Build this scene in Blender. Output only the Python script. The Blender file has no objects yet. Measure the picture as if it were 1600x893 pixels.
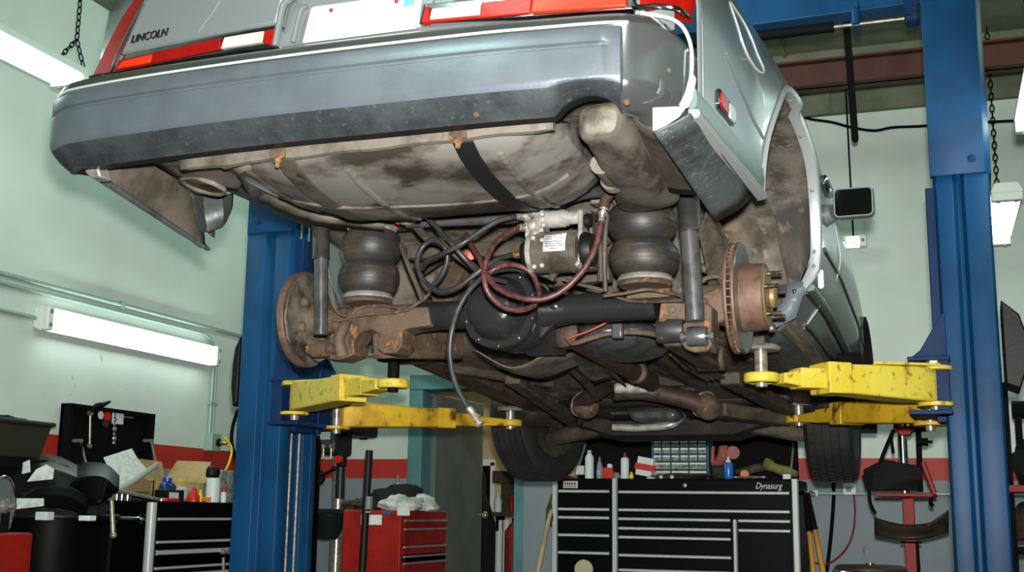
import math
F_PX=1850.0; PITCH=math.radians(10.83); ROLL=math.radians(0.80); YAW=math.radians(19.5); CAR_YAW=math.radians(2.0)
CAM=(0.0,0.0,1.0)
_h=(-math.sin(YAW),math.cos(YAW),0); _r0=(math.cos(YAW),math.sin(YAW),0)
_f=(_h[0]*math.cos(PITCH),_h[1]*math.cos(PITCH),math.sin(PITCH))
_u0=(-_h[0]*math.sin(PITCH),-_h[1]*math.sin(PITCH),math.cos(PITCH))
_r=tuple(_r0[i]*math.cos(ROLL)+_u0[i]*math.sin(ROLL) for i in range(3))
_u=tuple(_u0[i]*math.cos(ROLL)-_r0[i]*math.sin(ROLL) for i in range(3))
CF=(math.sin(CAR_YAW),math.cos(CAR_YAW)); CR=(math.cos(CAR_YAW),-math.sin(CAR_YAW))
CO=(CAM[0]-1.38*CR[0]+3.43*CF[0], CAM[1]-1.38*CR[1]+3.43*CF[1])
def ray(px,py):
    a=px-800.0; b=446.5-py
    return tuple(_f[i]*F_PX+_r[i]*a+_u[i]*b for i in range(3))
def hit(o,d,x=None,y=None,z=None):
    if x is not None: t=(x-o[0])/d[0]
    elif y is not None: t=(y-o[1])/d[1]
    else: t=(z-o[2])/d[2]
    return (o[0]+t*d[0],o[1]+t*d[1],o[2]+t*d[2])
def R(px,py,**k): return hit(CAM,ray(px,py),**k)
def C(px,py,**k):
    d=ray(px,py); o=(1.38,-3.43,CAM[2])
    return hit(o,(d[0]*CR[0]+d[1]*CR[1],d[0]*CF[0]+d[1]*CF[1],d[2]),**k)
def proj(p):
    v=[p[i]-CAM[i] for i in range(3)]
    w=sum(v[i]*_f[i] for i in range(3))
    return (800+F_PX*sum(v[i]*_r[i] for i in range(3))/w, 446.5-F_PX*sum(v[i]*_u[i] for i in range(3))/w)
def c2w(p): return (CO[0]+p[0]*CR[0]+p[1]*CF[0],CO[1]+p[0]*CR[1]+p[1]*CF[1],p[2])
def pc(p): return proj(c2w(p))
import bpy, bmesh, random
from mathutils import Vector, Matrix, Euler
random.seed(7)
SC=bpy.context.scene; COL=SC.collection
V=Vector
def lnk(o,parent=None):
    COL.objects.link(o)
    if parent is not None: o.parent=parent
    return o
def tag(o,label=None,cat=None,group=None,kind=None):
    if label: o['label']=label
    if cat: o['category']=cat
    if group: o['group']=group
    if kind: o['kind']=kind
    return o
def empty(name,loc=(0,0,0),rz=0,label=None,cat=None,group=None):
    o=bpy.data.objects.new(name,None); o.empty_display_size=.1
    o.location=loc; o.rotation_euler=(0,0,rz); lnk(o)
    return tag(o,label,cat,group)
def mk(name,bm,mat,parent=None,off=None,bev=0,sharp=38,sub=0,seg=2,label=None,solid=0):
    """link the bmesh as ONE mesh object"""
    bmesh.ops.remove_doubles(bm,verts=bm.verts,dist=1e-5)
    bmesh.ops.recalc_face_normals(bm,faces=bm.faces)
    if off is not None: bmesh.ops.translate(bm,verts=bm.verts,vec=off)
    bm.normal_update()
    ca=math.radians(sharp)
    for e in bm.edges:
        if len(e.link_faces)==2 and e.calc_face_angle(0)>ca: e.smooth=False
    for f in bm.faces: f.smooth=True
    me=bpy.data.meshes.new(name); bm.to_mesh(me); bm.free()
    for m in (mat if isinstance(mat,(list,tuple)) else [mat]): me.materials.append(m)
    o=bpy.data.objects.new(name,me); lnk(o,parent)
    if solid:
        m=o.modifiers.new('t','SOLIDIFY'); m.thickness=abs(solid); m.offset=1 if solid>0 else -1
    if sub:
        m=o.modifiers.new('s','SUBSURF'); m.levels=sub; m.render_levels=sub
    if bev:
        m=o.modifiers.new('b','BEVEL'); m.width=bev; m.segments=seg; m.limit_method='ANGLE'; m.angle_limit=math.radians(35)
        m.harden_normals=False
    if label: o['label']=label
    return o
def NB(): return bmesh.new()
# ---- shape builders: each adds to a bmesh
def box(bm,lo,hi,mat=None):
    c=[(lo[i]+hi[i])/2 for i in range(3)]; s=[abs(hi[i]-lo[i]) for i in range(3)]
    M4=Matrix.Translation(c)@Matrix.Diagonal((s[0],s[1],s[2],1))
    if mat is not None: M4=mat@M4
    return bmesh.ops.create_cube(bm,size=1,matrix=M4)
def obox(bm,a,b,w,h,up=(0,0,1)):
    """bar of section w x h from a to b"""
    a=V(a);b=V(b);d=(b-a);L=d.length;d.normalize();u=V(up);s=d.cross(u).normalized();u=s.cross(d)
    M4=Matrix(((s[0],d[0],u[0],(a[0]+b[0])/2),(s[1],d[1],u[1],(a[1]+b[1])/2),(s[2],d[2],u[2],(a[2]+b[2])/2),(0,0,0,1)))@Matrix.Diagonal((w,L,h,1))
    return bmesh.ops.create_cube(bm,size=1,matrix=M4)
def prism(bm,pts,vec,flat=True):
    v=V(vec); a=[bm.verts.new(p) for p in pts]; b=[bm.verts.new(V(p)+v) for p in pts]; n=len(pts)
    bm.faces.new(a); bm.faces.new(list(reversed(b)))
    for i in range(n): bm.faces.new((a[i],b[i],b[(i+1)%n],a[(i+1)%n]))
def grid(bm,rows,cu=False,cv=False,caps=False):
    R_=[[bm.verts.new(p) for p in r] for r in rows]; n=len(R_); m=len(R_[0])
    for i in range(n if cu else n-1):
        for j in range(m if cv else m-1):
            q=[R_[i][j],R_[(i+1)%n][j],R_[(i+1)%n][(j+1)%m],R_[i][(j+1)%m]]
            try: bm.faces.new(q)
            except ValueError: pass
    if caps:
        for r in (R_[0],R_[-1]):
            try: bm.faces.new(r)
            except ValueError: pass
    return R_
def spline(pts,n=6,closed=False):
    P=[V(p) for p in pts]
    if len(P)<3: return P
    out=[]; N=len(P)
    for i in range(N if closed else N-1):
        if closed: p0,p1,p2,p3=P[i-1],P[i],P[(i+1)%N],P[(i+2)%N]
        else:
            p1,p2=P[i],P[i+1]; p0=P[i-1] if i>0 else p1*2-p2; p3=P[i+2] if i+2<N else p2*2-p1
        for k in range(n):
            t=k/n
            out.append(.5*((2*p1)+(p2-p0)*t+(2*p0-5*p1+4*p2-p3)*t*t+(3*p1-p0-3*p2+p3)*t**3))
    if not closed: out.append(P[-1])
    return out
def tube(bm,pts,r,n=10,sm=6,caps=True,flat=None):
    P=spline(pts,sm) if sm else [V(p) for p in pts]
    K=len(P); rr=r if isinstance(r,(list,tuple)) else None
    t=(P[1]-P[0]).normalized(); u=V((0,0,1)) if abs(t.z)<.9 else V((1,0,0)); u=(u-t*u.dot(t)).normalized()
    rows=[]
    for i in range(K):
        d=(P[min(i+1,K-1)]-P[max(i-1,0)])
        if d.length<1e-9: d=t.copy()
        d.normalize(); u=(u-d*u.dot(d)); u.normalize(); w=d.cross(u)
        if rr: 
            q=i/(K-1)*(len(rr)-1); k=min(int(q),len(rr)-2); ra=rr[k]+(rr[k+1]-rr[k])*(q-k)
        else: ra=r
        rows.append([P[i]+(u*math.cos(2*math.pi*j/n)+w*math.sin(2*math.pi*j/n)*(flat or 1))*ra for j in range(n)])
    grid(bm,rows,cv=True,caps=caps)
def basis(ax):
    a=V(ax).normalized(); u=V((0,0,1)) if abs(a.z)<.9 else V((1,0,0)); u=(u-a*u.dot(a)).normalized(); return a,u,a.cross(u)
def lathe(bm,prof,o,ax,n=28,sq=None):
    """prof: (radius, height along axis)"""
    a,u,w=basis(ax); o=V(o)
    rows=[[o+a*h+(u*math.cos(2*math.pi*j/n)+w*math.sin(2*math.pi*j/n))*max(r,1e-4) for j in range(n)] for r,h in prof]
    grid(bm,rows,cv=True,caps=True)
def cyl(bm,o,ax,r,h,n=20): lathe(bm,[(r,0),(r,h)],o,ax,n)
def hexbolt(bm,o,ax,r,h): lathe(bm,[(r*1.35,0),(r*1.35,h*.2),(r,h*.2),(r,h*.9),(r*.8,h)],o,ax,6)
def ball(bm,c,r,sx=1,sy=1,sz=1,n=16):
    bmesh.ops.create_uvsphere(bm,u_segments=n,v_segments=max(8,n//2+2),radius=r,matrix=Matrix.Translation(c)@Matrix.Diagonal((sx,sy,sz,1)))
def jitter(bm,a,f=8.0):
    from mathutils import noise
    for v in bm.verts:
        v.co+=noise.noise_vector(v.co*f)*a
def lump(bm,c,s,seed,amp=.35,f=3.0,n=20):
    """crumpled heap: noisy ellipsoid"""
    from mathutils import noise
    r=bmesh.ops.create_uvsphere(bm,u_segments=n,v_segments=n,radius=1)
    for v in r['verts']:
        d=v.co.copy(); k=1+amp*noise.noise(d*f*.5+V((seed,seed*2,0)))+amp*.5*noise.noise(d*f*1.7+V((seed,0,seed)))
        v.co=V((c[0]+d.x*k*s[0],c[1]+d.y*k*s[1],max(c[2]-s[2]*.55,c[2]+d.z*k*s[2])))
def text(name,body,size,mat,parent,M4,ext=.001,shear=0,off=0,font_scale=(1,1),space=1.0):
    cu=bpy.data.curves.new(name,'FONT'); cu.body=body; cu.size=size; cu.extrude=ext; cu.shear=shear; cu.offset=off; cu.space_character=space
    cu.materials.append(mat); t=bpy.data.objects.new(name,cu); COL.objects.link(t); bpy.context.view_layer.update()
    me=bpy.data.meshes.new_from_object(t.evaluated_get(bpy.context.evaluated_depsgraph_get())); me.name=name; bpy.data.objects.remove(t); bpy.data.curves.remove(cu)
    o=bpy.data.objects.new(name,me); lnk(o,parent); o.matrix_local=M4@Matrix.Diagonal((font_scale[0],font_scale[1],1,1))
    return o
def frame4(o,xa,ya):
    x=V(xa).normalized(); y=V(ya); y=(y-x*y.dot(x)).normalized(); z=x.cross(y)
    return Matrix(((x[0],y[0],z[0],o[0]),(x[1],y[1],z[1],o[1]),(x[2],y[2],z[2],o[2]),(0,0,0,1)))
# ---- materials
def lin(c): return tuple(((x/255.0)/12.92 if x/255.0<=.04045 else ((x/255.0+.055)/1.055)**2.4) for x in c)
def MT(name,c,rough=.5,metal=0.0,c2=None,sc=6.0,lo=.45,hi=.6,bump=0.0,bsc=40.0,coat=0.0,r2=None,stretch=None,emit=None,es=0,spec=.5,det=6.0,trans=0,alpha=1,c3=None,sc3=30,c3lo=.58):
    m=bpy.data.materials.new(name); m.use_nodes=True; nt=m.node_tree; N=nt.nodes; L=nt.links; p=N['Principled BSDF']
    col=lin(c)+(1,)
    p.inputs['Base Color'].default_value=col; p.inputs['Roughness'].default_value=rough; p.inputs['Metallic'].default_value=metal
    p.inputs['Coat Weight'].default_value=coat; p.inputs['Coat Roughness'].default_value=.08; p.inputs['Specular IOR Level'].default_value=spec
    p.inputs['Transmission Weight'].default_value=trans; p.inputs['Alpha'].default_value=alpha
    if emit: p.inputs['Emission Color'].default_value=lin(emit)+(1,); p.inputs['Emission Strength'].default_value=es
    if c2 or bump:
        tc=N.new('ShaderNodeTexCoord'); mp=N.new('ShaderNodeMapping'); L.new(tc.outputs['Object'],mp.inputs['Vector'])
        if stretch: mp.inputs['Scale'].default_value=stretch
    if c2:
        nz=N.new('ShaderNodeTexNoise'); nz.inputs['Scale'].default_value=sc; nz.inputs['Detail'].default_value=det; nz.inputs['Roughness'].default_value=.62
        L.new(mp.outputs['Vector'],nz.inputs['Vector'])
        mr=N.new('ShaderNodeMapRange'); mr.inputs['From Min'].default_value=lo; mr.inputs['From Max'].default_value=hi; mr.clamp=True
        L.new(nz.outputs['Fac'],mr.inputs['Value'])
        mx=N.new('ShaderNodeMix'); mx.data_type='RGBA'; mx.inputs['A'].default_value=col; mx.inputs['B'].default_value=lin(c2)+(1,)
        L.new(mr.outputs['Result'],mx.inputs['Factor']); last=mx.outputs['Result']
        if c3:
            nz3=N.new('ShaderNodeTexNoise'); nz3.inputs['Scale'].default_value=sc3; nz3.inputs['Detail'].default_value=4; L.new(mp.outputs['Vector'],nz3.inputs['Vector'])
            m3=N.new('ShaderNodeMapRange'); m3.inputs['From Min'].default_value=c3lo; m3.inputs['From Max'].default_value=c3lo+.1; L.new(nz3.outputs['Fac'],m3.inputs['Value'])
            mx3=N.new('ShaderNodeMix'); mx3.data_type='RGBA'; mx3.inputs['B'].default_value=lin(c3)+(1,); L.new(last,mx3.inputs['A']); L.new(m3.outputs['Result'],mx3.inputs['Factor']); last=mx3.outputs['Result']
        L.new(last,p.inputs['Base Color'])
        if r2 is not None:
            m2=N.new('ShaderNodeMapRange'); m2.inputs['To Min'].default_value=rough; m2.inputs['To Max'].default_value=r2; L.new(mr.outputs['Result'],m2.inputs['Value']); L.new(m2.outputs['Result'],p.inputs['Roughness'])
    if bump:
        nb=N.new('ShaderNodeTexNoise'); nb.inputs['Scale'].default_value=bsc; nb.inputs['Detail'].default_value=4; L.new(mp.outputs['Vector'],nb.inputs['Vector'])
        bp=N.new('ShaderNodeBump'); bp.inputs['Strength'].default_value=bump; bp.inputs['Distance'].default_value=.01; L.new(nb.outputs['Fac'],bp.inputs['Height']); L.new(bp.outputs['Normal'],p.inputs['Normal'])
    return m
m={}
m['paint']=MT('silver_paint',(125,132,133),.36,.35,coat=.4,spec=.5)
m['chrome']=MT('chrome',(205,208,210),.14,1.0,c2=(150,155,158),sc=9,lo=.5,hi=.7)
m['brightmetal']=MT('bright_metal',(176,173,165),.36,.5,c2=(110,103,94),sc=25,lo=.5,hi=.75)
m['pad']=MT('bumper_plastic',(116,125,134),.34,.55,c2=(102,110,118),sc=7,lo=.4,hi=.7,bump=.03,bsc=160)
m['grimeshadepad']=MT('grimy_shaded_band',(66,72,76),.45,.3,c2=(46,51,54),sc=11,lo=.4,hi=.66,bump=.12,bsc=70,c3=(84,88,87),sc3=70,c3lo=.62)  # grime and specks over a base darkened for the dark floor reflection
m['bumpermetal']=MT('bumper_bright_metal',(200,204,207),.10,.93,c2=(182,187,190),sc=6,lo=.45,hi=.7)
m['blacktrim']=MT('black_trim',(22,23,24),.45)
m['redlens']=MT('red_lens',(146,14,8),.32,0,coat=.05,spec=.3,c2=(118,10,8),sc=5)
m['brightlens']=MT('bright_red_reflector',(222,44,18),.35,0,coat=.05,spec=.3)
m['cornerlens']=MT('corner_lens',(150,20,10),.5,0,spec=.08,c2=(128,14,8),sc=6)
m['whitelens']=MT('clear_lens',(166,162,150),.3,0,coat=.1,c2=(196,192,182),sc=9)
m['plate']=MT('plate_white',(236,238,236),.4)
m['sticker']=MT('teal_sticker',(90,196,190),.4)
m['under']=MT('undercoat',(106,99,87),.66,0,c2=(58,52,44),sc=7,lo=.42,hi=.62,bump=.25,bsc=28,c3=(128,112,92),sc3=22)
m['underdark']=MT('dark_undercoat',(80,72,60),.62,0,c2=(44,38,32),sc=8,lo=.4,hi=.65,bump=.3,bsc=24,c3=(84,74,62),sc3=18)
m['underblack']=MT('engine_grime',(30,27,24),.55,0,c2=(54,48,40),sc=9,lo=.5,hi=.7,bump=.3,bsc=20)
m['tank']=MT('tank_steel',(130,128,121),.42,.3,c2=(62,55,46),sc=4.6,lo=.44,hi=.60,bump=.06,bsc=30,c3=(60,52,44),sc3=9,stretch=(.7,1.2,1))
m['lip']=MT('dusty_panel',(108,102,92),.6,.05,c2=(66,58,48),sc=8,lo=.48,hi=.66,bump=.1,bsc=40)
m['rail']=MT('dusty_rail',(110,105,95),.62,.05,c2=(62,56,48),sc=9,lo=.42,hi=.58,bump=.15,bsc=35,stretch=(1,.5,1.6))
m['skirtin']=MT('inner_skirt',(106,98,86),.68,0,c2=(70,63,54),sc=9,lo=.4,hi=.65,bump=.15,bsc=40)
m['skirt']=MT('lower_quarter_paint',(84,92,92),.45,.2,c2=(56,60,60),sc=8,lo=.45,hi=.65,c3=(122,126,120),sc3=75,stretch=(1,1,.4),c3lo=.6)
m['liner']=MT('wheelhouse_liner',(86,80,71),.75,0,c2=(44,40,36),sc=9,lo=.42,hi=.60,bump=.3,bsc=22,stretch=(1,2.2,.25),c3=(92,85,76),sc3=34)
m['rubber']=MT('air_spring_rubber',(40,39,38),.50,0,c2=(70,60,48),sc=8,lo=.46,hi=.66,stretch=(1,1,2.2),bump=.05,bsc=60)
m['rust']=MT('rusty_iron',(98,82,66),.75,.1,c2=(70,55,42),sc=13,lo=.42,hi=.62,bump=.25,bsc=50,c3=(140,96,58),sc3=26)
m['rustdark']=MT('dark_rusty_pipe',(72,54,44),.62,.3,c2=(46,36,30),sc=10,lo=.42,hi=.65,bump=.15,bsc=40)
m['rotor']=MT('rotor_rust',(116,90,76),.6,.25,c2=(86,64,54),sc=20,lo=.4,hi=.65,bump=.1,bsc=60)
m['rotorface']=MT('rotor_face',(150,152,146),.32,.85,c2=(104,100,92),sc=14,lo=.45,hi=.7)
m['dustshield']=MT('dirty_rotor_inner',(104,102,90),.6,.25,c2=(60,54,46),sc=12,lo=.42,hi=.62,bump=.2,bsc=40,c3=(40,36,32),sc3=10)
m['stud']=MT('wheel_stud',(120,106,90),.4,.8,c2=(80,66,54),sc=40)
m['diff']=MT('black_oily_paint',(40,40,42),.2,.1,bump=.12,bsc=140,c2=(66,60,50),sc=9,lo=.58,hi=.78,r2=.42)
m['shock']=MT('shock_grey',(104,106,108),.3,.6,c2=(66,64,60),sc=12,lo=.48,hi=.66)
m['shocktube']=MT('shock_black_tube',(42,43,46),.5,.1,c2=(62,58,52),sc=12)
m['alu']=MT('cast_aluminium',(182,181,175),.38,.4,c2=(130,126,116),sc=22,lo=.45,hi=.65,bump=.12,bsc=80)
m['canister']=MT('canister_dark',(118,113,102),.32,.45,c2=(76,68,58),sc=9,lo=.45,hi=.65)
m['paper']=MT('paper_white',(222,224,222),.6,c2=(196,198,196),sc=30)
m['ink']=MT('print_ink',(70,72,76),.6)
m['hoseblack']=MT('black_hose',(40,41,44),.42,0,c2=(58,57,56),sc=18)
m['hosered']=MT('braided_red_hose',(96,52,50),.45,0,c2=(54,34,34),sc=60,lo=.4,hi=.6)
m['brass']=MT('brass_fitting',(170,140,84),.38,.85)
m['steel']=MT('steel_fitting',(178,172,160),.28,.6,c2=(140,132,118),sc=40)
m['copperwire']=MT('copper_wire',(214,110,78),.35,.6)
m['blue']=MT('lift_blue',(14,64,106),.46,0,c2=(11,55,90),sc=3,coat=0,spec=.2,bump=.03,bsc=60)
m['bluedark']=MT('lift_blue_dark',(12,44,84),.6,0,c2=(10,36,72),sc=5,spec=.2)
m['yellow']=MT('lift_yellow',(212,194,74),.5,0,c2=(206,182,50),sc=6,c3=(150,124,46),sc3=34,bump=.06,bsc=60)
m['yellowold']=MT('worn_yellow',(206,168,36),.5,0,c2=(176,136,26),sc=7,c3=(84,58,20),sc3=14,bump=.08,bsc=60)
m['blackplastic']=MT('black_plastic',(16,18,17),.5,0,spec=.25,bump=.05,bsc=90)
m['black']=MT('black_enamel',(6,6,7),.42,0,spec=.06)
m['blackmatte']=MT('matte_black',(9,9,10),.75,spec=.12)
m['strip']=MT('aluminium_strip',(186,194,192),.4,.1)
m['tubelight']=MT('fluorescent_tube',(255,255,255),.4,emit=(232,255,246),es=14.0)
m['whitefix']=MT('white_enamel_fixture',(222,228,222),.45)
m['conduit']=MT('painted_conduit',(150,172,162),.4,.2)
m['redpaint']=MT('red_enamel',(150,26,20),.5,0,c2=(128,20,16),sc=6,spec=.25)
m['redjack']=MT('worn_red_paint',(150,40,38),.5,0,c2=(110,30,30),sc=9)
m['cardboard']=MT('cardboard',(176,152,104),.8,c2=(158,134,90),sc=8)
m['cardin']=MT('cardboard_inside',(136,108,70),.8)
m['glassblue']=MT('blue_jug',(22,46,92),.25,0,coat=.4)
m['bluecap']=MT('blue_cap',(24,66,190),.35)
m['bluecan']=MT('blue_spray_can',(46,110,200),.3,.2)
m['whiteplastic']=MT('white_plastic',(214,222,222),.45)
m['greyplastic']=MT('grey_plastic',(116,122,122),.5)
m['red']=MT('plain_red',(198,34,24),.4)
m['orange']=MT('orange_plastic',(214,120,40),.4)
m['yellowp']=MT('yellow_plastic',(232,214,40),.4)
m['green']=MT('drill_green_black',(24,36,32),.45,.1,c2=(22,30,28),sc=6)
m['teal']=MT('teal_trim_paint',(86,138,140),.5,0,c2=(76,124,128),sc=5)
m['doorgrey']=MT('grey_door',(104,116,114),.5,0,c2=(96,106,106),sc=4)
m['cloth']=MT('white_rag',(206,208,204),.85,c2=(160,160,152),sc=10,bump=.3,bsc=12)
m['clothblack']=MT('black_cloth',(11,11,13),.9,bump=.3,bsc=10)
m['clothgrey']=MT('grey_rag',(120,126,126),.9,bump=.3,bsc=10,c2=(80,84,84),sc=10)
m['leather']=MT('brown_leather',(62,48,34),.6,c2=(42,32,24),sc=9,bump=.15,bsc=30)
m['wood']=MT('yellow_handle',(206,150,46),.45,c2=(160,106,30),sc=6,stretch=(1,1,.2))
m['woodpale']=MT('pale_wood',(190,172,130),.55,c2=(150,132,96),sc=6,stretch=(1,1,.2))
m['tyre']=MT('tyre_rubber',(26,26,26),.75,0,c2=(38,36,34),sc=10,bump=.2,bsc=30)
m['wheelin']=MT('wheel_inner',(84,78,70),.55,.4,c2=(48,44,40),sc=9)
m['bluecab']=MT('blue_organiser',(26,84,120),.45)
m['drawerclear']=MT('clear_drawer',(150,164,160),.25,c2=(96,92,84),sc=30,lo=.4,hi=.65)
m['drill_label']=MT('silver_label',(176,190,190),.4)
m['olive']=MT('olive_cloth',(132,128,66),.8,c2=(104,102,50),sc=10,bump=.2,bsc=20)
m['pinkcup']=MT('dusty_red_tool',(150,78,66),.5)
m['mirrorglass']=MT('mirror_glass',(24,30,26),.08,.6)
m['beamred']=MT('red_oxide_steel',(74,31,22),.6,c2=(62,25,18),sc=5)
m['insul']=MT('ceiling_panel',(110,112,92),.8,c2=(94,97,78),sc=4,bump=.1,bsc=8)
m['concrete']=MT('concrete_floor',(74,72,68),.5,c2=(54,52,50),sc=3,bump=.1,bsc=20)
m['cream']=MT('cream_wall',(196,186,150),.7,c2=(180,170,132),sc=3)
FLASH=1150.0; AMB=58.0; EXPO=0.0
# ================= the room =================
XL,YB,XR,YF,ZC=-4.4,8.0,5.2,-4.5,3.84
def wallmat(name):
    q=bpy.data.materials.new(name); q.use_nodes=True; nt=q.node_tree; N=nt.nodes; L=nt.links; p=N['Principled BSDF']; p.inputs['Roughness'].default_value=.55
    tc=N.new('ShaderNodeTexCoord'); sp=N.new('ShaderNodeSeparateXYZ'); L.new(tc.outputs['Object'],sp.inputs[0])
    cr=N.new('ShaderNodeValToRGB'); cr.color_ramp.interpolation='CONSTANT'; e=cr.color_ramp.elements
    dv=N.new('ShaderNodeMath'); dv.operation='DIVIDE'; dv.inputs[1].default_value=4.0; L.new(sp.outputs['Z'],dv.inputs[0]); L.new(dv.outputs[0],cr.inputs['Fac'])
    e[0].position=0; e[0].color=lin((128,140,148))+(1,)
    e[1].position=1.234/4; e[1].color=lin((178,40,30))+(1,)
    x=e.new(1.366/4); x.color=lin((206,216,208))+(1,)
    # scuffs: shaped dark marks and drips, low on the white paint
    mp=N.new('ShaderNodeMapping'); mp.inputs['Scale'].default_value=(1,1,.45); L.new(tc.outputs['Object'],mp.inputs[0])
    nz=N.new('ShaderNodeTexNoise'); nz.inputs['Scale'].default_value=13; nz.inputs['Detail'].default_value=3; L.new(mp.outputs[0],nz.inputs['Vector'])
    mr=N.new('ShaderNodeMapRange'); mr.inputs['From Min'].default_value=.68; mr.inputs['From Max'].default_value=.74; L.new(nz.outputs['Fac'],mr.inputs['Value'])
    hz=N.new('ShaderNodeMapRange'); hz.inputs['From Min'].default_value=2.0; hz.inputs['From Max'].default_value=1.6; L.new(sp.outputs['Z'],hz.inputs['Value'])
    mu=N.new('ShaderNodeMath'); mu.operation='MULTIPLY'; L.new(mr.outputs[0],mu.inputs[0]); L.new(hz.outputs[0],mu.inputs[1])
    m2=N.new('ShaderNodeMath'); m2.operation='MULTIPLY'; m2.inputs[1].default_value=.6; L.new(mu.outputs[0],m2.inputs[0])
    n2=N.new('ShaderNodeTexNoise'); n2.inputs['Scale'].default_value=2.2; n2.inputs['Detail'].default_value=5; L.new(tc.outputs['Object'],n2.inputs['Vector'])
    md=N.new('ShaderNodeMapRange'); md.inputs['From Min'].default_value=.3; md.inputs['From Max'].default_value=.7; md.inputs['To Min'].default_value=.9; md.inputs['To Max'].default_value=1.04; L.new(n2.outputs['Fac'],md.inputs['Value'])
    vm=N.new('ShaderNodeVectorMath'); vm.operation='SCALE'; L.new(cr.outputs['Color'],vm.inputs[0]); L.new(md.outputs[0],vm.inputs['Scale'])
    mx=N.new('ShaderNodeMix'); mx.data_type='RGBA'; L.new(vm.outputs[0],mx.inputs['A']); mx.inputs['B'].default_value=lin((70,72,64))+(1,); L.new(m2.outputs[0],mx.inputs['Factor'])
    L.new(mx.outputs['Result'],p.inputs['Base Color'])
    return q
WM=wallmat('painted_wall')
def struct(name,bm,mat,**k):
    o=mk(name,bm,mat,**k); o['kind']='structure'; return o
DX0,DX1,DZ=R(655,700,y=YB)[0],R(812,700,y=YB)[0],R(660,603,y=YB)[2]
b=NB(); box(b,(XL-.15,YF-.15,-.15),(XR+.15,YB+3.2,0)); struct('floor',b,m['concrete'])
b=NB(); box(b,(XL-.15,YF-.15,ZC),(XR+.15,YB+.15,ZC+.12)); struct('ceiling',b,m['insul'])
b=NB(); box(b,(XL-.15,YF,0),(XL,YB+.15,ZC)); struct('wall_left',b,WM)
b=NB(); box(b,(XR,YF,0),(XR+.15,YB+.15,ZC)); struct('wall_right',b,WM)
b=NB(); box(b,(XL-.15,YF-.15,0),(XR+.15,YF,ZC)); struct('wall_front',b,WM)
b=NB(); box(b,(XL,YB,0),(DX0,YB+.15,ZC)); box(b,(DX1,YB,0),(XR,YB+.15,ZC)); box(b,(DX0,YB,DZ),(DX1,YB+.15,ZC)); struct('wall_back',b,WM)
# side room behind the doorway
b=NB(); box(b,(DX0-1.6,YB+3.0,0),(DX1+1.6,YB+3.15,2.7)); box(b,(DX0-1.75,YB+.15,0),(DX0-1.6,YB+3.15,2.7)); box(b,(DX1+1.6,YB+.15,0),(DX1+1.75,YB+3.15,2.7)); box(b,(DX0-1.75,YB+.15,2.7),(DX1+1.75,YB+3.15,2.8))
struct('wall_side_room',b,m['cream'])
# door frame and open door
b=NB()
for x0,x1 in ((DX0-.08,DX0+.03),(DX1-.03,DX1+.08)): box(b,(x0,YB-.03,0),(x1,YB+.18,DZ-.03))
box(b,(DX0-.08,YB-.034,DZ-.029),(DX1+.08,YB+.18,DZ+.08)); struct('trim_1',b,m['teal'],bev=.006)
d1=empty('door_1',(DX0+.05,YB+.14,0)); d1['kind']='structure'
hx,hy=(DX0+.05,YB+.14); e_=R(722,740,y=YB+.62); 
dv=(V((e_[0]-hx,e_[1]-hy,0))).normalized(); b=NB(); obox(b,(0,0,DZ/2-.02),dv*.8+V((0,0,DZ/2-.02)),.042,DZ-.06); mk('door_leaf',b,m['doorgrey'],d1,bev=.004)
b=NB(); k=dv*.74; s=V((dv.y,-dv.x,0)); lathe(b,[(.012,0),(.012,.04),(.028,.045),(.03,.06),(.022,.075),(0,.078)],k+V((0,0,.98))+s*.02,s,16); lathe(b,[(.012,0),(.012,.04),(.028,.045),(.03,.06),(.022,.075),(0,.078)],k+V((0,0,.98))-s*.02,-s,16)
mk('door_knob',b,m['steel'],d1,label='round steel door knob')
# pilaster right of the doorway
px0,px1=R(818,800,y=YB-.12)[0],R(868,800,y=YB-.12)[0]
b=NB(); box(b,(px0,YB-.12,0),(px1,YB,ZC)); struct('trim_2',b,WM)
b=NB(); box(b,(XL,YB-.012,0),(DX0-.08,YB,.1)); box(b,(px1,YB-.012,0),(XR,YB,.1)); struct('baseboard_back',b,m['blackmatte'])
# ceiling steel
b=NB(); zb0=R(1300,136,y=6.4)[2]; zb1=R(1300,96,y=6.4)[2]
box(b,(XL,6.38,zb0),(XR,6.40,zb1)); box(b,(XL,6.33,zb0),(XR,6.45,zb0+.012)); box(b,(XL,6.33,zb1-.012),(XR,6.45,zb1))
for x in (-1.0,.2,1.6,-2.4): 
    lathe(b,[(.016,0),(.016,.012),(.008,.016)],(x,6.38,(zb0+zb1)/2),(0,-1,0),8)
for x in (-2.6,-.9,1.5): box(b,(x-.03,6.36,zb1-.02),(x+.03,6.42,ZC))
beam=struct('trim_3',b,m['beamred'])
b=NB()
for y in (7.2,5.4,4.2): box(b,(XL,y-.02,ZC-.045),(XR,y+.02,ZC))
for x in (-3.2,-1.9,-.75,.1,1.0,2.2,3.4): box(b,(x-.01,YF,ZC-.02),(x+.01,YB,ZC))
struct('trim_4',b,m['insul'])
b=NB(); zi=3.69; box(b,(px1+.02,YB-.05,zi),(XR,YB,ZC-.002))
for x in (-1.9,-1.2,-.55,.15,.9,1.7,2.6,3.6): box(b,(x-.012,YB-.062,zi),(x+.012,YB-.05,ZC-.002))
struct('trim_6',b,m['insul'])
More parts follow.
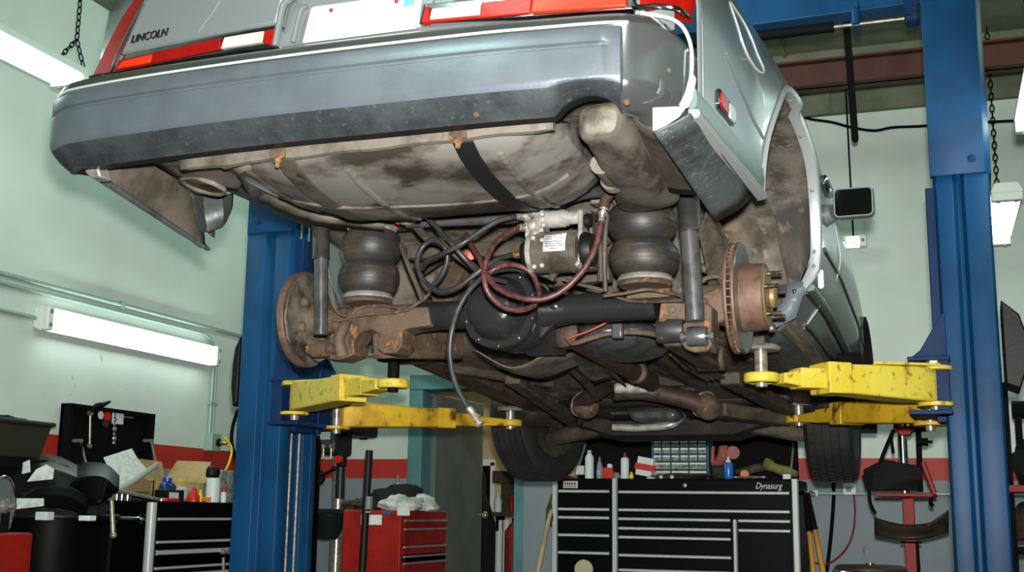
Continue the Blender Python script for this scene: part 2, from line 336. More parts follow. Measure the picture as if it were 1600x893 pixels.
# ================= two-post lift =================
lift=empty('two_post_lift',(CO[0],CO[1],0),-CAR_YAW,'blue two-post vehicle lift with yellow swing arms holding up the silver car','vehicle lift')
def strip_profile(bm,prof,z0,z1):
    a=[bm.verts.new((x,y,z0)) for x,y in prof]; b=[bm.verts.new((x,y,z1)) for x,y in prof]
    for i in range(len(prof)-1): bm.faces.new((a[i],a[i+1],b[i+1],b[i]))
YR=1.05; COLD=.34
def column(sx,xin,xout):
    w=abs(xout-xin)
    def X(t): return xin+(xout-xin)*t
    fl=[(X(.02),YR+.075),(X(.02),YR+.035),(X(.07),YR+.012),(X(.36),YR+.012),(X(.42),YR+.035),(X(.50),YR+.035),(X(.56),YR),(X(.96),YR),(X(1),YR+.02)]
    pr=fl+[(x,2*YR+COLD-y) for x,y in reversed(fl)]
    b=NB(); strip_profile(b,pr,0,2.26); c=mk('column',b,m['blue'],lift,solid=-.007,sharp=20,bev=.004)
    b=NB(); box(b,(min(X(-.35),X(1.3)),YR-.1,0),(max(X(-.35),X(1.3)),YR+COLD+.1,.015)); mk('base_plate',b,m['blue'],lift,bev=.003)
    # upper sleeve
    b=NB(); zt=3.10
    pr=[(X(-.03),YR+.03),(X(-.03),YR-.012),(X(.94),YR-.012),(X(1.04),YR+.03),(X(1.04),YR+COLD-.03),(X(.94),YR+COLD+.012),(X(-.03),YR+COLD+.012),(X(-.03),YR+COLD-.03)]
    strip_profile(b,pr,2.235,zt); e=mk('column_extension',b,m['blue'],lift,solid=-.006,sharp=20,bev=.004)
    for z in (2.29,2.95): b=NB(); lathe(b,[(.016,0),(.016,.006),(.008,.009)],(X(.72),YR-.012,z),(0,-1,0),6); mk('bolt',b,m['bluedark'],e)
    # sliding carriage and hydraulic ram inside the open side
    b=NB(); x0,x1=sorted((X(-.12),X(.5))); box(b,(x0,YR+.09,1.34),(x1,YR+COLD-.09,2.21)); 
    x0,x1=sorted((X(-.14),X(.06))); box(b,(x0,YR+.055,1.34),(x1,YR+.085,2.21)); box(b,(x0,YR+COLD-.085,1.34),(x1,YR+COLD-.055,2.21))
    ca=mk('carriage',b,m['bluedark'],lift,bev=.004)
    b=NB(); cyl(b,(X(.3),YR+.12,.02),(0,0,1),.016,1.33,16); mk('hydraulic_ram',b,m['chrome'],lift)
    b=NB(); tube(b,[(X(.2),YR+COLD-.11,.05),(X(.2),YR+COLD-.11,3.0)],.006,8,sm=0); tube(b,[(X(.32),YR+COLD-.13,.05),(X(.32),YR+COLD-.13,3.0)],.006,8,sm=0); mk('lifting_cable',b,m['steel'],lift)
    # arm bracket: two plates, gusset
    sg=-1 if xin>0 else 1
    b=NB(); xa,xb=sorted((X(.15),xin+sg*.115))
    for z in (1.36,1.55): box(b,(xa,YR-.06,z),(xb,YR+COLD+.06,z+.016))
    b2=[(X(.1),YR-.045,1.566),(xin+sg*.10,YR-.045,1.566),(xin+sg*.07,YR-.045,1.59),(X(.05),YR-.045,1.72),(X(.1),YR-.045,1.72)]
    prism(b,b2,(0,.012,0)); prism(b,[(p[0],YR+COLD+.033,p[2]) for p in b2],(0,.012,0))
    xa,xb=sorted((X(.12),X(-.1))); box(b,(xa,YR-.05,1.36),(xb,YR+COLD+.05,1.56))
    mk('arm_bracket',b,m['bluedark'],lift,bev=.003)
    # cover box on the outer face
    cx0=X(1.06); cx1=X(1.06)+(.078 if sx>0 else -.035)
    zc=1.60
    b=NB(); prism(b,[(cx0,YR+.02,zc+.17),(cx0+(cx1-cx0)*.75,YR+.02,zc+.115),(cx1,YR+.02,zc+.04),(cx1,YR+.02,zc-.06),(cx0+(cx1-cx0)*.6,YR+.02,zc-.15),(cx0,YR+.02,zc-.13)],(0,.22,0))
    mk('safety_lock_cover',b,m['blackplastic'],lift,bev=.006,label='black faceted plastic cover box')
    return X
XLc=column(-1,-1.46,-1.70); XRc=column(1,1.272,1.468)
def arm(pv,pd,zp,w0,h0,ext,mat,padtop,pin=True,padr=.055):
    """pv pivot xy, pd pad xy, zp arm centre height (pivot, pad)"""
    P=V((pv[0],pv[1],zp[0])); D=V((pd[0],pd[1],zp[1])); d=(D-P); L=d.length; d.normalize(); s=d.cross(V((0,0,1))).normalized()
    a=empty('swing_arm',(0,0,0)); a.parent=lift
    # outer tapered tube
    b=NB(); q=P+d*(L*ext)
    rows=[]
    for c,w,h,dz in ((P+d*.02,w0*.55,h0*1.02,0),(P+d*.12,w0,h0,0),(q,w0*.86,h0*.80,h0*.06)):
        rows.append([c+s*sx*w/2+V((0,0,sz*h/2+dz)) for sx,sz in ((-1,-1),(1,-1),(1,1),(-1,1))])
    grid(b,rows,cv=True,caps=True); mk('outer_tube',b,mat,a,bev=.007,sharp=30)
    b=NB(); obox(b,q-d*.08+V((0,0,h0*.06)),q+d*.012+V((0,0,h0*.06)),w0*.96,h0*.9); mk('collar',b,mat,a,bev=.004)
    b=NB(); e=D-d*(padr+.01); obox(b,q-d*.1+V((0,0,h0*.05)),q+d*(L*(1-ext)*.45)+V((0,0,h0*.03)),w0*.62,h0*.58)
    rows=[]
    for c,w,h in ((q+d*(L*(1-ext)*.3),w0*.58,h0*.5),(e,padr*1.5,.034)):
        rows.append([c+s*sx*w/2+V((0,0,sz*h/2)) for sx,sz in ((-1,-1),(1,-1),(1,1),(-1,1))])
    grid(b,rows,cv=True,caps=True)
    lathe(b,[(.024,-.017),(padr,-.017),(padr+.004,-.010),(padr+.004,.010),(padr,.017),(.024,.017),(.024,-.017)],D,(0,0,1),28)
    mk('inner_tube',b,mat,a,bev=.004,sharp=35)
    # pivot bracket: fork plates and gear sector
    b=NB()
    for z in (h0*.52,-h0*.56): lathe(b,[(.001,-.007),(.062,-.007),(.062,.007),(.001,.007)],P+V((0,0,z)),(0,0,1),24)
    prism(b,[P+s*(w0*.5)+V((0,0,h0*.54)),P+d*.02-s*(w0*.5)+V((0,0,h0*.54)),P+d*(L*.42)-s*(w0*.5)+V((0,0,h0*.50)),P+d*(L*.42)-s*(w0*.42)+V((0,0,h0*.46))],(0,0,.010))
    mk('pivot_plate',b,mat,a,bev=.002)
    b=NB(); cyl(b,P+V((0,0,-h0*.8)),(0,0,1),.019,h0*1.55,18); lathe(b,[(.026,0),(.026,.012),(.012,.014)],P+V((0,0,h0*.68)),(0,0,1),6); mk('pivot_pin',b,m['steel'],a,label='steel pivot pin')
    b=NB(); hh=padtop-D.z
    if hh>.05:
        lathe(b,[(.001,-.03),(.020,-.03),(.022,.0),(.022,hh-.02),(.03,hh-.02),(.062,hh-.018),(.066,hh-.008),(.060,hh),(.001,hh)],D,(0,0,1),28)
        mk('lift_pad',b,m['steel'] if pin else m['blackmatte'],a,label='steel screw pad under the car' if pin else 'dark round lift pad under the car')
    else:
        lathe(b,[(.001,-.03),(.02,-.03),(.02,0),(.05,.01),(.05,hh),(.001,hh)],D,(0,0,1),24); mk('lift_pad',b,m['steel'],a)
    return a
arm((1.245,1.02),(.712,.56),(1.462,1.455),.125,.118,.66,m['yellow'],1.565)
arm((-1.385,1.03),(-.63,.485),(1.476,1.462),.125,.118,.62,m['yellow'],1.565,pin=False)
arm((1.215,1.27),(.62,2.10),(1.405,1.437),.12,.105,.62,m['yellowold'],1.515)
arm((-1.33,1.30),(-.785,2.07),(1.425,1.437),.12,.105,.62,m['yellowold'],1.515)
# overhead crossbeam between the columns
yb=1.22; za=C(1415,15,y=yb)[2]
b=NB(); prism(b,[(-1.68,yb-.05,za),(-1.68,yb-.05,za+.16),(-1.68,yb-.035,za+.175),(-1.68,yb+.05,za+.175),(-1.68,yb+.05,za)],(3.13,0,0)); mk('crossbeam',b,m['blue'],lift,bev=.006)
for xs in (XRc,XLc):
    b=NB(); x0,x1=sorted((xs(-.1),xs(-.36))); box(b,(x0,yb-.075,za-.05),(x1,yb-.055,za+.19)); box(b,(x0,yb-.075,za-.05),(x1,yb+.07,za-.035))
    pl=mk('beam_bracket',b,m['bluedark'],lift,bev=.006)
    b=NB(); lathe(b,[(.02,0),(.02,.006),(.011,.008),(.011,.016),(0,.017)],((x0+x1)/2,yb-.075,za+.09),(0,-1,0),18); mk('bolt',b,m['brass'],pl)
ys=1.12; p0=C(1413,29,y=ys); p1=C(1303,42,y=ys); p2=C(1140,62,y=ys)
b=NB(); tube(b,[p0,p1,V(p1)+(V(p1)-V(p0))*12.5],.007,10,sm=0); sb=mk('shutoff_bar',b,m['steel'],lift)
b=NB(); q=V(p1)+(V(p1)-V(p0))*12; tube(b,[p1,q],.021,14,sm=0); mk('foam_sleeve',b,m['blackmatte'],sb,label='black foam sleeve on the overhead bar')
b=NB(); pb=V(C(1337,28,y=ys)); box(b,(pb.x-.012,ys-.012,pb.z-.03),(pb.x+.012,ys+.1,za+.02)); lathe(b,[(.016,0),(.016,.06),(.008,.07)],pb+V((0,-.01,-.03)),(0,0,1),14); mk('bar_hanger',b,m['blue'],lift,bev=.002)
# ================= the car =================
ZG=1.17
car=empty('car',(CO[0],CO[1],ZG),-CAR_YAW,'silver car raised on the blue lift with rear wheels removed, seen from behind and below','car')
OFF=(0,0,-ZG)
def cp(name,bm,mat,parent=None,**k):
    return mk(name,bm,mat,parent or car,off=OFF,**k)
m['archtrim']=MT('arch_trim_metal',(170,176,176),.34,.35)
# ---- right body side ----
AY,AZ,AR=.07,1.853,.402          # wheel opening
def xw(y):
    T=[(-1.06,.842),(-.35,.876),(.1,.910),(.5,.930),(1.0,.936),(2.0,.908),(2.7,.872),(3.3,.81)]
    for (a,b),(c,d) in zip(T,T[1:]):
        if y<=c: return b+(d-b)*(y-a)/(c-a)
    return T[-1][1]
def sm(t): t=min(1,max(0,t)); return t*t*(3-2*t)
def xs(y,z):
    o=0
    if z>2.13: o-= .10*(z-2.13)+.55*(z-2.13)**2
    if y>.5 and z>2.0: o-= .16*(z-2.0)*sm((y-.5)/.6)
    if z<1.96: o-= .25*(1.96-z)**2
    if z<1.80: o-= .55*(1.80-z)
    dy=abs(y-AY)
    if dy<.6 and 1.5<z<2.5:  # flare round the wheel opening
        r=math.hypot(y-AY,z-AZ); o+= .030*max(0,1-abs(r-AR)/.12)*sm((z-1.88)/.34)*(1 if y<AY+.1 else .35)
    return xw(y)+o
ZT=2.62
def zlow(y):
    d=abs(y-AY)
    if d<AR: return AZ+math.sqrt(max(0,AR*AR-d*d))
    return 1.86 if y<AY else 1.60
b=NB()
ys_=[-.96+i*(AY-AR+.96)/16 for i in range(16)]
seg1=[(y,zlow(y)) for y in ys_]+[(AY-AR,AZ)]
seg2=[(AY-AR*math.cos(t*math.pi/40),AZ+AR*math.sin(t*math.pi/40)) for t in range(0,41)]
seg3=[(AY+AR,1.60)]+[(AY+AR+.05+i*.1,1.60) for i in range(24)]
for sg in (seg1,seg2,[(AY+AR,AZ)]+[(AY+AR+.001,1.60)]+seg3[1:]):
    rows=[]
    for y,z0 in sg:
        n=26; rows.append([(xs(y,z0+(ZT-z0)*(j/n)**1.0),y,z0+(ZT-z0)*j/n) for j in range(n+1)])
    grid(b,rows)
bmesh.ops.remove_doubles(b,verts=b.verts,dist=.002)
side=cp('right_body_side',b,m['paint'],solid=-.004,sharp=60)
# left body side, mirrored and plain: it faces away from the photograph
b=NB(); rows=[]
for y,z0 in [q for q in seg1 if q[0]>-.86]+seg2[1:]+seg3[0:]:
    rows.append([(-(xs(y,z)-(.03+.9*max(0,z-2.02))*min(1,max(0,(-.2-y)/.6))),y,z) for z in [z0+(ZT-z0)*j/12 for j in range(13)]])
grid(b,rows); cp('left_body_side',b,m['paint'],solid=.004,sharp=60)
# bright lip round the right wheel opening with screwed inner flange
def lip(rows_pts,name,mat,w,label=None):
    b=NB(); R0=[]
    for (y,z,nx) in rows_pts:
        d=V((0,y-AY,z-AZ)).normalized() if z>AZ-.01 else V((0,1 if y>AY else -1,0))
        x=xs(y,z)
        o=V((x,y,z))
        R0.append([o+d*.012+V((.002,0,0)),o+d*.004+V((.010,0,0)),o-d*.010+V((.006,0,0)),o-d*.014+V((-.006,0,0)),o-d*.012+V((-w,0,0)),o-d*.006+V((-w,0,0))])
    grid(b,R0,cv=True,caps=True); return cp(name,b,mat,label=label,sharp=50)
arc=[(AY-AR*math.cos(t*math.pi/36),AZ+AR*math.sin(t*math.pi/36),0) for t in range(0,37)]
lp=lip(arc+[(AY+AR+.0,AZ-.06,0),(AY+AR-.012,AZ-.12,0),(AY+AR-.03,AZ-.165,0)],'wheel_arch_trim',m['archtrim'],.026,'bright trim round the wheel opening')
for y,z,_ in arc[18::6]+[(AY+AR,AZ-.05,0)]:
    d=V((0,y-AY,z-AZ)).normalized(); p=V((xs(y,z)-.014,y,z))-d*.013
    b=NB(); lathe(b,[(.007,0),(.007,.003),(.004,.005)],p,-d,8); cp('screw',b,m['greyplastic'],lp)
# lower flange that turns in to the rocker
b=NB(); pa=V((xs(AY+AR-.03,AZ-.165)+.0,AY+AR-.03,AZ-.165)); q1=V(C(1248,458,y=AY+AR-.05)); q2=V(C(1226,492,y=AY+AR-.08)); q3=V(C(1205,500,y=AY+AR-.1))
e1=V(C(1256,445,y=AY+AR-.03)); e2=V(C(1243,497,y=AY+AR-.04)); e3=V(C(1212,512,y=AY+AR-.06)); e0=V(C(1262,440,y=AY+AR-.01))
i0=V(C(1233,442,y=AY+AR-.03)); i1=V(C(1225,468,y=AY+AR-.04)); i2=V(C(1213,486,y=AY+AR-.06)); i3=V(C(1196,497,y=AY+AR-.08))
grid(b,[[i0,e0],[i1,V(C(1253,466,y=AY+AR-.03))],[i2,e2],[i3,e3]]); fl_=cp('lower_wheel_flange',b,MT('blue_grey_flange',(112,124,132),.45,.3),solid=.006,sharp=60,label='bare metal flange below the wheel opening')
for p in ((1241,455),(1210,502)): b=NB(); lathe(b,[(.007,0),(.007,.004),(.004,.006)],C(*p,y=AY+AR-.052),(0,-1,0),8); cp('screw',b,m['stud'],fl_)
# mouldings along the flank
def side_strip(name,pts,t,mat,parent=side,label=None,bev=.003):
    """pts: [(px,py,px2,py2,x)] upper and lower edge"""
    b=NB(); rows=[]
    for y,z0,z1,o in pts:
        x=xs(y,(z0+z1)/2)+o
        rows.append([(x-.006,y,z0),(x+t*.8,y,z0-(z0-z1)*.12),(x+t,y,(z0+z1)/2),(x+t*.8,y,z1+(z0-z1)*.12),(x-.006,y,z1)])
    grid(b,rows,cv=True,caps=True); return cp(name,b,mat,parent,label=label,sharp=30)
def zz(px,py,x=.92): return C(px,py,x=x)
m['sidepad']=MT('side_moulding_grey_green',(96,116,112),.42,.1)
N_=12
R1=[(-1.02+i*(.67)/N_, 1.912+.008*i/N_, 1.858-.012*i/N_, .0) for i in range(N_+1)]
side_strip('side_moulding',R1,.012,m['sidepad'],label='grey moulding along the rear quarter')
R2=[(-1.02+i*.67/N_, 1.862-.010*i/N_, 1.838-.014*i/N_, .0) for i in range(N_+1)]
side_strip('side_moulding',R2,.020,m['archtrim'],label='rounded bright lower moulding')
F1=[(.58+i*.17, 1.895-.004*i, 1.875-.004*i,0) for i in range(13)]
m['groove']=m['blacktrim']
side_strip('side_moulding',F1,.006,m['blacktrim'],label='thin black strip along the door')
F2=[(.50+i*.19, 1.755-.002*i, 1.730-.002*i,.0) for i in range(13)]
side_strip('side_moulding',F2,.018,m['sidepad'],label='grey moulding along the lower door')
F2b=[(.50+i*.19, 1.728-.002*i, 1.720-.002*i,.0) for i in range(13)]
side_strip('side_moulding',F2b,.010,m['blacktrim'],label='black lower edge of the door moulding')
F3=[(.75+i*.17, 1.672, 1.652,.0) for i in range(13)]
side_strip('side_moulding',F3,.005,m['blacktrim'],label='black strip on the rocker panel')
# end cap of the front moulding (white), end cap at rear (white)
b=NB(); box(b,(.915,.485,1.735),(.935,.505,1.80)); cp('moulding_end_cap',b,m['whiteplastic'],side,bev=.008,label='white moulding end cap ahead of the wheel')
b=NB(); prism(b,[C(1078,112,y=-1.065),C(1086,118,y=-1.065),C(1080,150,y=-1.065),C(1072,166,y=-1.065),C(1064,165,y=-1.065)],(0,.02,0)); cp('moulding_end_cap',b,m['whiteplastic'],side,bev=.004,label='white moulding end cap behind the bumper corner')
# door shut line, fuel door line
b=NB(); tube(b,[(xs(y,z)+.001,y,z) for y,z in ((1.0,2.6),(1.0,2.3),(.98,2.0),(.93,1.86),(.80,1.74),(.78,1.65))],.003,6); cp('door_gap',b,m['strip'],side,label='bright door edge line')
b=NB(); fc=C(1156,60,x=.83); pts=[]
for t in range(33):
    a=2*math.pi*t/32; y=fc[1]+.115*math.copysign(abs(math.cos(a))**.6,math.cos(a)); z=fc[2]+.085*math.copysign(abs(math.sin(a))**.6,math.sin(a)); pts.append((xs(y,z)+.001,y,z))
tube(b,pts,.0028,6,sm=0); cp('fuel_door',b,m['strip'],side,label='rounded outline of the fuel door')
# side marker lamp
mk0=C(1121,116,x=.858); mk1=C(1148,164,x=.868)
ym0,ym1,zm0,zm1=mk0[1],mk1[1],1.932,1.982
b=NB(); rows=[]
def rr(y0,y1,z0,z1,t,mat,name,parent,k=.01):
    b=NB()
    prism(b,[(xs(y,z)-.004,y,z) for y,z in ((y0+k,z0),(y1-k,z0),(y1,z0+k),(y1,z1-k),(y1-k,z1),(y0+k,z1),(y0,z1-k),(y0,z0+k))],(t+.004,0,0)); return cp(name,b,mat,parent,bev=.002)
ms=rr(ym0,ym1,zm0,zm1,.008,m['chrome'],'side_marker',None)
rr(ym0+.006,(ym0*.45+ym1*.55),zm0+.006,zm1-.006,.011,m['redlens'],'red_lens',ms)
rr((ym0*.42+ym1*.58),ym1-.006,zm0+.006,zm1-.006,.011,m['strip'],'clear_lens',ms)
# door handle and mirror
b=NB(); hp=C(1288,292,x=.93); box(b,(.925,hp[1]-.09,hp[2]-.022),(.952,hp[1]+.09,hp[2]+.022)); cp('door_handle',b,m['chrome'],bev=.012)
mp=C(1330,312,x=1.06); 
b=NB(); rows=[]
c0=V(C(1333,315,x=1.03)); W2,H2=.064,.050
def rrect(c,w,h,k,y,n=5):
    out=[]
    for cx,cz,a0 in ((w-k,h-k,0),(-w+k,h-k,90),(-w+k,-h+k,180),(w-k,-h+k,270)):
        for i in range(n+1):
            a=math.radians(a0+90*i/n); out.append(V((c.x+cx+k*math.cos(a),y,c.z+cz+k*math.sin(a))))
    return out
rows=[rrect(c0,W2-.006,H2-.006,.012,c0.y+.012),rrect(c0,W2-.004,H2-.004,.013,c0.y),rrect(c0,W2,H2,.016,c0.y),rrect(c0,W2+.004,H2+.003,.018,c0.y+.02),rrect(c0,W2-.004,H2-.004,.018,c0.y+.07),rrect(c0,W2-.03,H2-.02,.015,c0.y+.11)]
grid(b,rows,cv=True,caps=True)
mi=cp('side_mirror',b,m['paint'],sharp=45)
b=NB(); rows=[rrect(c0,W2-.005,H2-.005,.012,c0.y+.003),rrect(c0,W2-.005,H2-.005,.012,c0.y+.010)]; grid(b,rows,cv=True,caps=True); cp('mirror_glass',b,m['mirrorglass'],mi,label='dark mirror glass')
b=NB(); tube(b,[c0+V((-.07,.05,-.02)),c0+V((-.13,.08,-.03))],[.03,.045],10,sm=0); cp('mirror_mount',b,m['paint'],mi)
# ---- wheelhouse: inner barrel seen through the opening ----
b=NB(); rows=[]
for t in range(0,33):
    a=math.radians(10+190*t/32); y=AY-(AR+.03)*math.cos(a); z=AZ+(AR+.03)*math.sin(a)
    rows.append([(xs(y,max(min(z,2.4),1.62))-.012-(f*(.15+.19*sm((t-9)/10))),y,z) for f in (0,.2,.4,.6,.8,1)])
grid(b,rows)
inner=[r[-1] for r in rows[14:]]
vs_=[b.verts.new(p) for p in inner]; b.faces.new(vs_)
cp('wheelhouse_liner',b,m['liner'],solid=-.004,sharp=50)
# ---- lower quarter skirts ----
def loftpx(name,rowsA,mat,t,parent=None,label=None,n=8,sharp=50,bev=0):
    b=NB(); rows=[spline(r,4) for r in rowsA]
    # interpolate between the given rows
    out=[]
    for i in range(len(rows)-1):
        for k in range(n): out.append([rows[i][j].lerp(rows[i+1][j],k/n) for j in range(len(rows[0]))])
    out.append(rows[-1]); grid(b,out); return cp(name,b,mat,parent,solid=t,sharp=sharp,label=label,bev=bev)
ya,yb_=-1.05,-.40
A=[(.846,ya,1.842),C(1075,178,y=ya),C(1050,192,y=ya),C(1021,205,y=ya)]
B=[(.868,-.36,1.822),C(1180,296,y=-.38),C(1158,322,y=-.42),C(1118,345,y=-.46)]
loftpx('lower_quarter_panel',[A,B],m['skirt'],-.004,label='scuffed lower quarter panel behind the right wheel')
b=NB(); prism(b,[C(1020,168,y=ya-.004),C(1072,166,y=ya-.004),C(1060,182,y=ya-.004),C(1040,195,y=ya-.004),C(1020,204,y=ya-.004)],(0,.006,0)); cp('quarter_end_flange',b,m['whiteplastic'],label='white end flange under the bumper corner')
# left skirt: inner face seen
yl=-1.02
A=[C(127,255,y=yl),C(140,252,y=yl+.02),C(160,248,y=yl+.05),C(190,243,y=yl+.08)]
Bm=[C(230,325,y=-.72),C(245,300,y=-.72),C(262,275,y=-.70),C(285,252,y=-.68)]
Bf=[C(322,388,y=-.42),C(318,355,y=-.42),C(310,320,y=-.42),C(300,286,y=-.42)]
loftpx('lower_quarter_panel',[A,Bm,Bf],m['skirtin'],.004,label='inner face of the lower quarter panel on the left')
b=NB(); tube(b,[C(124,256,y=yl),C(178,292,y=-.87),C(230,327,y=-.72),C(280,360,y=-.56),C(324,389,y=-.42)],[.012,.012,.010,.010,.006],8); cp('skirt_edge',b,m['skirt'])
b=NB(); prism(b,[C(122,256,y=yl-.01),C(150,254,y=yl-.01),C(157,276,y=yl),C(140,278,y=yl)],(0,.05,0)); cp('bumper_end_bracket',b,m['brightmetal'],bev=.006,label='bright bracket at the lower left bumper end')
# curled splash shield at its front end
A=[C(292,300,y=-.45),C(300,340,y=-.44),C(306,362,y=-.43)]
B=[C(318,304,y=-.50),C(322,340,y=-.50),C(326,362,y=-.48)]
Cc=[C(346,304,y=-.47),C(348,335,y=-.47),C(345,355,y=-.45)]
D=[C(363,302,y=-.40),C(361,325,y=-.40),C(352,346,y=-.40)]
loftpx('splash_shield',[A,B,Cc,D],m['skirt'],.004,n=5,label='curled dark splash shield below the left rail')
b=NB(); tube(b,[C(300,372,y=-.43),C(314,381,y=-.42),C(328,390,y=-.41)],[.010,.012,.004],8); cp('bent_tab',b,m['underdark'])
# ---- rear panel, lamps, lid ----
YT=-1.05
def slab(name,pts,mat,y=YT,t=.02,parent=None,bev=.003,label=None):
    b=NB(); prism(b,[C(px,py,y=y) for px,py in pts],(0,t,0)); return cp(name,b,mat,parent,bev=bev,label=label)
# tail panel behind everything, then lid skin as a slightly crowned sheet
b=NB(); rows=[]
xl,xr=-.80,.80
for i in range(17):
    x=xl+(xr-xl)*i/16; bow=.03*(abs((x-.0)/.82)**3)
    rows.append([(x,YT+.035+bow,2.06),(x,YT+.035+bow,2.12),(x,YT+.04+bow,2.2),(x,YT+.06+bow,2.34),(x,YT+.12+bow,2.50),(x,YT+.19+bow,2.56),(x,YT+.9,2.64)])
grid(b,rows); cp('tail_panel',b,m['paint'],solid=.01,sharp=60)
slab('trunk_lid',[(186,86),(228,-6),(262,-90),(984,-170),(984,-15),(700,-5),(692,-37),(476,-17),(450,-8),(441,2),(432,36),(380,45),(322,56)],m['paint'],y=YT+.0,t=.03,bev=.008)
lid=[o for o in car.children if o.name.startswith('trunk_lid')][0]
slab('lid_seal',[(184,90),(322,60),(336,55),(432,38),(434,44),(330,66),(190,97)],m['blacktrim'],y=YT+.006,t=.02)
b=NB(); tube(b,[C(p[0],p[1],y=YT-.001) for p in ((348,-10),(335,15),(318,38),(310,50))],.004,6); cp('lid_crease',b,m['paint'],lid)
# lettering on the lid, italic
o0=V(C(204,67.5,y=YT-.004)); o1=V(C(262,55,y=YT-.004)); up=V(C(209,50,y=YT-.004))
def cartext(name,body,a,b_,h,mat,parent,shear=.3,ext=.0015,sx=1.0):
    a=V(a); b_=V(b_); M4=frame4(a+V(OFF),(b_-a),V((0,0,1)))
    o=text(name,body,h,mat,parent,M4,ext,shear)
    bpy.context.view_layer.update(); w=o.dimensions.x
    o.matrix_local=M4@Matrix.Diagonal(((b_-a).length/w,1,1,1)); return o
cartext('lettering','LINCOLN',o0,o1,.030,m['blacktrim'],lid,.35,.0022)
# tail lamps
tl=slab('tail_lamp',[(172,113),(181,86),(436,37),(440,46),(432,72),(420,75),(300,90)],m['chrome'],y=YT+.004,t=.03)
slab('red_lens',[(177,109.5),(186,93),(344,58),(344,76),(240,98)],m['redlens'],y=YT-.003,t=.02,parent=tl)
slab('bright_red_lens',[(181,107),(191,94.5),(237,84),(234,97)],m['brightlens'],y=YT-.006,t=.02,parent=tl,label='bright orange-red outer lens segment')
slab('reverse_lens',[(344,75.5),(350,57.5),(412,47.5),(409,65)],m['whitelens'],y=YT-.005,t=.02,parent=tl,label='clear reversing lens')
slab('red_lens',[(409,66),(413,47),(432,43.5),(429,71),(419,69)],m['redlens'],y=YT-.003,t=.02,parent=tl)
tr=slab('tail_lamp',[(655,38),(662,6),(988,-22),(988,14)],m['chrome'],y=YT+.004,t=.03)
slab('red_lens',[(657,36),(663,10),(672,9.5),(669,34)],m['redlens'],y=YT-.003,t=.02,parent=tr)
slab('reverse_lens',[(670,30.5),(674,12.5),(751,4),(749,22.5)],m['whitelens'],y=YT-.005,t=.02,parent=tr,label='clear reversing lens')
slab('red_lens',[(657,36.5),(669,31),(750,23),(752,3),(832,-6),(828,20.5)],m['redlens'],y=YT-.002,t=.02,parent=tr)
slab('bright_red_lens',[(828,20),(833,-10),(978,-22),(978,9)],m['brightlens'],y=YT-.004,t=.02,parent=tr,label='bright orange-red outer lens segment')
# wrap-round corner lamps
def corner(pin,pout,mat,dep,name):
    b=NB(); a=[V(C(px,py,y=YT-.0)) for px,py in pin]; c=[V(C(px,py,y=YT+dep*.35)) for px,py in pout]
    d=[V((p.x+(.012 if p.x>0 else -.012),YT+dep,p.z)) for p in c]
    back=[p+V((0,.04,0)) for p in a]
    grid(b,[a,c,d,back],cu=True); 
    for k in (0,-1): b.faces.new([b.verts.new(q[k]) for q in (a,c,d,back)])
    return cp(name,b,mat,sharp=50)
cl=corner([(168,113),(186,71),(206,32),(224,-3)],[(145,118),(177,52),(190,28),(212,-4)],m['cornerlens'],.10,'corner_lamp')
b=NB(); tube(b,[C(p[0],p[1],y=YT-.006) for p in ((141,121),(158,117),(172,113),(190,72),(210,33),(230,-8))],.005,8); cp('bezel',b,m['chrome'],cl)
cl=corner([(1000,6),(1000,-40)],[(1056,10),(1064,-40)],m['cornerlens'],.16,'corner_lamp')
b=NB(); tube(b,[C(p[0],p[1],y=YT-.005+q) for p,q in (((992,-20),0),((993,9),0),((1025,9),0.0),((1056,13),.01),((1072,22),.06),((1078,24),.1))],.0055,8); cp('bezel',b,m['chrome'],cl)
# plate recess and plate
slab('plate_recess',[(436,74),(452,10),(476,-12),(690,-30),(660,36),(654,44)],m['paint'],y=YT+.022,t=.012,label='recess round the number plate')
b=NB(); tube(b,[C(p[0],p[1],y=YT+.0) for p in ((430,72),(441,14),(449,2),(462,-8))],.009,8); cp('recess_edge',b,m['paint'])
b=NB(); tube(b,[C(p[0],p[1],y=YT-.0) for p in ((458,66),(470,18),(480,9))],.006,8); cp('recess_edge',b,m['paint'])
pl=slab('license_plate',[(472,67),(485,14),(490,10),(655,-12),(659,-9),(653,40),(649,44)],m['plate'],y=YT-.012,t=.006,bev=.002,label='white license plate')
slab('sticker',[(629,10),(632,-6),(648,-8),(646,8)],m['sticker'],y=YT-.0135,t=.004,parent=pl,bev=0,label='teal registration sticker')
for p in ((518,16.5),(620,2.5)): b=NB(); lathe(b,[(.0055,0),(.0055,.003),(.002,.005)],C(*p,y=YT-.013),(0,-1,0),10); cp('bolt',b,m['redjack'],pl)
# ---- bumper ----
path=[(-.905,-.60),(-.925,-.80),(-.922,-.95),(-.905,-1.02),(-.86,-1.072),(-.78,-1.10),(-.6,-1.122),(-.4,-1.135),(-.2,-1.142),(0,-1.145),(.2,-1.143),(.4,-1.137),(.55,-1.125),(.64,-1.117),(.70,-1.108),(.735,-1.095),(.775,-1.065),(.805,-1.02),(.828,-.96),(.842,-.88),(.85,-.70)]
def normals(P):
    out=[]
    for i in range(len(P)):
        a=P[max(i-1,0)];c=P[min(i+1,len(P)-1)]; t=V((c[0]-a[0],c[1]-a[1],0)).normalized(); out.append(V((t.y,-t.x,0)))
    return out
PS=[(p.x,p.y) for p in spline([(x,y,0) for x,y in path],6)]; NS=normals(PS)
def zt0(x): return 2.088-.022*x
def ztop(x): return zt0(x)-(.030*sm((-.80-x)/.12) if x<0 else .040*sm((x-.755)/.09)**2)
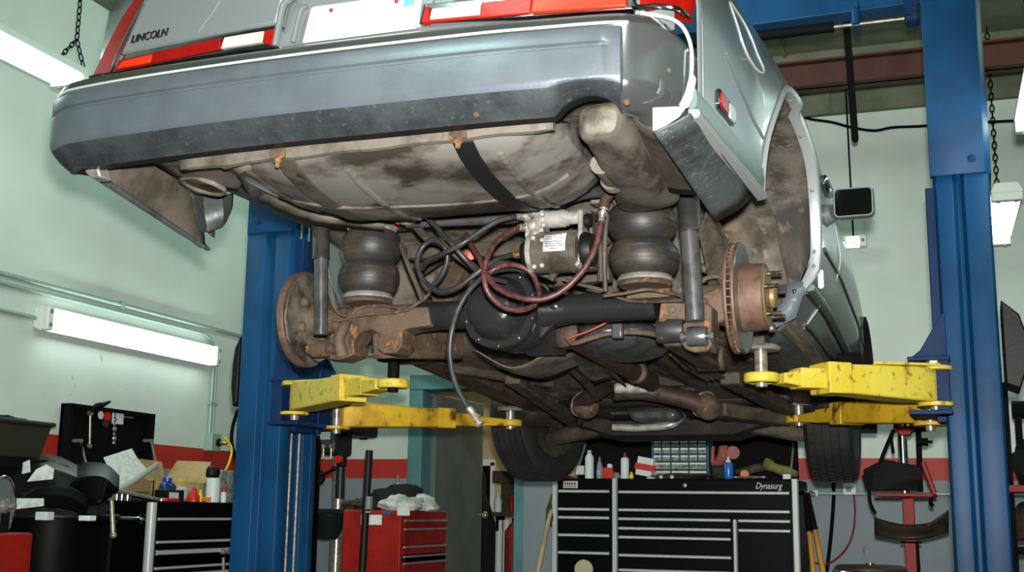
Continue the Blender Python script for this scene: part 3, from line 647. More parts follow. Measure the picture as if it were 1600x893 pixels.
def zdz(x,dz):
    """height of a profile row: shared slope, chamfered left end, cut-out over the right rail"""
    k=1+(.04*sm((x-.0)/.7)-.03*sm(-x/.7))*-1
    z=ztop(x)+dz*(k if x>-.80 else k*(zt0(x)-(zt0(x)-ztop(x))-1.858-.047*sm((-.865-x)/.05))/(.236*k))
    low=max(0,(-dz-.160))/.076
    if .555<x<.705: z+=.052*low*math.sin((x-.555)/.15*math.pi)**.6
    return z
prof=[(-.07,.004),(-.016,.0),(-.006,-.006),(.002,-.022),(.007,-.030),(.002,-.037),(.0,-.16),(-.006,-.178),(-.024,-.204),(-.044,-.216),(-.056,-.221),(-.085,-.219),(-.10,-.19)]
b=NB(); rows=[]
for (x,y),n in zip(PS,NS): rows.append([V((x,y,0))+n*o+V((0,0,zdz(x,dz))) for o,dz in prof])
grid(b,rows,cv=True,caps=True); bu=cp('rear_bumper',b,m['bumpermetal'],sharp=50)
b=NB(); tube(b,[V((x,y,zdz(x,-.030)))+n*.0035 for (x,y),n in [q for q in zip(PS,NS) if q[0][1]<-1.06 and q[0][0]<.725]],.0038,8,sm=0); cp('ridge_highlight',b,m['strip'],bu,label='pale line painting the flash highlight along the bumper top')  # pale tube stands in for the flash highlight on the top edge
i0=next(i for i,(x,y) in enumerate(PS) if y<-1.058); i1=max(i for i,(x,y) in enumerate(PS) if x<.715)
sel=list(range(i0,i1+1))
def band(name,prf,mat,label,groove=False,bev=0):
    b=NB(); rows=[]
    for q,i in enumerate(sel):
        x,y=PS[i]; n=NS[i]; g=min(1,max(0,(len(sel)-1-q-4)/2.0))*min(1,max(0,(q-1)/2.0)); gd=.0065*g if groove else 0; ed=0 if 0<q<len(sel)-1 else -.010
        rows.append([V((x,y,0))+n*(o+ed-(gd if gg==2 else gd*.35 if gg==1 else 0))+V((0,0,zdz(x,dz))) for o,dz,gg in prf])
    grid(b,rows,cv=True,caps=True); return cp(name,b,mat,bu,sharp=45,label=label)
band('bumper_pad',[(-.006,-.036,0),(.008,-.040,0),(.0105,-.044,0),(.0105,-.074,0),(.0105,-.0755,1),(.0105,-.078,2),(.0105,-.084,2),(.0105,-.0865,1),(.0105,-.088,0),(.0105,-.156,0),(.009,-.166,0),(.004,-.175,0),(-.012,-.172,0)],m['pad'],'blue-grey plastic face pad',True)
band('lower_pad',[(-.012,-.170,0),(.0038,-.1745,0),(-.003,-.184,0),(-.018,-.199,0),(-.034,-.212,0),(-.046,-.220,0),(-.051,-.225,0),(-.060,-.223,0),(-.055,-.19,0)],m['grimeshadepad'],'grimy lower band of the bumper, painted darker for the floor reflection')
band('underside_shade_lip',[(-.060,-.222,0),(-.092,-.222,0),(-.092,-.214,0),(-.060,-.214,0)],m['blacktrim'],'black bumper underside lip standing in for the shadow below it')  # black strip puts the shadow line under the bumper into colour
for px,py in ((979,158),(744,178)): 
    p=C(px,py,y=-1.115); b=NB(); lathe(b,[(.008,0),(.008,.008),(.004,.011)],V(p)+V((0,.006,0)),(0,-1,-.3),8); cp('bumper_bolt',b,m['rust'],bu)
b=NB(); tube(b,[C(px,py,y=y) for px,py,y in ((1000,21,-1.07),(1030,25,-1.045),(1052,31,-1.02),(1068,44,-.995),(1079,70,-.98),(1081,105,-.98),(1076,138,-.985),(1064,166,-.995))],.0045,8); cp('bumper_end_trim',b,m['strip'],bu,label='pale trim round the right bumper end')
b=NB(); pts=[]
for i in range(13):
    px,py=1131+(1196-1131)*i/12,84+(216-84)*i/12; q=C(px,py,x=.855+.034*i/12); pts.append((xs(q[1],q[2])+.001,q[1],q[2]))
tube(b,pts,.004,8,sm=0); cp('crease_line',b,m['paint'],side)
# ================= underside of the car =================
def path(pts,y): return [C(px,py,y=(y if len(q)==0 else q[0])) for px,py,*q in pts]
def zf(y): return 1.648-.070*(y-.45)
# kicked-up floor over the axle, heel board, floor pan with tunnel
b=NB(); rows=[]
prof=[(-1.04,1.945),(-.97,1.955),(-.6,1.985),(-.30,1.99),(.15,1.985),(.38,1.955),(.46,1.86),(.50,1.70),(.56,zf(.56)),(.9,zf(.9)),(1.4,zf(1.4)),(1.9,zf(1.9)),(2.35,zf(2.35)),(2.9,zf(2.9))]
xsn=[-.80,-.74,-.66,-.64,-.52,-.40,-.24,-.15,-.10,0,.10,.15,.24,.40,.52,.64,.66,.74,.80]
for x in xsn:
    r=[]
    for y,z in prof:
        tun=.10*max(0,1-abs(x)/.17)**.5 if y>.48 and abs(x)<.17 else 0
        rib=(.018 if abs(x) in(.40,.24) else 0) if y>.5 else 0
        r.append((x*(1.0 if y<.5 else 1.04),y,z+tun-rib*(.5+.5*math.sin(y*7))))
    rows.append(r)
grid(b,rows); cp('floor_pan',b,m['under'],solid=.008,sharp=50)
# engine bay mass, crossmember, radiator support
b=NB(); box(b,(-.62,2.0,1.50),(.62,3.2,1.95)); box(b,(-.80,2.75,1.47),(.80,3.25,1.9)); cp('engine_bay',b,m['underblack'],bev=.03)
b=NB(); rows=[]
for x in (-.60,-.45,-.3,0,.3,.45,.60):
    k=abs(x); z=1.36+.10*max(0,(k-.3)/.3); rows.append([(x,2.22,z+.09),(x,2.20,z+.02),(x,2.25,z),(x,2.40,z),(x,2.44,z+.03),(x,2.44,z+.12)])
grid(b,rows,cv=True,caps=True); cp('front_crossmember',b,m['underblack'],sharp=40)
for s in (-1,1):
    b=NB(); tube(b,[(s*.36,2.24,1.44),(s*.55,2.32,1.40),(s*.70,2.40,1.375)],[.05,.045,.035],10,flat=.6); tube(b,[(s*.40,2.60,1.45),(s*.56,2.48,1.41),(s*.70,2.42,1.385)],[.04,.04,.03],10); cp('lower_control_arm',b,m['underdark'])
    b=NB(); box(b,(s*.665-.055,.60,zf(.6)-.075),(s*.665+.055,.72,zf(.6)-.02)); rows=[]
    for y in (.5,.9,1.4,1.9,2.35): rows.append([(s*.66-.05,y,zf(y)+.01),(s*.66-.045,y,zf(y)-.035),(s*.66+.045,y,zf(y)-.035),(s*.66+.05,y,zf(y)+.01)])
    grid(b,rows,cv=True,caps=True); cp('frame_rail',b,m['underdark'],bev=.006)
    # rocker lower sill closing the body side to the floor
    b=NB(); rows=[]
    for y in (.46,.8,1.3,1.8,2.3,2.8,3.2): 
        o=s*(xs(y,1.64)-.02); rows.append([(o,y,zf(y)+.06),(o-s*.01,y,zf(y)-.002),(o-s*.06,y,zf(y)-.022),(o-s*.13,y,zf(y)-.015),(o-s*.16,y,zf(y)+.03)])
    grid(b,rows); cp('rocker_sill',b,m['underdark'] if s<0 else m['skirt'],solid=.006,sharp=45)
b=NB()
for i in range(4):
    o=V(C(1048+i*9,553-i*1.5,y=.52)); tube(b,[o,o+V((.0,.2,-.02)),o+V((.02,.5,-.035))],.006,6,sm=0)
cp('brake_line',b,m['underdark'],label='bundle of lines clipped under the right floor')
# tank, straps, lip
def tanksec(x):
    e=max(0,(-.10-x)/.345) if x<0 else max(0,(x-.32)/.185); e=min(e,1); k=1-(.66*e**1.7 if x<0 else .62*e**2.2)
    zt=1.915; S=[(-.985,1.885),(-.975,1.860),(-.93,1.836),(-.86,1.815),(-.78,1.802),(-.70,1.794),(-.60,1.794),(-.52,1.806),(-.47,1.83),(-.46,1.90),(-.55,1.94),(-.90,1.94)]
    yc=-.72
    return [(x,yc+(y-yc)*(1-.32*e**3),zt+(z-zt)*k) for y,z in S]
b=NB(); rows=[tanksec(-.445+.95*i/30) for i in range(31)]; grid(b,rows,cv=True,caps=True); 
tk=cp('fuel_tank',b,m['tank'],sharp=50)
b=NB(); 
for x0 in(-.36,-.05,.36): tube(b,[(x0,y,z-.001) for _,y,z in tanksec(x0)[2:8]],.005,6,flat=2)
tube(b,[(x,-.70+.02*math.sin(x*9),tanksec(x)[5][2]-.0) for x in [(-.40+.86*i/20) for i in range(21)]],.005,6,sm=0)
cp('tank_rib',b,m['tank'],tk)
for x0,px,py in ((-.205,441,246),(.285,718,219)):
    b=NB(); rows=[]
    for i,(x,y,z) in enumerate(tanksec(x0)[0:10]): rows.append([(x0-.026,y-.006,z-.006),(x0+.026,y-.006,z-.006),(x0+.026,y-.002,z-.001),(x0-.026,y-.002,z-.001)])
    grid(b,rows,cv=True,caps=True); st=cp('tank_strap',b,m['blacktrim'] if x0>0 else m['underdark'],tk,bev=.002,label='black strap round the tank')
    b=NB(); q=V((x0,-1.008,1.868)); box(b,q+V((-.022,-.006,-.012)),q+V((.022,.02,.012))); lathe(b,[(.012,0),(.012,.012),(.007,.014),(.007,.026)],q+V((0,-.0,-.010)),(0,0,-1),8); cp('strap_hook',b,m['rust'],st,bev=.003)
b=NB(); rows=[]
for i in range(25):
    x=-.50+1.02*i/24; w=.002*math.sin(i*1.3)
    rows.append([(x,-1.015,1.945),(x,-1.010,1.895+w*.3),(x,-1.003,1.860+w),(x,-.996,1.858+w),(x,-.990,1.884)])
grid(b,rows); cp('trunk_floor_lip',b,m['lip'],solid=.004,sharp=60)
# rear body rails
def rail(name,secs,mat,label=None):
    """secs: (px,py,y,half width px,half height px)"""
    b=NB(); rows=[]
    for px,py,y,wx,wz in secs:
        c=V(C(px,py,y=y)); k=(C(px+10,py,y=y)[0]-c.x)/10
        rows.append([c+V((math.copysign(abs(math.cos(a))**.6,math.cos(a))*wx*k,0,math.copysign(abs(math.sin(a))**.6,math.sin(a))*wz*k)) for a in [2*math.pi*j/20 for j in range(20)]])
    rr=[]
    for i in range(len(rows)-1):
        for q in range(4): rr.append([rows[i][j].lerp(rows[i+1][j],q/4) for j in range(20)])
    rr.append(rows[-1]); grid(b,rr,cv=True,caps=True); jitter(b,.006,14); return cp(name,b,mat,label=label,sharp=60)
ra=rail('rear_rail',[(940,186,-1.075,10,8),(939,188,-1.07,24,20),(938,190,-1.045,34,29),(958,210,-.92,38,32),(978,242,-.75,40,36),(1002,275,-.5,44,36),(1012,300,-.28,50,30)],m['rail'],'dusty grey right body rail end')
b=NB(); 
for i,(px,py) in enumerate(((972,205),(980,222),(986,236),(993,246))): ball(b,C(px,py,y=-.94+.06*i),.014+.003*(i%2),1.2,1.2,1,10)
jitter(b,.006,30); cp('rail_seam',b,m['rail'],ra)
loftpx('rear_rail',[[C(225,245,y=-1.02),C(300,236,y=-1.03),C(375,236,y=-1.03)],[C(262,268,y=-.85),C(318,262,y=-.86),C(385,262,y=-.85)],[C(292,286,y=-.7),C(330,294,y=-.7),C(372,300,y=-.66)]],m['lip'],.006,n=5,label='rusty left body rail end')
b=NB(); c=V(C(318,290,y=-.73)); tube(b,[c+V((.066*math.cos(a),.05*math.sin(a),-.010*math.sin(a)-.014*math.cos(a))) for a in [2*math.pi*i/14 for i in range(15)]],.007,8,sm=3); jitter(b,.004,25); rg=cp('rail_end_flange',b,m['lip'])
b=NB(); grid(b,[[c+V((k*.064*math.cos(a),k*.048*math.sin(a),.012*(1-k)-.010*k*math.sin(a)-.014*k*math.cos(a))) for a in [2*math.pi*i/24 for i in range(24)]] for k in (.02,.5,1)],cv=True); cp('rail_end_cup',b,m['rustdark'],rg)
b=NB(); tube(b,[C(378,246,y=-1.0),C(352,249,y=-1.0),C(350,262,y=-.98),C(372,257,y=-.98)],.004,6); cp('hook',b,m['underdark'])
loftpx('trunk_well_panel',[[C(985,180,y=-.98),C(1003,196,y=-.98),C(1024,208,y=-.98)],[C(1010,250,y=-.72),C(1030,258,y=-.72),C(1056,262,y=-.72)],[C(1030,296,y=-.45),C(1060,303,y=-.45),C(1090,304,y=-.45)]],m['underdark'],.006,n=4)
b=NB(); loft=[[C(385,255,y=-.99),C(360,262,y=-.9)],[C(420,302,y=-.6),C(400,316,y=-.55)],[C(500,340,y=-.35),C(480,350,y=-.3)],[C(600,352,y=-.28),C(600,362,y=-.22)]]
loftpx('spare_well_edge',loft,m['lip'],.01,n=4); b.free()
# filler pipe, vent pipe, brackets behind the tank
b=NB(); tube(b,[C(938,256,y=-.78),C(953,270,y=-.68),C(962,285,y=-.55)],[.026,.028,.028],12); lathe(b,[(.034,0),(.034,.02),(.028,.02)],C(957,278,y=-.62),(0.1,.9,-.25),16); cp('filler_pipe',b,m['lip'])
b=NB(); tube(b,[C(636,348,y=-.22),C(700,345,y=-.22),C(826,337,y=-.22),C(900,306,y=-.30),C(958,297,y=-.38)],.017,10); cp('vent_pipe',b,m['shock'],label='grey pipe behind the tank')
b=NB(); box(b,C(922,318,y=-.2),V(C(945,300,y=-.2))+V((0,.05,0))); cp('bracket',b,m['lip'],bev=.004)
b=NB(); tube(b,[C(905,360,y=-.20),C(935,380,y=-.2),C(940,440,y=-.2)],.012,8); tube(b,[C(948,335,y=-.22),C(944,400,y=-.22),C(946,455,y=-.2)],.008,8); cp('bracket',b,m['underdark'])
# upper cross brace & panhard style rods behind the springs
b=NB(); obox(b,C(560,345,y=.0),C(990,318,y=.0),.10,.07); cp('body_crossmember',b,m['underdark'],bev=.012)
b=NB(); obox(b,C(640,395,y=.12),C(830,388,y=.12),.05,.05); obox(b,C(860,440,y=.05),C(955,428,y=.05),.05,.045); tube(b,[C(648,428,y=.1),C(735,372,y=.2)],.022,10,sm=0); tube(b,[C(870,430,y=.1),C(950,372,y=.2)],.02,10,sm=0); cp('upper_control_arm',b,m['underdark'],bev=.006)
b=NB(); obox(b,C(690,470,y=.08),C(735,400,y=.30),.07,.06); cp('upper_control_arm',b,m['rust'],bev=.006)
# ---- axle ----
b=NB(); cyl(b,(-.70,0,1.622),(1,0,0),.043,.42,24); ax=cp('axle_housing',b,m['rust'],sharp=45,label='rusty left end of the axle tube')
b=NB(); lathe(b,[(.044,0),(.046,.02),(.046,.17),(.062,.24)],(-.30,0,1.622),(1,0,0),24); lathe(b,[(.062,0),(.048,.07),(.045,.09),(.045,.36)],(.14,0,1.622),(1,0,0),24)
ball(b,(.03,.05,1.62),.125,1.0,1.15,.98,28); obox(b,(.03,.10,1.60),(.05,.30,1.585),.13,.13)
prism(b,[(.13,-.02,1.60),(.20,-.02,1.59),(.13,-.02,1.53)],(0,.03,0))
cp('differential_housing',b,m['diff'],ax,sharp=45,label='black oily differential housing')
b=NB(); cy=V((.018,-.075,1.62))
def octo(r,y,k=.86):
    out=[]
    for j in range(32):
        a=2*math.pi*j/32+math.pi/32; rr_=r*min(1.0,k/max(abs(math.cos(a)),abs(math.sin(a))*.98)) if False else r*(1-.035*(math.cos(4*a)*.5+.5))
        out.append(V((cy.x+rr_*math.cos(a)*.98,y,cy.z+rr_*math.sin(a)*1.02)))
    return out
rows=[octo(.128,-.055),octo(.128,-.078),octo(.124,-.084),octo(.104,-.084),octo(.100,-.092),octo(.094,-.125),octo(.080,-.150),octo(.055,-.162),octo(.02,-.166)]
grid(b,rows,cv=True,caps=True); dc=cp('differential_cover',b,m['diff'],ax,sharp=50)
for j in range(10):
    a=2*math.pi*(j+.5)/10; b=NB(); hexbolt(b,(cy.x+.115*math.cos(a),-.084,cy.z+.117*math.sin(a)),(0,-1,0),.008,.009); cp('cover_bolt',b,m['diff'],dc)
b=NB(); lathe(b,[(.014,0),(.014,.006),(.007,.010)],C(866,477,y=-.05),(0,-1,0),8); cp('filler_plug',b,m['diff'],dc)
b=NB(); obox(b,C(806,484,y=-.185),C(826,479,y=-.185),.008,.012); cp('cover_tab',b,m['diff'],dc)
# springs, shocks
def airspring(px,z0,z1,y,r,name='air_spring',lean=0):
    x=C(px,400,y=y)[0]; h=z1-z0
    b=NB(); P=[]
    for i in range(41):
        t=i/40; s=abs(math.sin(2*math.pi*t))**.55; rr_=.074+(r-.074)*s
        if abs(t-.5)<.08: rr_=max(rr_,.079)
        P.append((rr_,.014+t*(h-.028)))
    rows=[]
    for rr_,hh in P: rows.append([V((x+lean*(hh/h)+rr_*math.cos(a),y+rr_*math.sin(a),z0+hh)) for a in [2*math.pi*j/40 for j in range(40)]])
    grid(b,rows,cv=True,caps=True); s=cp(name,b,m['rubber'],sharp=60)
    b=NB()
    for t in (.18,.27,.36,.64,.72,.80):
        rr_=.0742+(r-.074)*abs(math.sin(2*math.pi*t))**.55; zz_=z0+.014+t*(h-.028)
        tube(b,[V((x+lean*t+rr_*math.cos(a),y+rr_*math.sin(a),zz_)) for a in [2*math.pi*j/40 for j in range(41)]],.0014,5,sm=0)
    cp('bellows_ridge',b,m['rubber'],s)
    b=NB(); lathe(b,[(.06,0),(.080,.0),(.083,.006),(.078,.016),(.070,.020),(.05,.02)],(x,y,z0-.004),(0,0,1),36); cp('retainer_ring',b,m['brightmetal'],s,label='bright lower retainer ring')
    b=NB(); lathe(b,[(.05,-.0),(.072,.0),(.078,.005),(.085,.018),(.080,.028),(.05,.03)],(x+lean,y,z1-.016),(0,0,1),36); cp('retainer_ring',b,m['brightmetal'],s,label='bright upper retainer ring')
    # seat on axle and body
    b=NB(); lathe(b,[(.074,0),(.078,.006),(.074,.012)],(x,y,z0-.018),(0,0,1),30); obox(b,(x,y+.03,z0-.032),(x,.05,z0-.032),.13,.025); cp('spring_seat',b,m['rust'],ax)
    b=NB(); rows=[]
    lathe(b,[(.075,0),(.095,.012),(.11,.05),(.13,.10)],(x+lean,y,z1+.008),(0,0,1),24); cp('spring_tower',b,m['underdark'])
airspring(577,1.668,1.900,-.12,.0985,lean=.008)
airspring(1008,1.672,1.912,-.12,.104,lean=-.012)
def shock(p0,p1,pm,y,r0,r1,eye):
    a=V(C(*p0,y=y)); mdl=V(C(*pm,y=y)); e=V(C(*p1,y=y-.0)); d=(e-a).normalized()
    b=NB(); cyl(b,mdl-d*.02,d,r1,(e-mdl).length+.0,24); s=cp('shock_absorber',b,m['shock'],sharp=50)
    b=NB(); lathe(b,[(r0*.9,0),(r0,.004),(r0,(mdl-a).length-.012),(r0*1.04,(mdl-a).length-.010),(r0*1.04,(mdl-a).length),(r1,(mdl-a).length)],a,d,24); cp('dust_tube',b,m['shocktube'],s,label='black upper dust tube',sharp=50)
    b=NB(); lathe(b,[(.012,-.028),(.026,-.028),(.028,-.024),(.028,.024),(.026,.028),(.012,.028)],e+d*.024,(1,0,0),22); lathe(b,[(.009,-.045),(.009,.045)],e+d*.024,(1,0,0),12); 
    for q in (-.047,.038): lathe(b,[(.016,0),(.016,.010)],e+d*.024+V((q,0,0)),(1,0,0),6)
    cp('lower_eye',b,m['shock'] if eye else m['rust'],s)
shock((502,340),(501,533),(502,405),-.16,.0275,.0225,False)
shock((1075,305),(1089,512),(1077,363),-.16,.0325,.0275,True)
# lower arm brackets traced round the axle ends
def plate(name,pts,y,t,mat,parent,bev=.006,label=None):
    b=NB(); prism(b,[C(px,py,y=y) for px,py in pts],(0,t,0)); return cp(name,b,mat,parent,bev=bev,label=label)
PL=[(516,500),(545,492),(590,488),(640,480),(668,478),(672,508),(640,512),(628,516),(628,540),(618,551),(600,552),(588,545),(592,522),(580,514),(562,518),(552,535),(554,553),(530,562),(505,560),(490,550),(497,537),(512,535),(522,520)]
bl=plate('arm_bracket',PL,-.055,.10,m['rust'],ax,label='rusty lower arm bracket on the left axle end')
for (q,r_,h_) in ((C(609,537,y=-.055),.012,.018),(C(500,552,y=-.055),.018,.03),(C(552,497,y=-.056),.010,.01)): b=NB(); lathe(b,[(r_*1.6,0),(r_*1.6,.006),(r_,.008),(r_,h_)],q,(0,-1,0),8); cp('bracket_bolt',b,m['rust'],bl)
b=NB(); tube(b,[C(535,556,y=-.08),C(530,530,y=-.09),C(540,505,y=-.07),C(548,490,y=-.05)],[.022,.018,.018,.014],10); cp('caliper_bracket',b,m['rust'],bl)
b=NB(); p0=V(C(592,536,y=.0)); obox(b,C(596,536,y=.02),C(706,540,y=.5),.07,.10); obox(b,C(590,556,y=.02),C(706,558,y=.5),.10,.008); tube(b,[C(690,540,y=.5),C(718,540,y=.5)],.05,16,sm=0); cp('trailing_arm',b,m['rust'],bev=.008)
PR=[(1032,470),(1070,472),(1074,500),(1070,503),(1068,498),(1040,498),(1034,516),(1036,530),(1030,528),(1028,505)]
br=plate('arm_bracket',PR,-.05,.10,m['rust'],ax,label='rusty lower arm bracket on the right axle end')
b=NB(); c=V(C(1049,516,y=-.02)); lathe(b,[(.012,-.04),(.036,-.04),(.038,-.035),(.038,.035),(.036,.04),(.012,.04)],c,(1,0,0),24); cp('arm_bushing',b,m['shocktube'],br)
b=NB(); lathe(b,[(.012,0),(.012,.006),(.006,.009)],C(1050,483,y=-.055),(0,-1,0),10); cp('bracket_bolt',b,m['rust'],br)
PR2=[(1066,505),(1075,500),(1106,500),(1112,520),(1106,548),(1085,550),(1070,545),(1064,535)]
b2_=plate('shock_bracket',PR2,-.13,.03,m['rust'],ax)
plate('shock_bracket',[(1098,470),(1112,478),(1112,540),(1104,548),(1098,535)],-.15,.11,m['rust'],ax)
b=NB(); obox(b,c+V((0,.03,0)),(.53,.62,1.535),.07,.085); tube(b,[V((.48,.62,1.535)),V((.58,.62,1.535))],.045,16,sm=0); cp('trailing_arm',b,m['underdark'],bev=.008)
b=NB(); obox(b,C(1112,486,y=-.02),C(1140,472,y=-.02),.09,.10); cyl(b,(.62,0,1.622),(1,0,0),.05,.13,22); cp('axle_end',b,m['rust'],ax,bev=.01)
# brake rotors and hubs
rc=V((-.722,0,1.632))
b=NB(); lathe(b,[(.05,-.012),(.160,-.012),(.162,-.010),(.162,.009),(.160,.012),(.05,.012)],rc,(1,0,0),64); rl=cp('brake_rotor',b,m['rotor'],sharp=40,label='rusty left brake rotor, inner face showing')
b=NB(); lathe(b,[(.150,.014),(.147,.018),(.112,.020),(.095,.030),(.07,.032),(.05,.045),(.03,.06)],rc,(1,0,0),48); jitter(b,.004,25); cp('dust_shield',b,m['dustshield'],rl,label='grimy dust shield')
b=NB()
for a,rr_ in ((.3,.085),(1.4,.088),(2.5,.08),(3.6,.085),(4.6,.088),(5.5,.08)): lathe(b,[(.018,0),(.018,.012),(.010,.02)],rc+V((.028,rr_*math.cos(a),rr_*math.sin(a))),(1,0,0),10)
lathe(b,[(.055,0),(.055,.04),(.045,.06)],rc+V((.02,0,0)),(1,0,0),24); cp('hub_flange',b,m['rust'],rl)
xr0=C(1143,466,y=0)[0]; rc=V((xr0+.006,0,1.628)); RR=.164
b=NB(); 
for x0,x1 in ((0,.009),(.021,.030)): lathe(b,[(.075,x0),(RR-.001,x0),(RR,x0+.002),(RR,x1-.002),(RR-.001,x1),(.075,x1)],rc,(1,0,0),72)
rt=cp('brake_rotor',b,m['rotor'],sharp=40,label='rusty vented right brake rotor')
b=NB()
for j in range(44):
    a=2*math.pi*j/44; o=rc+V((.015,0,0)); d=V((0,math.cos(a),math.sin(a))); obox(b,o+d*.08,o+d*(RR-.006),.014,.004,up=(0,-math.sin(a),math.cos(a)))
cp('cooling_vane',b,m['rotor'],rt)
b=NB(); lathe(b,[(.105,.0302),(.160,.0302),(.161,.031),(.160,.0318),(.105,.0318)],rc,(1,0,0),64); cp('friction_face',b,m['rotorface'],rt,label='bright outer friction face')
b=NB(); lathe(b,[(.09,-.0018),(.160,-.0018),(.161,-.001),(.160,-.0002),(.09,-.0002)],rc,(1,0,0),64); cp('friction_face',b,m['dustshield'],rt)
b=NB(); xh=C(1199,450,y=0)[0]-rc.x; lathe(b,[(.100,.026),(.101,.032),(.098,xh-.004),(.094,xh),(.04,xh),(.038,xh+.006),(.034,xh+.012),(.01,xh+.012)],rc,(1,0,0),48); hb=cp('rotor_hat',b,m['rotor'],rt,sharp=40)
b=NB(); lathe(b,[(.086,xh),(.084,xh+.003),(.045,xh+.003)],rc,(1,0,0),40); lathe(b,[(.036,xh),(.034,xh+.022),(.028,xh+.026)],rc,(1,0,0),28); cp('hub_face',b,MT('dull_yellow_metal',(138,118,74),.5,.3),rt,label='yellowed hub face')
for j in range(5):
    a=2*math.pi*j/5+.35; o=rc+V((xh,.068*math.cos(a),.068*math.sin(a))); b=NB()
    lathe(b,[(.0072,0),(.0072,.012)]+[(.0062+.0008*(q%2),.012+q*.0016) for q in range(18)]+[(.005,.044),(.001,.044)],o,(1,0,0),12); cp('wheel_stud',b,m['stud'],rt)
b=NB(); lathe(b,[(.012,0),(.012,.02),(.006,.024)],C(1205,513,y=.05),(.3,-1,0),8); cp('caliper_pin',b,m['stud'],ax)
b=NB(); tube(b,[C(1138,415,y=-.02),C(1130,432,y=-.03),C(1136,445,y=-.02)],[.016,.02,.014],8); cp('caliper_bracket',b,m['rust'],ax)
b=NB(); box(b,C(1092,412,y=.05),V(C(1112,383,y=.05))+V((0,.1,0))); tube(b,[C(1095,418,y=.05),C(1107,421,y=.05)],.014,8,sm=0); cp('bump_stop',b,m['underdark'],bev=.006)
loftpx('inner_wheelhouse',[[C(1092,365,y=-.2),C(1105,330,y=-.3),C(1120,345,y=-.35)],[C(1105,420,y=.0),C(1122,380,y=-.05),C(1136,378,y=-.1)],[C(1112,470,y=.2),C(1130,440,y=.2),C(1142,425,y=.2)]],m['under'],.006)
# exhaust, driveshaft, muffler, heat shield
b=NB(); d0=V((.125,.24,1.585)); d1_=V((.15,1.25,1.53)); tube(b,[d0,d1_],.037,18,sm=0); lathe(b,[(.03,0),(.05,.01),(.05,.05),(.03,.06)],d0+V((0,-.03,0)),d1_-d0,16); lathe(b,[(.03,0),(.046,.01),(.046,.05),(.03,.06)],C(992,580,y=1.0),d1_-d0,16); cp('driveshaft',b,m['rustdark'],sharp=45)
b=NB(); mc=V(C(972,532,y=.55)); ball(b,mc,1,.165,.26,.070,28); cp('muffler',b,m['tank'] if False else m['shock'],sharp=60,label='grey oval muffler ahead of the axle')
b=NB(); rows=[]
for dx in(-.10,-.05,0.0,.05,.10): tube(b,[mc+V((dx,-.20,-.040+.02*abs(dx)*10)),mc+V((dx,0,-.066+.01*abs(dx)*10)),mc+V((dx,.18,-.048+.02*abs(dx)*10))],.006,6)
cp('muffler_rib',b,m['shock'],[o for o in car.children if o.name.startswith('muffler')][0])
loftpx('heat_shield',[[C(738,545,y=.42),C(800,575,y=.42),C(862,548,y=.42)],[C(760,562,y=.55),C(818,586,y=.55),C(893,556,y=.55)],[C(790,575,y=.75),C(845,592,y=.75),C(905,572,y=.75)]],m['lip'],.004,n=5,label='creased grey floor shield ahead of the differential')
loftpx('heat_shield',[[C(868,556,y=.72),C(910,552,y=.72),C(948,574,y=.72)],[C(905,582,y=.95),C(936,577,y=.95),C(968,592,y=.95)],[C(930,600,y=1.2),C(958,592,y=1.2),C(978,604,y=1.2)]],m['rail'],.004,n=4,label='pale angled shield beside the driveshaft')
b=NB(); tube(b,[C(905,630,y=1.66),C(925,617,y=1.6),C(950,600,y=1.5),C(962,585,y=1.4)],.036,14); tube(b,[C(958,612,y=1.55),C(1000,610,y=1.6),C(1050,618,y=1.62),C(1085,628,y=1.65),C(1108,640,y=1.68)],.040,16); ex=cp('exhaust_pipe',b,m['rustdark'],sharp=50)
for p0,p1 in (((905,628),(938,648)),((1096,628),(1122,648))):
    b=NB(); a=V(C(*p0,y=1.70)); e=V(C(*p1,y=1.62)); d=e-a; lathe(b,[(.030,0),(.056,.02),(.058,.05),(.050,.085),(.036,.10)],a,d,22); q=cp('catalyst_cup',b,m['rust'],ex,sharp=50)
    b=NB(); aa,u,w=basis(d); cc=a+aa*.022; tube(b,[cc+(u*math.cos(t)+w*math.sin(t))*.058 for t in [2*math.pi*k/24 for k in range(25)]],.005,6,sm=0); cp('flange_ring',b,m['steel'],q,label='light welded ring')
b=NB(); tube(b,[C(880,606,y=1.9),C(960,616,y=1.9),C(1040,610,y=1.9),C(1130,604,y=1.9)],.02,10); obox(b,C(880,616,y=1.98),C(1140,608,y=1.98),.07,.045); cp('transmission_crossmember',b,m['underblack'],bev=.008)
b=NB(); box(b,C(958,614,y=1.36),V(C(1012,596,y=1.36))+V((0,.28,0))); tp=cp('transmission_pan',b,m['alu'],bev=.012,label='bright transmission pan')
b=NB(); tube(b,[C(958,667,y=2.05),C(1000,668,y=2.05),C(1046,664,y=2.05),C(1060,655,y=2.08),C(1066,648,y=2.1)],.018,12); cp('oil_pan_edge',b,m['alu'])
b=NB(); rows=[]
for i,(px,py) in enumerate(((975,640),(1040,636),(1080,644),(1060,656),(990,656))): pass
prism(b,[C(975,640,y=1.95),C(1045,634,y=1.95),C(1062,645,y=1.95),C(1050,658,y=1.95),C(990,658,y=1.95)],(0,.35,0)); cp('oil_pan',b,m['tank'] if False else m['shock'],bev=.02)
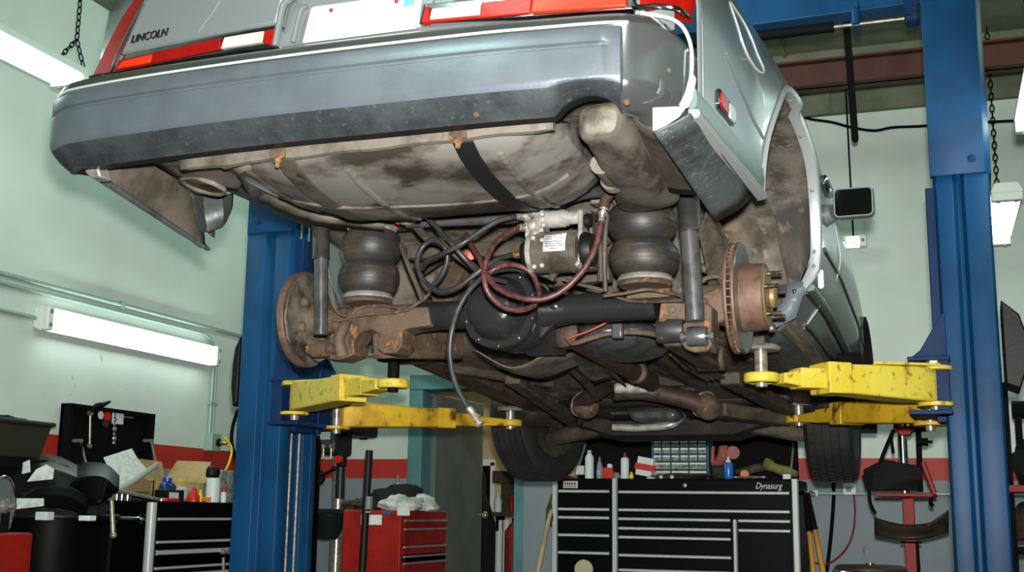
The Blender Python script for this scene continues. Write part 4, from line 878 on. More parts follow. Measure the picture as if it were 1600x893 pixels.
# miscellaneous dark members filling the front of the floor
b=NB(); obox(b,C(700,575,y=.95),C(860,600,y=1.5),.05,.035); obox(b,C(800,590,y=1.2),C(900,660,y=2.2),.07,.05); obox(b,C(1140,590,y=1.1),C(1230,640,y=2.1),.08,.05); tube(b,[C(880,560,y=.8),C(930,620,y=1.6),C(905,660,y=2.1)],.02,8); obox(b,C(1120,640,y=1.8),C(1225,655,y=2.15),.10,.06); cp('floor_member',b,m['underdark'],bev=.008)
b=NB(); lump(b,C(860,622,y=1.9),(.16,.2,.07),3,.25); lump(b,C(1000,640,y=2.3),(.34,.25,.09),5,.25); lump(b,C(1180,650,y=2.3),(.20,.22,.06),8,.25); cp('engine_underside',b,m['underblack'])
# front wheels
def wheel(cx,cy,cz,r,w,steer,face):
    M4=Matrix.Translation((cx,cy,cz))@Matrix.Rotation(math.radians(steer),4,'Z')
    b=NB(); P=[(.21,-w*.40),(.225,-w*.47),(.27,-w*.5),(.30,-w*.48),(r-.012,-w*.43)]
    n=5
    for k in range(n):
        x0=-w*.40+w*.80*k/n; x1=x0+w*.80/n
        P+= [(r,x0+.004),(r,x1-.004),(r-.009,x1-.003),(r-.009,x1+.003)]
    P+=[(r-.012,w*.43),(.30,w*.48),(.27,w*.5),(.225,w*.47),(.21,w*.40),(.20,w*.3),(.20,-w*.3)]
    a=[];lathe(b,P,(0,0,0),(1,0,0),72); bmesh.ops.transform(b,matrix=M4,verts=b.verts)
    t=cp('front_wheel',b,m['tyre'],sharp=30,label='black '+('left' if face<0 else 'right')+' front tyre hanging down')
    b=NB()
    for j in range(60):
        a=2*math.pi*j/60
        for k in range(n):
            x0=-w*.40+w*.80*(k+.5)/n; d=V((0,math.cos(a+k*.03),math.sin(a+k*.03))); obox(b,V((x0-w*.07,0,0))+d*(r+.0005),V((x0+w*.07,0,0))+d*(r+.0005),.006,.004,up=d)
    bmesh.ops.transform(b,matrix=M4,verts=b.verts); cp('tread_block',b,m['tyre'],t)
    b=NB(); s=-face; lathe(b,[(.212,s*w*.42),(.20,s*w*.40),(.195,s*w*.1),(.19,-s*w*.1),(.17,-s*w*.15),(.09,-s*w*.18),(.06,-s*w*.12),(.02,-s*w*.12)],(0,0,0),(1,0,0),48); bmesh.ops.transform(b,matrix=M4,verts=b.verts); cp('rim',b,m['wheelin'],t,sharp=40)
    b=NB(); lathe(b,[(.06,s*.0),(.065,s*w*.1),(.04,s*w*.3)],(0,0,0),(1,0,0),24); lathe(b,[(.11,0),(.115,s*.03),(.06,s*.035)],(0,0,0),(1,0,0),36); bmesh.ops.transform(b,matrix=M4,verts=b.verts); cp('hub',b,m['underdark'],t)
    return t
wheel(-.785,2.50,1.50,.335,.225,-13,-1); wheel(.725,2.50,1.50,.335,.225,1,1)
b=NB(); rows=[]
for i in range(13):
    a=math.radians(-20+220*i/12); y=2.52-.40*math.cos(a); z=1.56+.40*math.sin(a); rows.append([(.60,y,z),(.9,y,z)])
grid(b,rows); cp('front_wheelhouse',b,m['underblack'],solid=.005)
b=NB(); rows=[]
for i in range(13):
    a=math.radians(-20+220*i/12); y=2.52-.40*math.cos(a); z=1.56+.40*math.sin(a); rows.append([(-.60,y,z),(-.9,y,z)])
grid(b,rows); cp('front_wheelhouse',b,m['underblack'],solid=.005)
b=NB(); p=V(C(1342,572,x=.92)); box(b,p+V((-.12,-.01,-.07)),p+V((.012,.01,.06))); cp('mud_flap',b,m['blackmatte'],bev=.004)
# ---- compressor, valve block and hoses ----
yc=-.34
b=NB(); a=V(C(838,396,y=yc)); e=V(C(908,391,y=yc)); d=e-a; L=d.length; lathe(b,[(.03,0),(.058,.0),(.060,.004),(.060,L*.80),(.0625,L*.81),(.0625,L*.86),(.060,L*.87),(.060,L-.004),(.056,L),(.02,L)],a,d,36); cm=cp('air_compressor',b,m['canister'],sharp=40)
b=NB(); pl_=V(C(880,388.5,y=yc)); ux=d.normalized(); rows=[]
for t in range(9):
    an=math.radians(62+(t-4)*8.5); n=V((0,-math.sin(an),math.cos(an))); cz=(a+e)/2+ux*.010
    rows.append([cz-ux*.032+n*.0612,cz+ux*.033+n*.0612])
bb=NB(); rows=[]
for t in range(9):
    an=math.radians(100-(t)*7.0); n=V((0,-math.sin(an),math.cos(an))); cz=(a+e)/2+ux*.008
    rows.append([cz-ux*.033+n*.0615,cz+ux*.032+n*.0615])
grid(bb,rows); b.free(); lb=cp('label',bb,m['paper'],cm,solid=.0008,label='white printed label')
bb=NB()
for t,w0,w1 in ((.12,.3,.7),(.24,.1,.9),(.34,.1,.95),(.45,.1,.85),(.60,.1,.4),(.60,.6,.9),(.74,.1,.35),(.74,.45,.6),(.86,.3,.8)):
    an=math.radians(100-8*t*7.0); an2=an-math.radians(2.0); cz=(a+e)/2+ux*.008
    q=[]
    for A_,W_ in ((an,w0),(an,w1),(an2,w1),(an2,w0)):
        n=V((0,-math.sin(A_),math.cos(A_))); q.append(cz-ux*.033+ux*.065*W_+n*.0626)
    bb.faces.new([bb.verts.new(v) for v in q])
cp('printed_lines',bb,m['ink'],lb,solid=.0003)
b=NB(); a2=V(C(842,344,y=yc)); e2=V(C(908,339,y=yc)); d2=e2-a2; L2=d2.length
lathe(b,[(.01,0),(.024,.0),(.026,.004),(.026,L2*.62),(.023,L2*.64),(.023,L2*.70),(.019,L2*.72),(.019,L2*.95),(.026,L2*.97),(.026,L2),(.01,L2)],a2,d2,28); cp('dryer_cylinder',b,m['alu'],cm,sharp=40,label='bright upper cylinder')
b=NB(); obox(b,C(911,330,y=yc),C(909,418,y=yc),.05,.014,up=(1,0,0)); obox(b,C(906,420,y=yc),C(912,412,y=yc),.09,.012,up=(1,0,0)); cp('end_plate',b,m['alu'],cm,bev=.004)
b=NB(); lathe(b,[(.05,0),(.052,.01),(.045,.03),(.02,.035)],V(C(912,391,y=yc)),d,28); lathe(b,[(.02,0),(.02,.02)],V(C(913,345,y=yc)),d,14); cp('end_cap',b,m['blackplastic'],cm)
b=NB(); obox(b,C(846,322,y=yc),C(846,366,y=yc),.055,.030,up=(1,0,0)); lathe(b,[(.055,0),(.058,.006),(.058,.026),(.05,.03)],V(C(829,396,y=yc)),d,30)
for px,py in ((833,330),(833,352),(836,366)): ball(b,C(px,py,y=yc-.02),.018,1,1,1.1,12)
for px,py in ((848,335),(850,352),(834,372),(836,417),(848,415),(848,376)): lathe(b,[(.008,0),(.008,.010),(.004,.012)],C(px,py,y=yc-.045),(0,-1,0),8)
tube(b,[C(832,338,y=yc),C(818,338,y=yc)],.016,12,sm=0); tube(b,[C(836,355,y=yc),C(820,355,y=yc)],.016,12,sm=0); tube(b,[C(838,367,y=yc),C(822,367,y=yc)],.012,12,sm=0)
cp('valve_head',b,m['alu'],cm,bev=.003)
b=NB(); lathe(b,[(.030,0),(.034,.006),(.034,.022),(.02,.024)],V(C(817,396,y=yc)),d,24); cp('solenoid',b,m['blackplastic'],cm)
b=NB(); obox(b,C(824,425,y=yc+.03),C(930,418,y=yc+.03),.05,.012); obox(b,C(870,420,y=yc+.02),C(860,438,y=yc+.02),.02,.02,up=(1,0,0)); obox(b,C(924,330,y=yc+.05),C(930,420,y=yc+.05),.04,.01,up=(1,0,0)); cp('mounting_bracket',b,m['underdark'],cm,bev=.003)
def fit(name,p0,p1,y,mat,parent,r=.0088,nut=1.35):
    b=NB(); a=V(C(*p0,y=y)); e=V(C(*p1,y=y)); d=e-a; L=d.length
    P=[(r*.8,0),(r,L*.06)]
    for k in range(4): P+=[(r*1.08,L*(.08+.08*k)),(r*.95,L*(.14+.08*k))]
    P+=[(r,L*.44),(r*nut,L*.46),(r*nut,L*.70),(r*.9,L*.72),(r*.9,L*.8),(r*nut*1.05,L*.82),(r*nut*1.05,L*.97),(r*.5,L)]
    lathe(b,P,a,d,12); return cp(name,b,mat,parent,sharp=30)
def hose(pts,y,r,mat,label,n=12):
    b=NB(); tube(b,path(pts,y),r,n,sm=7); return cp('air_hose',b,mat,label=label,sharp=60)
h1=hose([(806,338,-.36),(778,345,-.40),(746,364,-.43),(721,381,-.45),(692,396,-.44),(670,407,-.40),(660,419,-.34)],-.4,.0078,m['hoseblack'],'black hose crossing down from the upper fitting')
fit('hose_fitting',(806,338),(820,338),-.355,m['steel'],h1)
h2=hose([(630,334,-.30),(645,332,-.32),(662,337,-.35),(682,354,-.39),(702,376,-.41),(719,396,-.41),(738,416,-.38),(757,431,-.32),(790,440,-.25)],-.38,.0072,m['hoseblack'],'black hose slanting down from the left valve')
h3=hose([(677,446,-.34),(690,430,-.35),(699,405,-.36),(694,385,-.37),(677,375,-.37),(660,386,-.37),(652,408,-.38),(659,433,-.39),(677,451,-.41),(695,455,-.42),(716,448,-.43),(739,431,-.43),(763,413,-.42),(783,403,-.38),(800,398,-.35)],-.38,.0078,m['hoseblack'],'black hose looping beside the left air spring')
fit('hose_fitting',(798,398),(814,397),-.345,m['brass'],h3,.0085)
h4=hose([(870,436,-.22),(832,424,-.26),(800,420,-.30),(770,424,-.40),(748,438,-.44),(730,458,-.46),(716,483,-.47),(707,512,-.48),(703,543,-.48),(705,572,-.48),(713,602,-.48),(726,628,-.48),(734,640,-.48)],-.4,.0078,m['hoseblack'],'black hose hanging down loose below the axle')
f=fit('hose_fitting',(732,636),(752,664),-.48,m['steel'],h4,.0095,1.25)
h5=hose([(810,355,-.36),(793,364,-.41),(773,381,-.46),(762,401,-.49),(757,420,-.50),(757,440,-.51),(766,462,-.50),(788,480,-.47),(812,484.5,-.44),(834,477,-.40),(842,460,-.37),(839,443,-.35),(830,426,-.35),(810,415,-.37),(788,414,-.40),(768,423,-.42),(752,434,-.40)],-.4,.0078,m['hosered'],'red braided hose looping over the differential')
fit('hose_fitting',(808,355.5),(822,355),-.355,m['steel'],h5)
h6=hose([(728,366,-.36),(737,384,-.41),(748,402,-.45),(757,421,-.47),(771,444,-.49),(793,458,-.50),(822,466.5,-.50),(852,466,-.49),(881,452,-.48),(906,428,-.47),(923,403,-.46),(934,374,-.45),(939,346,-.44)],-.46,.0082,m['hosered'],'long red braided hose sweeping up to the right')
fit('hose_fitting',(938.5,350),(944,322),-.435,m['steel'],h6,.0095)
b=NB(); tube(b,path([(943,326,-.435),(946,312,-.43),(952,303,-.42),(960,298,-.40)],-.43),.015,10); cp('elbow_fitting',b,m['rustdark'],h6,label='rust red elbow fitting')
b=NB(); ball(b,C(636,340,y=-.27),.03,1.1,1,.8,16); lathe(b,[(.012,0),(.012,.05)],C(617,341,y=-.28),(1,0,.1),12); cp('height_valve',b,m['alu'],bev=0)
b=NB(); ball(b,C(622,346,y=-.31),.010,1,1,1,10); cp('valve_tip',b,m['red'],[o for o in car.children if o.name.startswith('height_valve')][0],label='small red valve tip')
b=NB(); obox(b,C(610,334,y=-.30),C(626,334,y=-.30),.012,.012); cp('valve_tag',b,m['yellowp'],[o for o in car.children if o.name.startswith('height_valve')][0])
def line(pts,y,r,mat,label=None):
    b=NB(); tube(b,path(pts,y),r,8,sm=6); return cp('brake_line',b,mat,label=label)
line([(512,434),(517,465),(528,488),(548,494),(573,491),(627,486),(652,474),(672,458)],-.10,.005,m['rust'])
line([(522,500),(545,497),(560,482),(590,477),(620,480)],-.10,.006,m['rust'])
line([(880,436,-.15),(903,443,-.14),(941,453,-.10),(988,470,-.08),(1067,469,-.10)],-.1,.006,m['underdark'])
line([(944,462,-.2),(975,458,-.22),(1010,452,-.2),(1040,456,-.15),(1064,462,-.1)],-.1,.005,m['rust'])
line([(1095,463),(1119,460),(1131,450),(1136,440),(1122,432),(1105,434),(1094,441)],-.06,.0065,m['rust'])
line([(625,380,-.1),(640,420,-.12),(652,448,-.12),(660,470,-.1)],-.1,.008,m['underdark'])
line([(645,348,-.2),(668,372,-.2),(690,380,-.22),(720,402,-.2),(750,425,-.2)],-.2,.013,m['underdark'])
line([(888,528,.15),(912,520,.15),(935,510,.15),(955,499,.15)],.15,.0035,m['copperwire'],'bright copper wire under the right axle tube')
line([(884,525,.18),(895,536,.18),(920,529,.18),(955,520,.18),(1000,519,.18),(1032,524,.15)],.18,.0085,m['rust'])
b=NB(); box(b,C(955,528,y=.14),V(C(972,504,y=.14))+V((0,.03,0))); cp('line_clip',b,m['shock'],bev=.006)
b=NB(); tube(b,[C(732,396,y=-.2),C(737,399,y=-.22)],.013,10,sm=0); cp('pink_cap',b,MT('pink_rubber',(226,120,104),.4),label='small pink rubber cap among the hoses')
# ================= left wall =================
XW=XL
def thing(name,loc,label,cat,group=None,rz=0): return empty(name,loc,rz,label,cat,group)
def rp(root,name,bm,mat,**k):
    """part of a room thing: vertices given in world space"""
    L_=V((0,0,0)); q=root
    while q is not None: L_=L_+q.location; q=q.parent
    return mk(name,bm,mat,root,off=(-L_[0],-L_[1],-L_[2]),**k)
def solo(name,bm,mat,label,cat,group=None,**k): return tag(mk(name,bm,mat,**k),label,cat,group)
def single(name,bm,mat,loc,label,cat,group=None,**k):
    return tag(mk(name,bm,mat,off=(-loc[0],-loc[1],-loc[2]),**k),label,cat,group)
def place(o,loc): o.location=loc; return o
def fixture(p0,p1,up,w,label,tubes=2,wall=False,group=None):
    """strip light from p0 to p1, 'up' points from the lit face to its back"""
    a=V(p0);e=V(p1);d=(e-a).normalized();L=(e-a).length;u=V(up).normalized();s=d.cross(u).normalized()
    t=thing('fluorescent_light',tuple(a),label,'light',group); 
    b=NB(); prism(b,[a+s*(-w*.5)+u*.0,a+s*(-w*.34)+u*.05,a+s*(w*.34)+u*.05,a+s*(w*.5)+u*.0,a+s*(w*.46)-u*.003,a+s*(-w*.46)-u*.003],d*L); rp(t,'housing',b,m['whitefix'],bev=.003)
    for k in (range(tubes)):
        o=(k-(tubes-1)/2)*w*.52
        b=NB(); tube(b,[a+d*.055+s*o-u*.024,e-d*.055+s*o-u*.024],.019,14,sm=0); rp(t,'fluorescent_tube',b,m['tubelight'])
    for q,g in ((a,1),(e,-1)):
        b=NB(); prism(b,[q+s*(-w*.47)-u*.045,q+s*(w*.47)-u*.045,q+s*(w*.47)-u*.002,q+s*(-w*.47)-u*.002],d*g*.045); rp(t,'end_cap',b,m['whitefix'],bev=.006)
        for k in range(tubes): b=NB(); lathe(b,[(.011,0),(.011,.006),(.006,.008)],q+d*g*.022+s*((k-(tubes-1)/2)*w*.52)-u*.045,-u,12); rp(t,'lamp_holder',b,m['greyplastic'])
    return t
zl=1.965
yA,yB=R(66,500,x=XW+.06)[1],R(338,552,x=XW+.06)[1]
fixture((XW+.052,yA,zl),(XW+.052,yB,zl),(-1,0,0),.135,'lit twin-tube fluorescent strip mounted on the left wall','2'and 2)
m['lampglow']=m['tubelight']
# hanging fixture top left
xh=-3.75; pe=V(R(113,136,x=xh)); 
th=fixture((xh,pe.y-1.9,pe.z+.04),(xh,pe.y,pe.z+.04),(0,0,1),.20,'lit fluorescent fixture hanging from chains beside the bumper')
def chain(bm,a,e,r=.0105,t=.0032):
    a=V(a);e=V(e);n=int((e-a).length/(r*3.0)); d=(e-a).normalized(); _,u,w=basis(d)
    for i in range(n):
        c=a.lerp(e,(i+.5)/n); s=u if i%2 else w
        tube(bm,[c+d*math.cos(q)*r*1.9+s*math.sin(q)*r for q in [2*math.pi*k/12 for k in range(13)]],t,5,sm=0,caps=False)
b=NB(); ct=V(R(120,62,x=xh)); top=V((ct.x,ct.y,ZC)); chain(b,top,ct); chain(b,ct,V((xh,ct.y-.12,pe.z+.09))); chain(b,ct,V((xh,ct.y+.08,pe.z+.09))); rp(th,'chain',b,m['blackmatte'],label='black hanging chain')
# conduits on the left wall
def conduit(pts,r,label,x=XW+.018,mat='conduit',cl=None):
    P=[R(px,py,x=x) for px,py in pts]; return P
b=NB(); z=2.150; tube(b,[(XW+.016,.5,z),(XW+.016,YB-.02,z)],.013,10,sm=0)
for y in (3.4,5.62,7.4): box(b,(XW,y-.012,z-.024),(XW+.03,y+.012,z+.024))
place(single('conduit_pipe',b,m['conduit'],(XW+.016,.5,z),'upper thin steel conduit running the length of the left wall','pipe'),(XW+.016,.5,z))
z2=R(0,441,x=XW+.016)[2]; yv=R(334,560,x=XW+.016)[1]; zb=R(331,680,x=XW+.016)[2]
b=NB(); tube(b,[(XW+.016,.5,z2),(XW+.016,yv-.14,z2)],.012,10,sm=0); tube(b,[(XW+.016,yv-.14,z2),(XW+.016,yv-.04,z2-.03),(XW+.016,yv,z2-.13)],.012,10); tube(b,[(XW+.016,yv,z2-.13),(XW+.016,yv,zb)],.012,10,sm=0)
tube(b,[(XW+.016,yv+.035,zl-.02),(XW+.016,yv+.035,zb)],.010,10,sm=0)
for q in (zl-.3,): box(b,(XW,yv-.02,q-.01),(XW+.03,yv+.055,q+.01))
place(single('conduit_pipe',b,m['conduit'],(XW,.5,z2),'lower steel conduit bending down to the wall outlet','pipe'),(XW,.5,z2))
b=NB(); za_=R(20,491,x=XW+.016)[2]; tube(b,[(XW+.016,.5,zl),(XW+.016,yA-.0,zl)],.011,10,sm=0); box(b,(XW,yA-.42,zl-.02),(XW+.028,yA-.40,zl+.02))
place(single('conduit_pipe',b,m['conduit'],(XW,.5,zl),'short conduit feeding the left end of the wall light','pipe'),(XW,.5,zl))
ob=thing('outlet_box',(XW,yv+.02,zb-.1),'grey electrical outlet box at the end of the wall conduit','outlet')
b=NB(); box(b,(XW,yv-.03,zb-.10),(XW+.06,yv+.08,zb+.01)); rp(ob,'box',b,m['conduit'],bev=.004)
b=NB(); cyl(b,(XW+.06,yv+.04,zb-.045),(1,0,0),.025,.012,16); rp(ob,'socket',b,m['blackplastic'])
o=V((XW+.075,yv+.04,zb-.045)); b=NB(); tube(b,[o,o+V((.03,.02,0)),R(352,684,x=XW+.12),R(362,700,x=XW+.14),R(358,722,x=XW+.16),R(350,738,x=XW+.2)],.007,8)
cdp=single('power_cord',b,m['yellowp'],o,'yellow power cord drooping from the grey outlet box','cord'); place(cdp,o)
b=NB(); lathe(b,[(.012,0),(.016,.01),(.016,.035),(.008,.05)],o,(1,0.3,0),14); mk('plug',b,m['brass'],cdp,off=-o)
b=NB(); P=[R(372,640,x=XW+.014),R(364,665,x=XW+.014),R(362,690,x=XW+.014),R(368,715,x=XW+.014),R(374,725,x=XW+.014)]; tube(b,P,.012,8); place(single('rubber_hose',b,m['blackmatte'],P[0],'dark hose loop hanging just left of the left lift post','hose'),P[0])
# ---- black cabinet against the left wall ----
fx=-3.75; cy0=R(236,800,x=fx)[1]; cy1=6.45; ctz=R(300,787,x=fx)[2]
cab=thing('tool_cabinet',(fx-.3,(cy0+cy1)/2,0),'black drawer cabinet with chrome corner against the left wall','tool cabinet')
b=NB(); box(b,(XW+.03,cy0,.10),(fx,cy1,ctz)); rp(cab,'body',b,m['black'],bev=.006)
b=NB(); box(b,(XW+.06,cy0+.03,0),(fx-.04,cy1-.03,.10)); rp(cab,'plinth',b,m['blackmatte'])
b=NB(); box(b,(XW+.02,cy0-.006,ctz),(fx+.008,cy1,ctz+.012)); rp(cab,'top',b,m['blackmatte'],bev=.003)
b=NB(); tube(b,[(fx+.006,cy0-.004,.10),(fx+.006,cy0-.004,ctz+.005)],.026,14,sm=0); rp(cab,'corner_strip',b,m['strip'],label='polished corner strip')
zs=[R(300,q,x=fx)[2] for q in (810.5,845,862,884)]+[.78,.66,.5,.3]
prev=ctz-.006
for i,zz_ in enumerate(zs):
    b=NB(); box(b,(fx,cy0+.05,zs[i+1]+.012 if i+1<len(zs) else .14),(fx+.008,cy1-.03,zz_+.006 if i else ctz-.055)); d=rp(cab,'drawer',b,m['black'],bev=.002)
    b=NB(); prism(b,[(fx+.006,cy0+.05,zz_-.008),(fx+.022,cy0+.05,zz_-.004),(fx+.022,cy0+.05,zz_+.006),(fx+.006,cy0+.05,zz_+.008)],(0,cy1-cy0-.08,0)); rp(d,'drawer_pull',b,m['strip'])
b=NB(); tube(b,[(fx-.32,cy0-.02,ctz-.075),(fx-.30,cy0-.035,ctz-.075),(fx-.06,cy0-.035,ctz-.078),(fx-.03,cy0-.02,ctz-.08)],.011,10)
for q in (-.31,-.045): lathe(b,[(.028,0),(.028,.008),(.014,.014)],(fx+q,cy0,ctz-.077),(0,-1,0),14)
rp(cab,'side_handle',b,m['chrome'])
b=NB()
for q in (-.03,.02,.05): lathe(b,[(.016,0),(.016,.02),(.011,.024)],R(352+q*200,861,x=fx+.02),(1,0,0),12)
tube(b,[R(349,870,x=fx+.02),R(349,890,x=fx+.02)],.010,10,sm=0); rp(cab,'lock_set',b,m['steel'])
# raised lid with tools
lx=XW+.09; ly0=R(111,650,x=lx)[1]; ly1=R(243,650,x=lx)[1]; lz1=R(111,629,x=lx)[2]
lid_=thing('cabinet_lid',(lx-.04,(ly0+ly1)/2,ctz),'black open lid leaning on the left wall with tools hung inside','lid')
b=NB(); box(b,(lx-.07,ly0,ctz+.012),(lx-.05,ly1,lz1)); 
for a_ in ((ly0,ly0+.02,ctz+.012,lz1),(ly1-.02,ly1,ctz+.012,lz1),(ly0,ly1,lz1-.02,lz1)): box(b,(lx-.07,a_[0],a_[2]),(lx,a_[1],a_[3]))
rp(lid_,'panel',b,m['blackmatte'],bev=.003)
for px in (126,236):
    b=NB(); p=V(R(px,688,x=lx)); tube(b,[p,V((lx+.12,p.y,ctz+.02))],.006,8,sm=0); cyl(b,p+V((-.06,0,0)),(1,0,0),.010,.07,10); rp(lid_,'gas_strut',b,m['greyplastic'])
def lp(px,py,o=.0): return V(R(px,py,x=lx-.03+o))
p=lp(141,645); b=NB(); tube(b,[lp(141,645),lp(140,695)],.007,10,sm=0); lathe(b,[(.016,-.008),(.016,.008)],lp(141,645),(1,0,0),14); lathe(b,[(.013,-.006),(.013,.006)],lp(140,696),(1,0,0),14); place(single('wrench',b,m['steel'],p,'silver wrench hanging at the left inside the open lid','tool'),p)
p=lp(166,650); g=thing('pressure_gauge',tuple(p),'red and white gauge hung inside the open lid','gauge'); b=NB(); lathe(b,[(.001,-.012),(.026,-.012),(.026,.012),(.022,.014),(.001,.014)],p,(1,0,0),24); rp(g,'case',b,m['red']); b=NB(); lathe(b,[(.001,0),(.022,0),(.022,.003),(.001,.003)],lp(157,648,.01),(1,0,0),20); rp(g,'dial',b,m['whiteplastic'])
b=NB(); lathe(b,[(.001,-.008),(.024,-.008),(.024,.008),(.001,.008)],lp(165,660),(1,0,0),20); rp(g,'lower_knob',b,m['leather'])
p=lp(178,650); b=NB(); 
for i,(py,r) in enumerate(((655,.016),(663,.011),(670,.018),(678,.012),(685,.018),(692,.014))): ball(b,lp(178-.2*i,py),r,1,1,.9,12)
tube(b,[lp(179,640),lp(177,695)],.008,8,sm=0); place(single('socket_extension',b,m['chrome'],p,'chrome jointed socket extension hung beside the red gauge','tool'),p)
p=lp(186,650); b=NB(); box(b,lp(174,661),lp(193,639)+V((.006,0,0))); place(single('tag_card',b,m['whiteplastic'],p,'small pale card pinned inside the open lid','card',bev=.001),p)
b=NB(); p=lp(200,651); tube(b,[lp(193,651),lp(208,652)],.005,8,sm=0); place(single('hook_pin',b,m['steel'],p,'small steel pin sticking out beside the pale card','pin'),p)
b=NB(); p=V(R(155,634,x=lx)); tube(b,[R(143,642,x=lx),R(150,634,x=lx),R(158,633,x=lx),R(172,627,x=lx)],[.008,.014,.016,.006],10); ball(b,R(157,632,x=lx),.017,1,1.6,.8,12); place(single('pistol_grip_tool',b,m['blackmatte'],p,'black hooked tool lying across the lid top edge','tool'),p)
# ---- things on the cabinet top ----
T_=ctz+.012
def RT(px,py,x): return V(R(px,py,x=x))
def sheet(name,pts,mat,label,cat,thick=.0015,group=None,parts=None,fold=None):
    c=pts[0]; b=NB(); prism(b,pts,(V(pts[1])-V(pts[0])).cross(V(pts[2])-V(pts[0])).normalized()*thick); return place(single(name,b,mat,c,label,cat,group),c)
# cardboard box with open flaps
bx=thing('cardboard_box',tuple(RT(285,780,-4.1)),'open cardboard box with flaps up on the left cabinet','box')
y0,y1=RT(238,770,-4.0).y,RT(318,770,-4.0).y; zt=RT(280,752,-4.0).z
b=NB(); 
for lo,hi in (((-4.28,y0,T_),(-4.27,y1,zt)),((-4.0,y0,T_),(-3.995,y1,zt)),((-4.28,y0,T_),(-3.995,y0+.005,zt)),((-4.28,y1-.005,T_),(-3.995,y1,zt)),((-4.28,y0,T_),(-3.995,y1,T_+.005))): box(b,lo,hi)
rp(bx,'carton',b,m['cardboard'])
for pts in ([( -4.275,y0,zt),(-4.275,y1,zt),(-4.295,y1-.01,zt+.12),(-4.295,y0+.06,zt+.13)],[(-4.28,y1,zt),(-3.995,y1,zt),(-4.0,y1+.05,zt+.12),(-4.26,y1+.09,zt+.13)],[(-4.28,y0,zt),(-3.995,y0,zt),(-4.0,y0-.10,zt-.01),(-4.22,y0-.12,zt+.06)]):
    b=NB(); prism(b,pts,V((.004,.001,.003))); rp(bx,'flap',b,m['cardboard'])
# manual / papers propped up
q=[RT(162,714,-4.12),RT(206,700,-4.16),RT(215,716,-4.12),RT(232,735,-4.05),RT(187,758,-4.0),RT(172,735,-4.05)]
sheet('paper_sheet',q,m['paper'],'large white printed sheet propped up on the black cabinet','paper',.003)
b=NB(); tube(b,[RT(186,762,-3.96),RT(212,748,-3.97),RT(236,731,-4.0),RT(246,724,-4.02)],.014,8,flat=.25); c=RT(186,762,-3.96); place(single('manual',b,m['whiteplastic'],c,'curled pale booklet edge below the propped sheet','booklet'),c)
b=NB(); prism(b,[RT(190,768,-3.95),RT(232,768,-3.95),RT(238,752,-3.98),RT(222,744,-4.0)],(-.16,.02,.0)); c=RT(190,768,-3.95); place(single('carton_tray',b,m['cardin'],c,'low brown carton beside the propped white sheet','box',bev=.002),c)
def bottle(name,loc,prof,mat,label,cat,caps=(),sq=None,group=None,n=20):
    t=thing(name,tuple(loc),label,cat,group); b=NB(); lathe(b,prof,loc,(0,0,1),n); rp(t,'body',b,mat,sharp=40)
    for nm,pr,mt in caps: b=NB(); lathe(b,pr,loc,(0,0,1),n); rp(t,nm,b,mt,sharp=40)
    return t
def px2(px0,px1,pybase,pytop,**k):
    a=V(R((px0+px1)/2,pybase,**k)); t=V(R((px0+px1)/2,pytop,**k)); w=(V(R(px1,pybase,**k))-V(R(px0,pybase,**k)))
    w_=abs(px1-px0)/F_PX*(V(a)-V(CAM)).dot(V(_f)); return a,t.z-a.z,w_/2
a,h,r=px2(245,275,770,733,x=-3.98); a.z=T_
bottle('washer_jug',a,[(.001,0),(r,0),(r,h*.62),(r*.8,h*.75),(r*.42,h*.84),(r*.42,h*.88)],m['glassblue'],'dark blue jug with bright blue cap on the left cabinet','bottle',[('cap',[(r*.45,h*.86),(r*.5,h*.87),(r*.5,h*1.0),(r*.42,h*1.02),(.001,h*1.02)],m['bluecap'])])
a=RT(268,782,-3.86); b=NB(); box(b,(a.x-.08,a.y-.045,T_),(a.x+.02,a.y+.085,T_+.062)); t=single('carton',b,m['blackplastic'],a,'small dark blue carton in front of the jug','box',bev=.004); place(t,a)
b=NB(); p0=RT(264,779,-3.838); p1=RT(279,769,-3.838); box(b,p0,(p0.x+.002,p1.y,p1.z)); mk('label',b,m['paper'],t,off=-a)
def ybox(name,px0,px1,py0,py1,x,dep,mat,label,cat,bev=.003,group=None,base=True):
    p=RT(px0,py1,x); q=RT(px1,py0,x); z0=T_ if base else p.z; b=NB(); box(b,(x-dep,p.y,z0),(x,q.y,q.z)); c=V((x-dep/2,(p.y+q.y)/2,z0)); return place(single(name,b,mat,c,label,cat,group,bev=bev),c)
ybox('parts_bag',272,296,760,783,-3.93,.08,m['paper'],'crumpled white packet beside the dark carton','packet',.02)
ybox('label_card',281,292,749,763,-4.02,.01,m['yellowp'],'yellow printed card standing against the cardboard box','card',base=False)
a,h,r=px2(293,312,783,761,x=-3.9); a.z=T_; bottle('red_cap',a,[(.001,0),(r,0),(r,h*.4),(r*.5,h*.7),(r*.35,h),(.001,h)],m['red'],'red plastic cap near the middle of the left cabinet','cap')  # a tapered red plastic cap
a,h,r=px2(308,316,783,763,x=-3.88); a.z=T_; bottle('small_bottle',a,[(.001,0),(r,0),(r,h*.6),(r*.4,h*.8),(r*.4,h),(.001,h)],m['yellowp'],'tiny yellow bottle right of the red cap','bottle')
ybox('red_tray',261,281,778,786,-3.80,.06,m['red'],'small red tray at the front edge of the left cabinet','tray')
a,h,r=px2(321,342,786,748,x=-3.84); a.z=T_; bottle('paper_roll',a,[(.001,0),(r,0),(r,h),(r*.35,h),(r*.35,h*.95)],m['whiteplastic'],'white upright cylinder on the left cabinet','roll')
b=NB(); c=RT(333,738,-3.95); lump(b,c,(.04,.04,.045),4,.2); place(single('black_knob',b,m['blackplastic'],c,'round black knob above the white cylinder','knob'),c)  # a round black knob
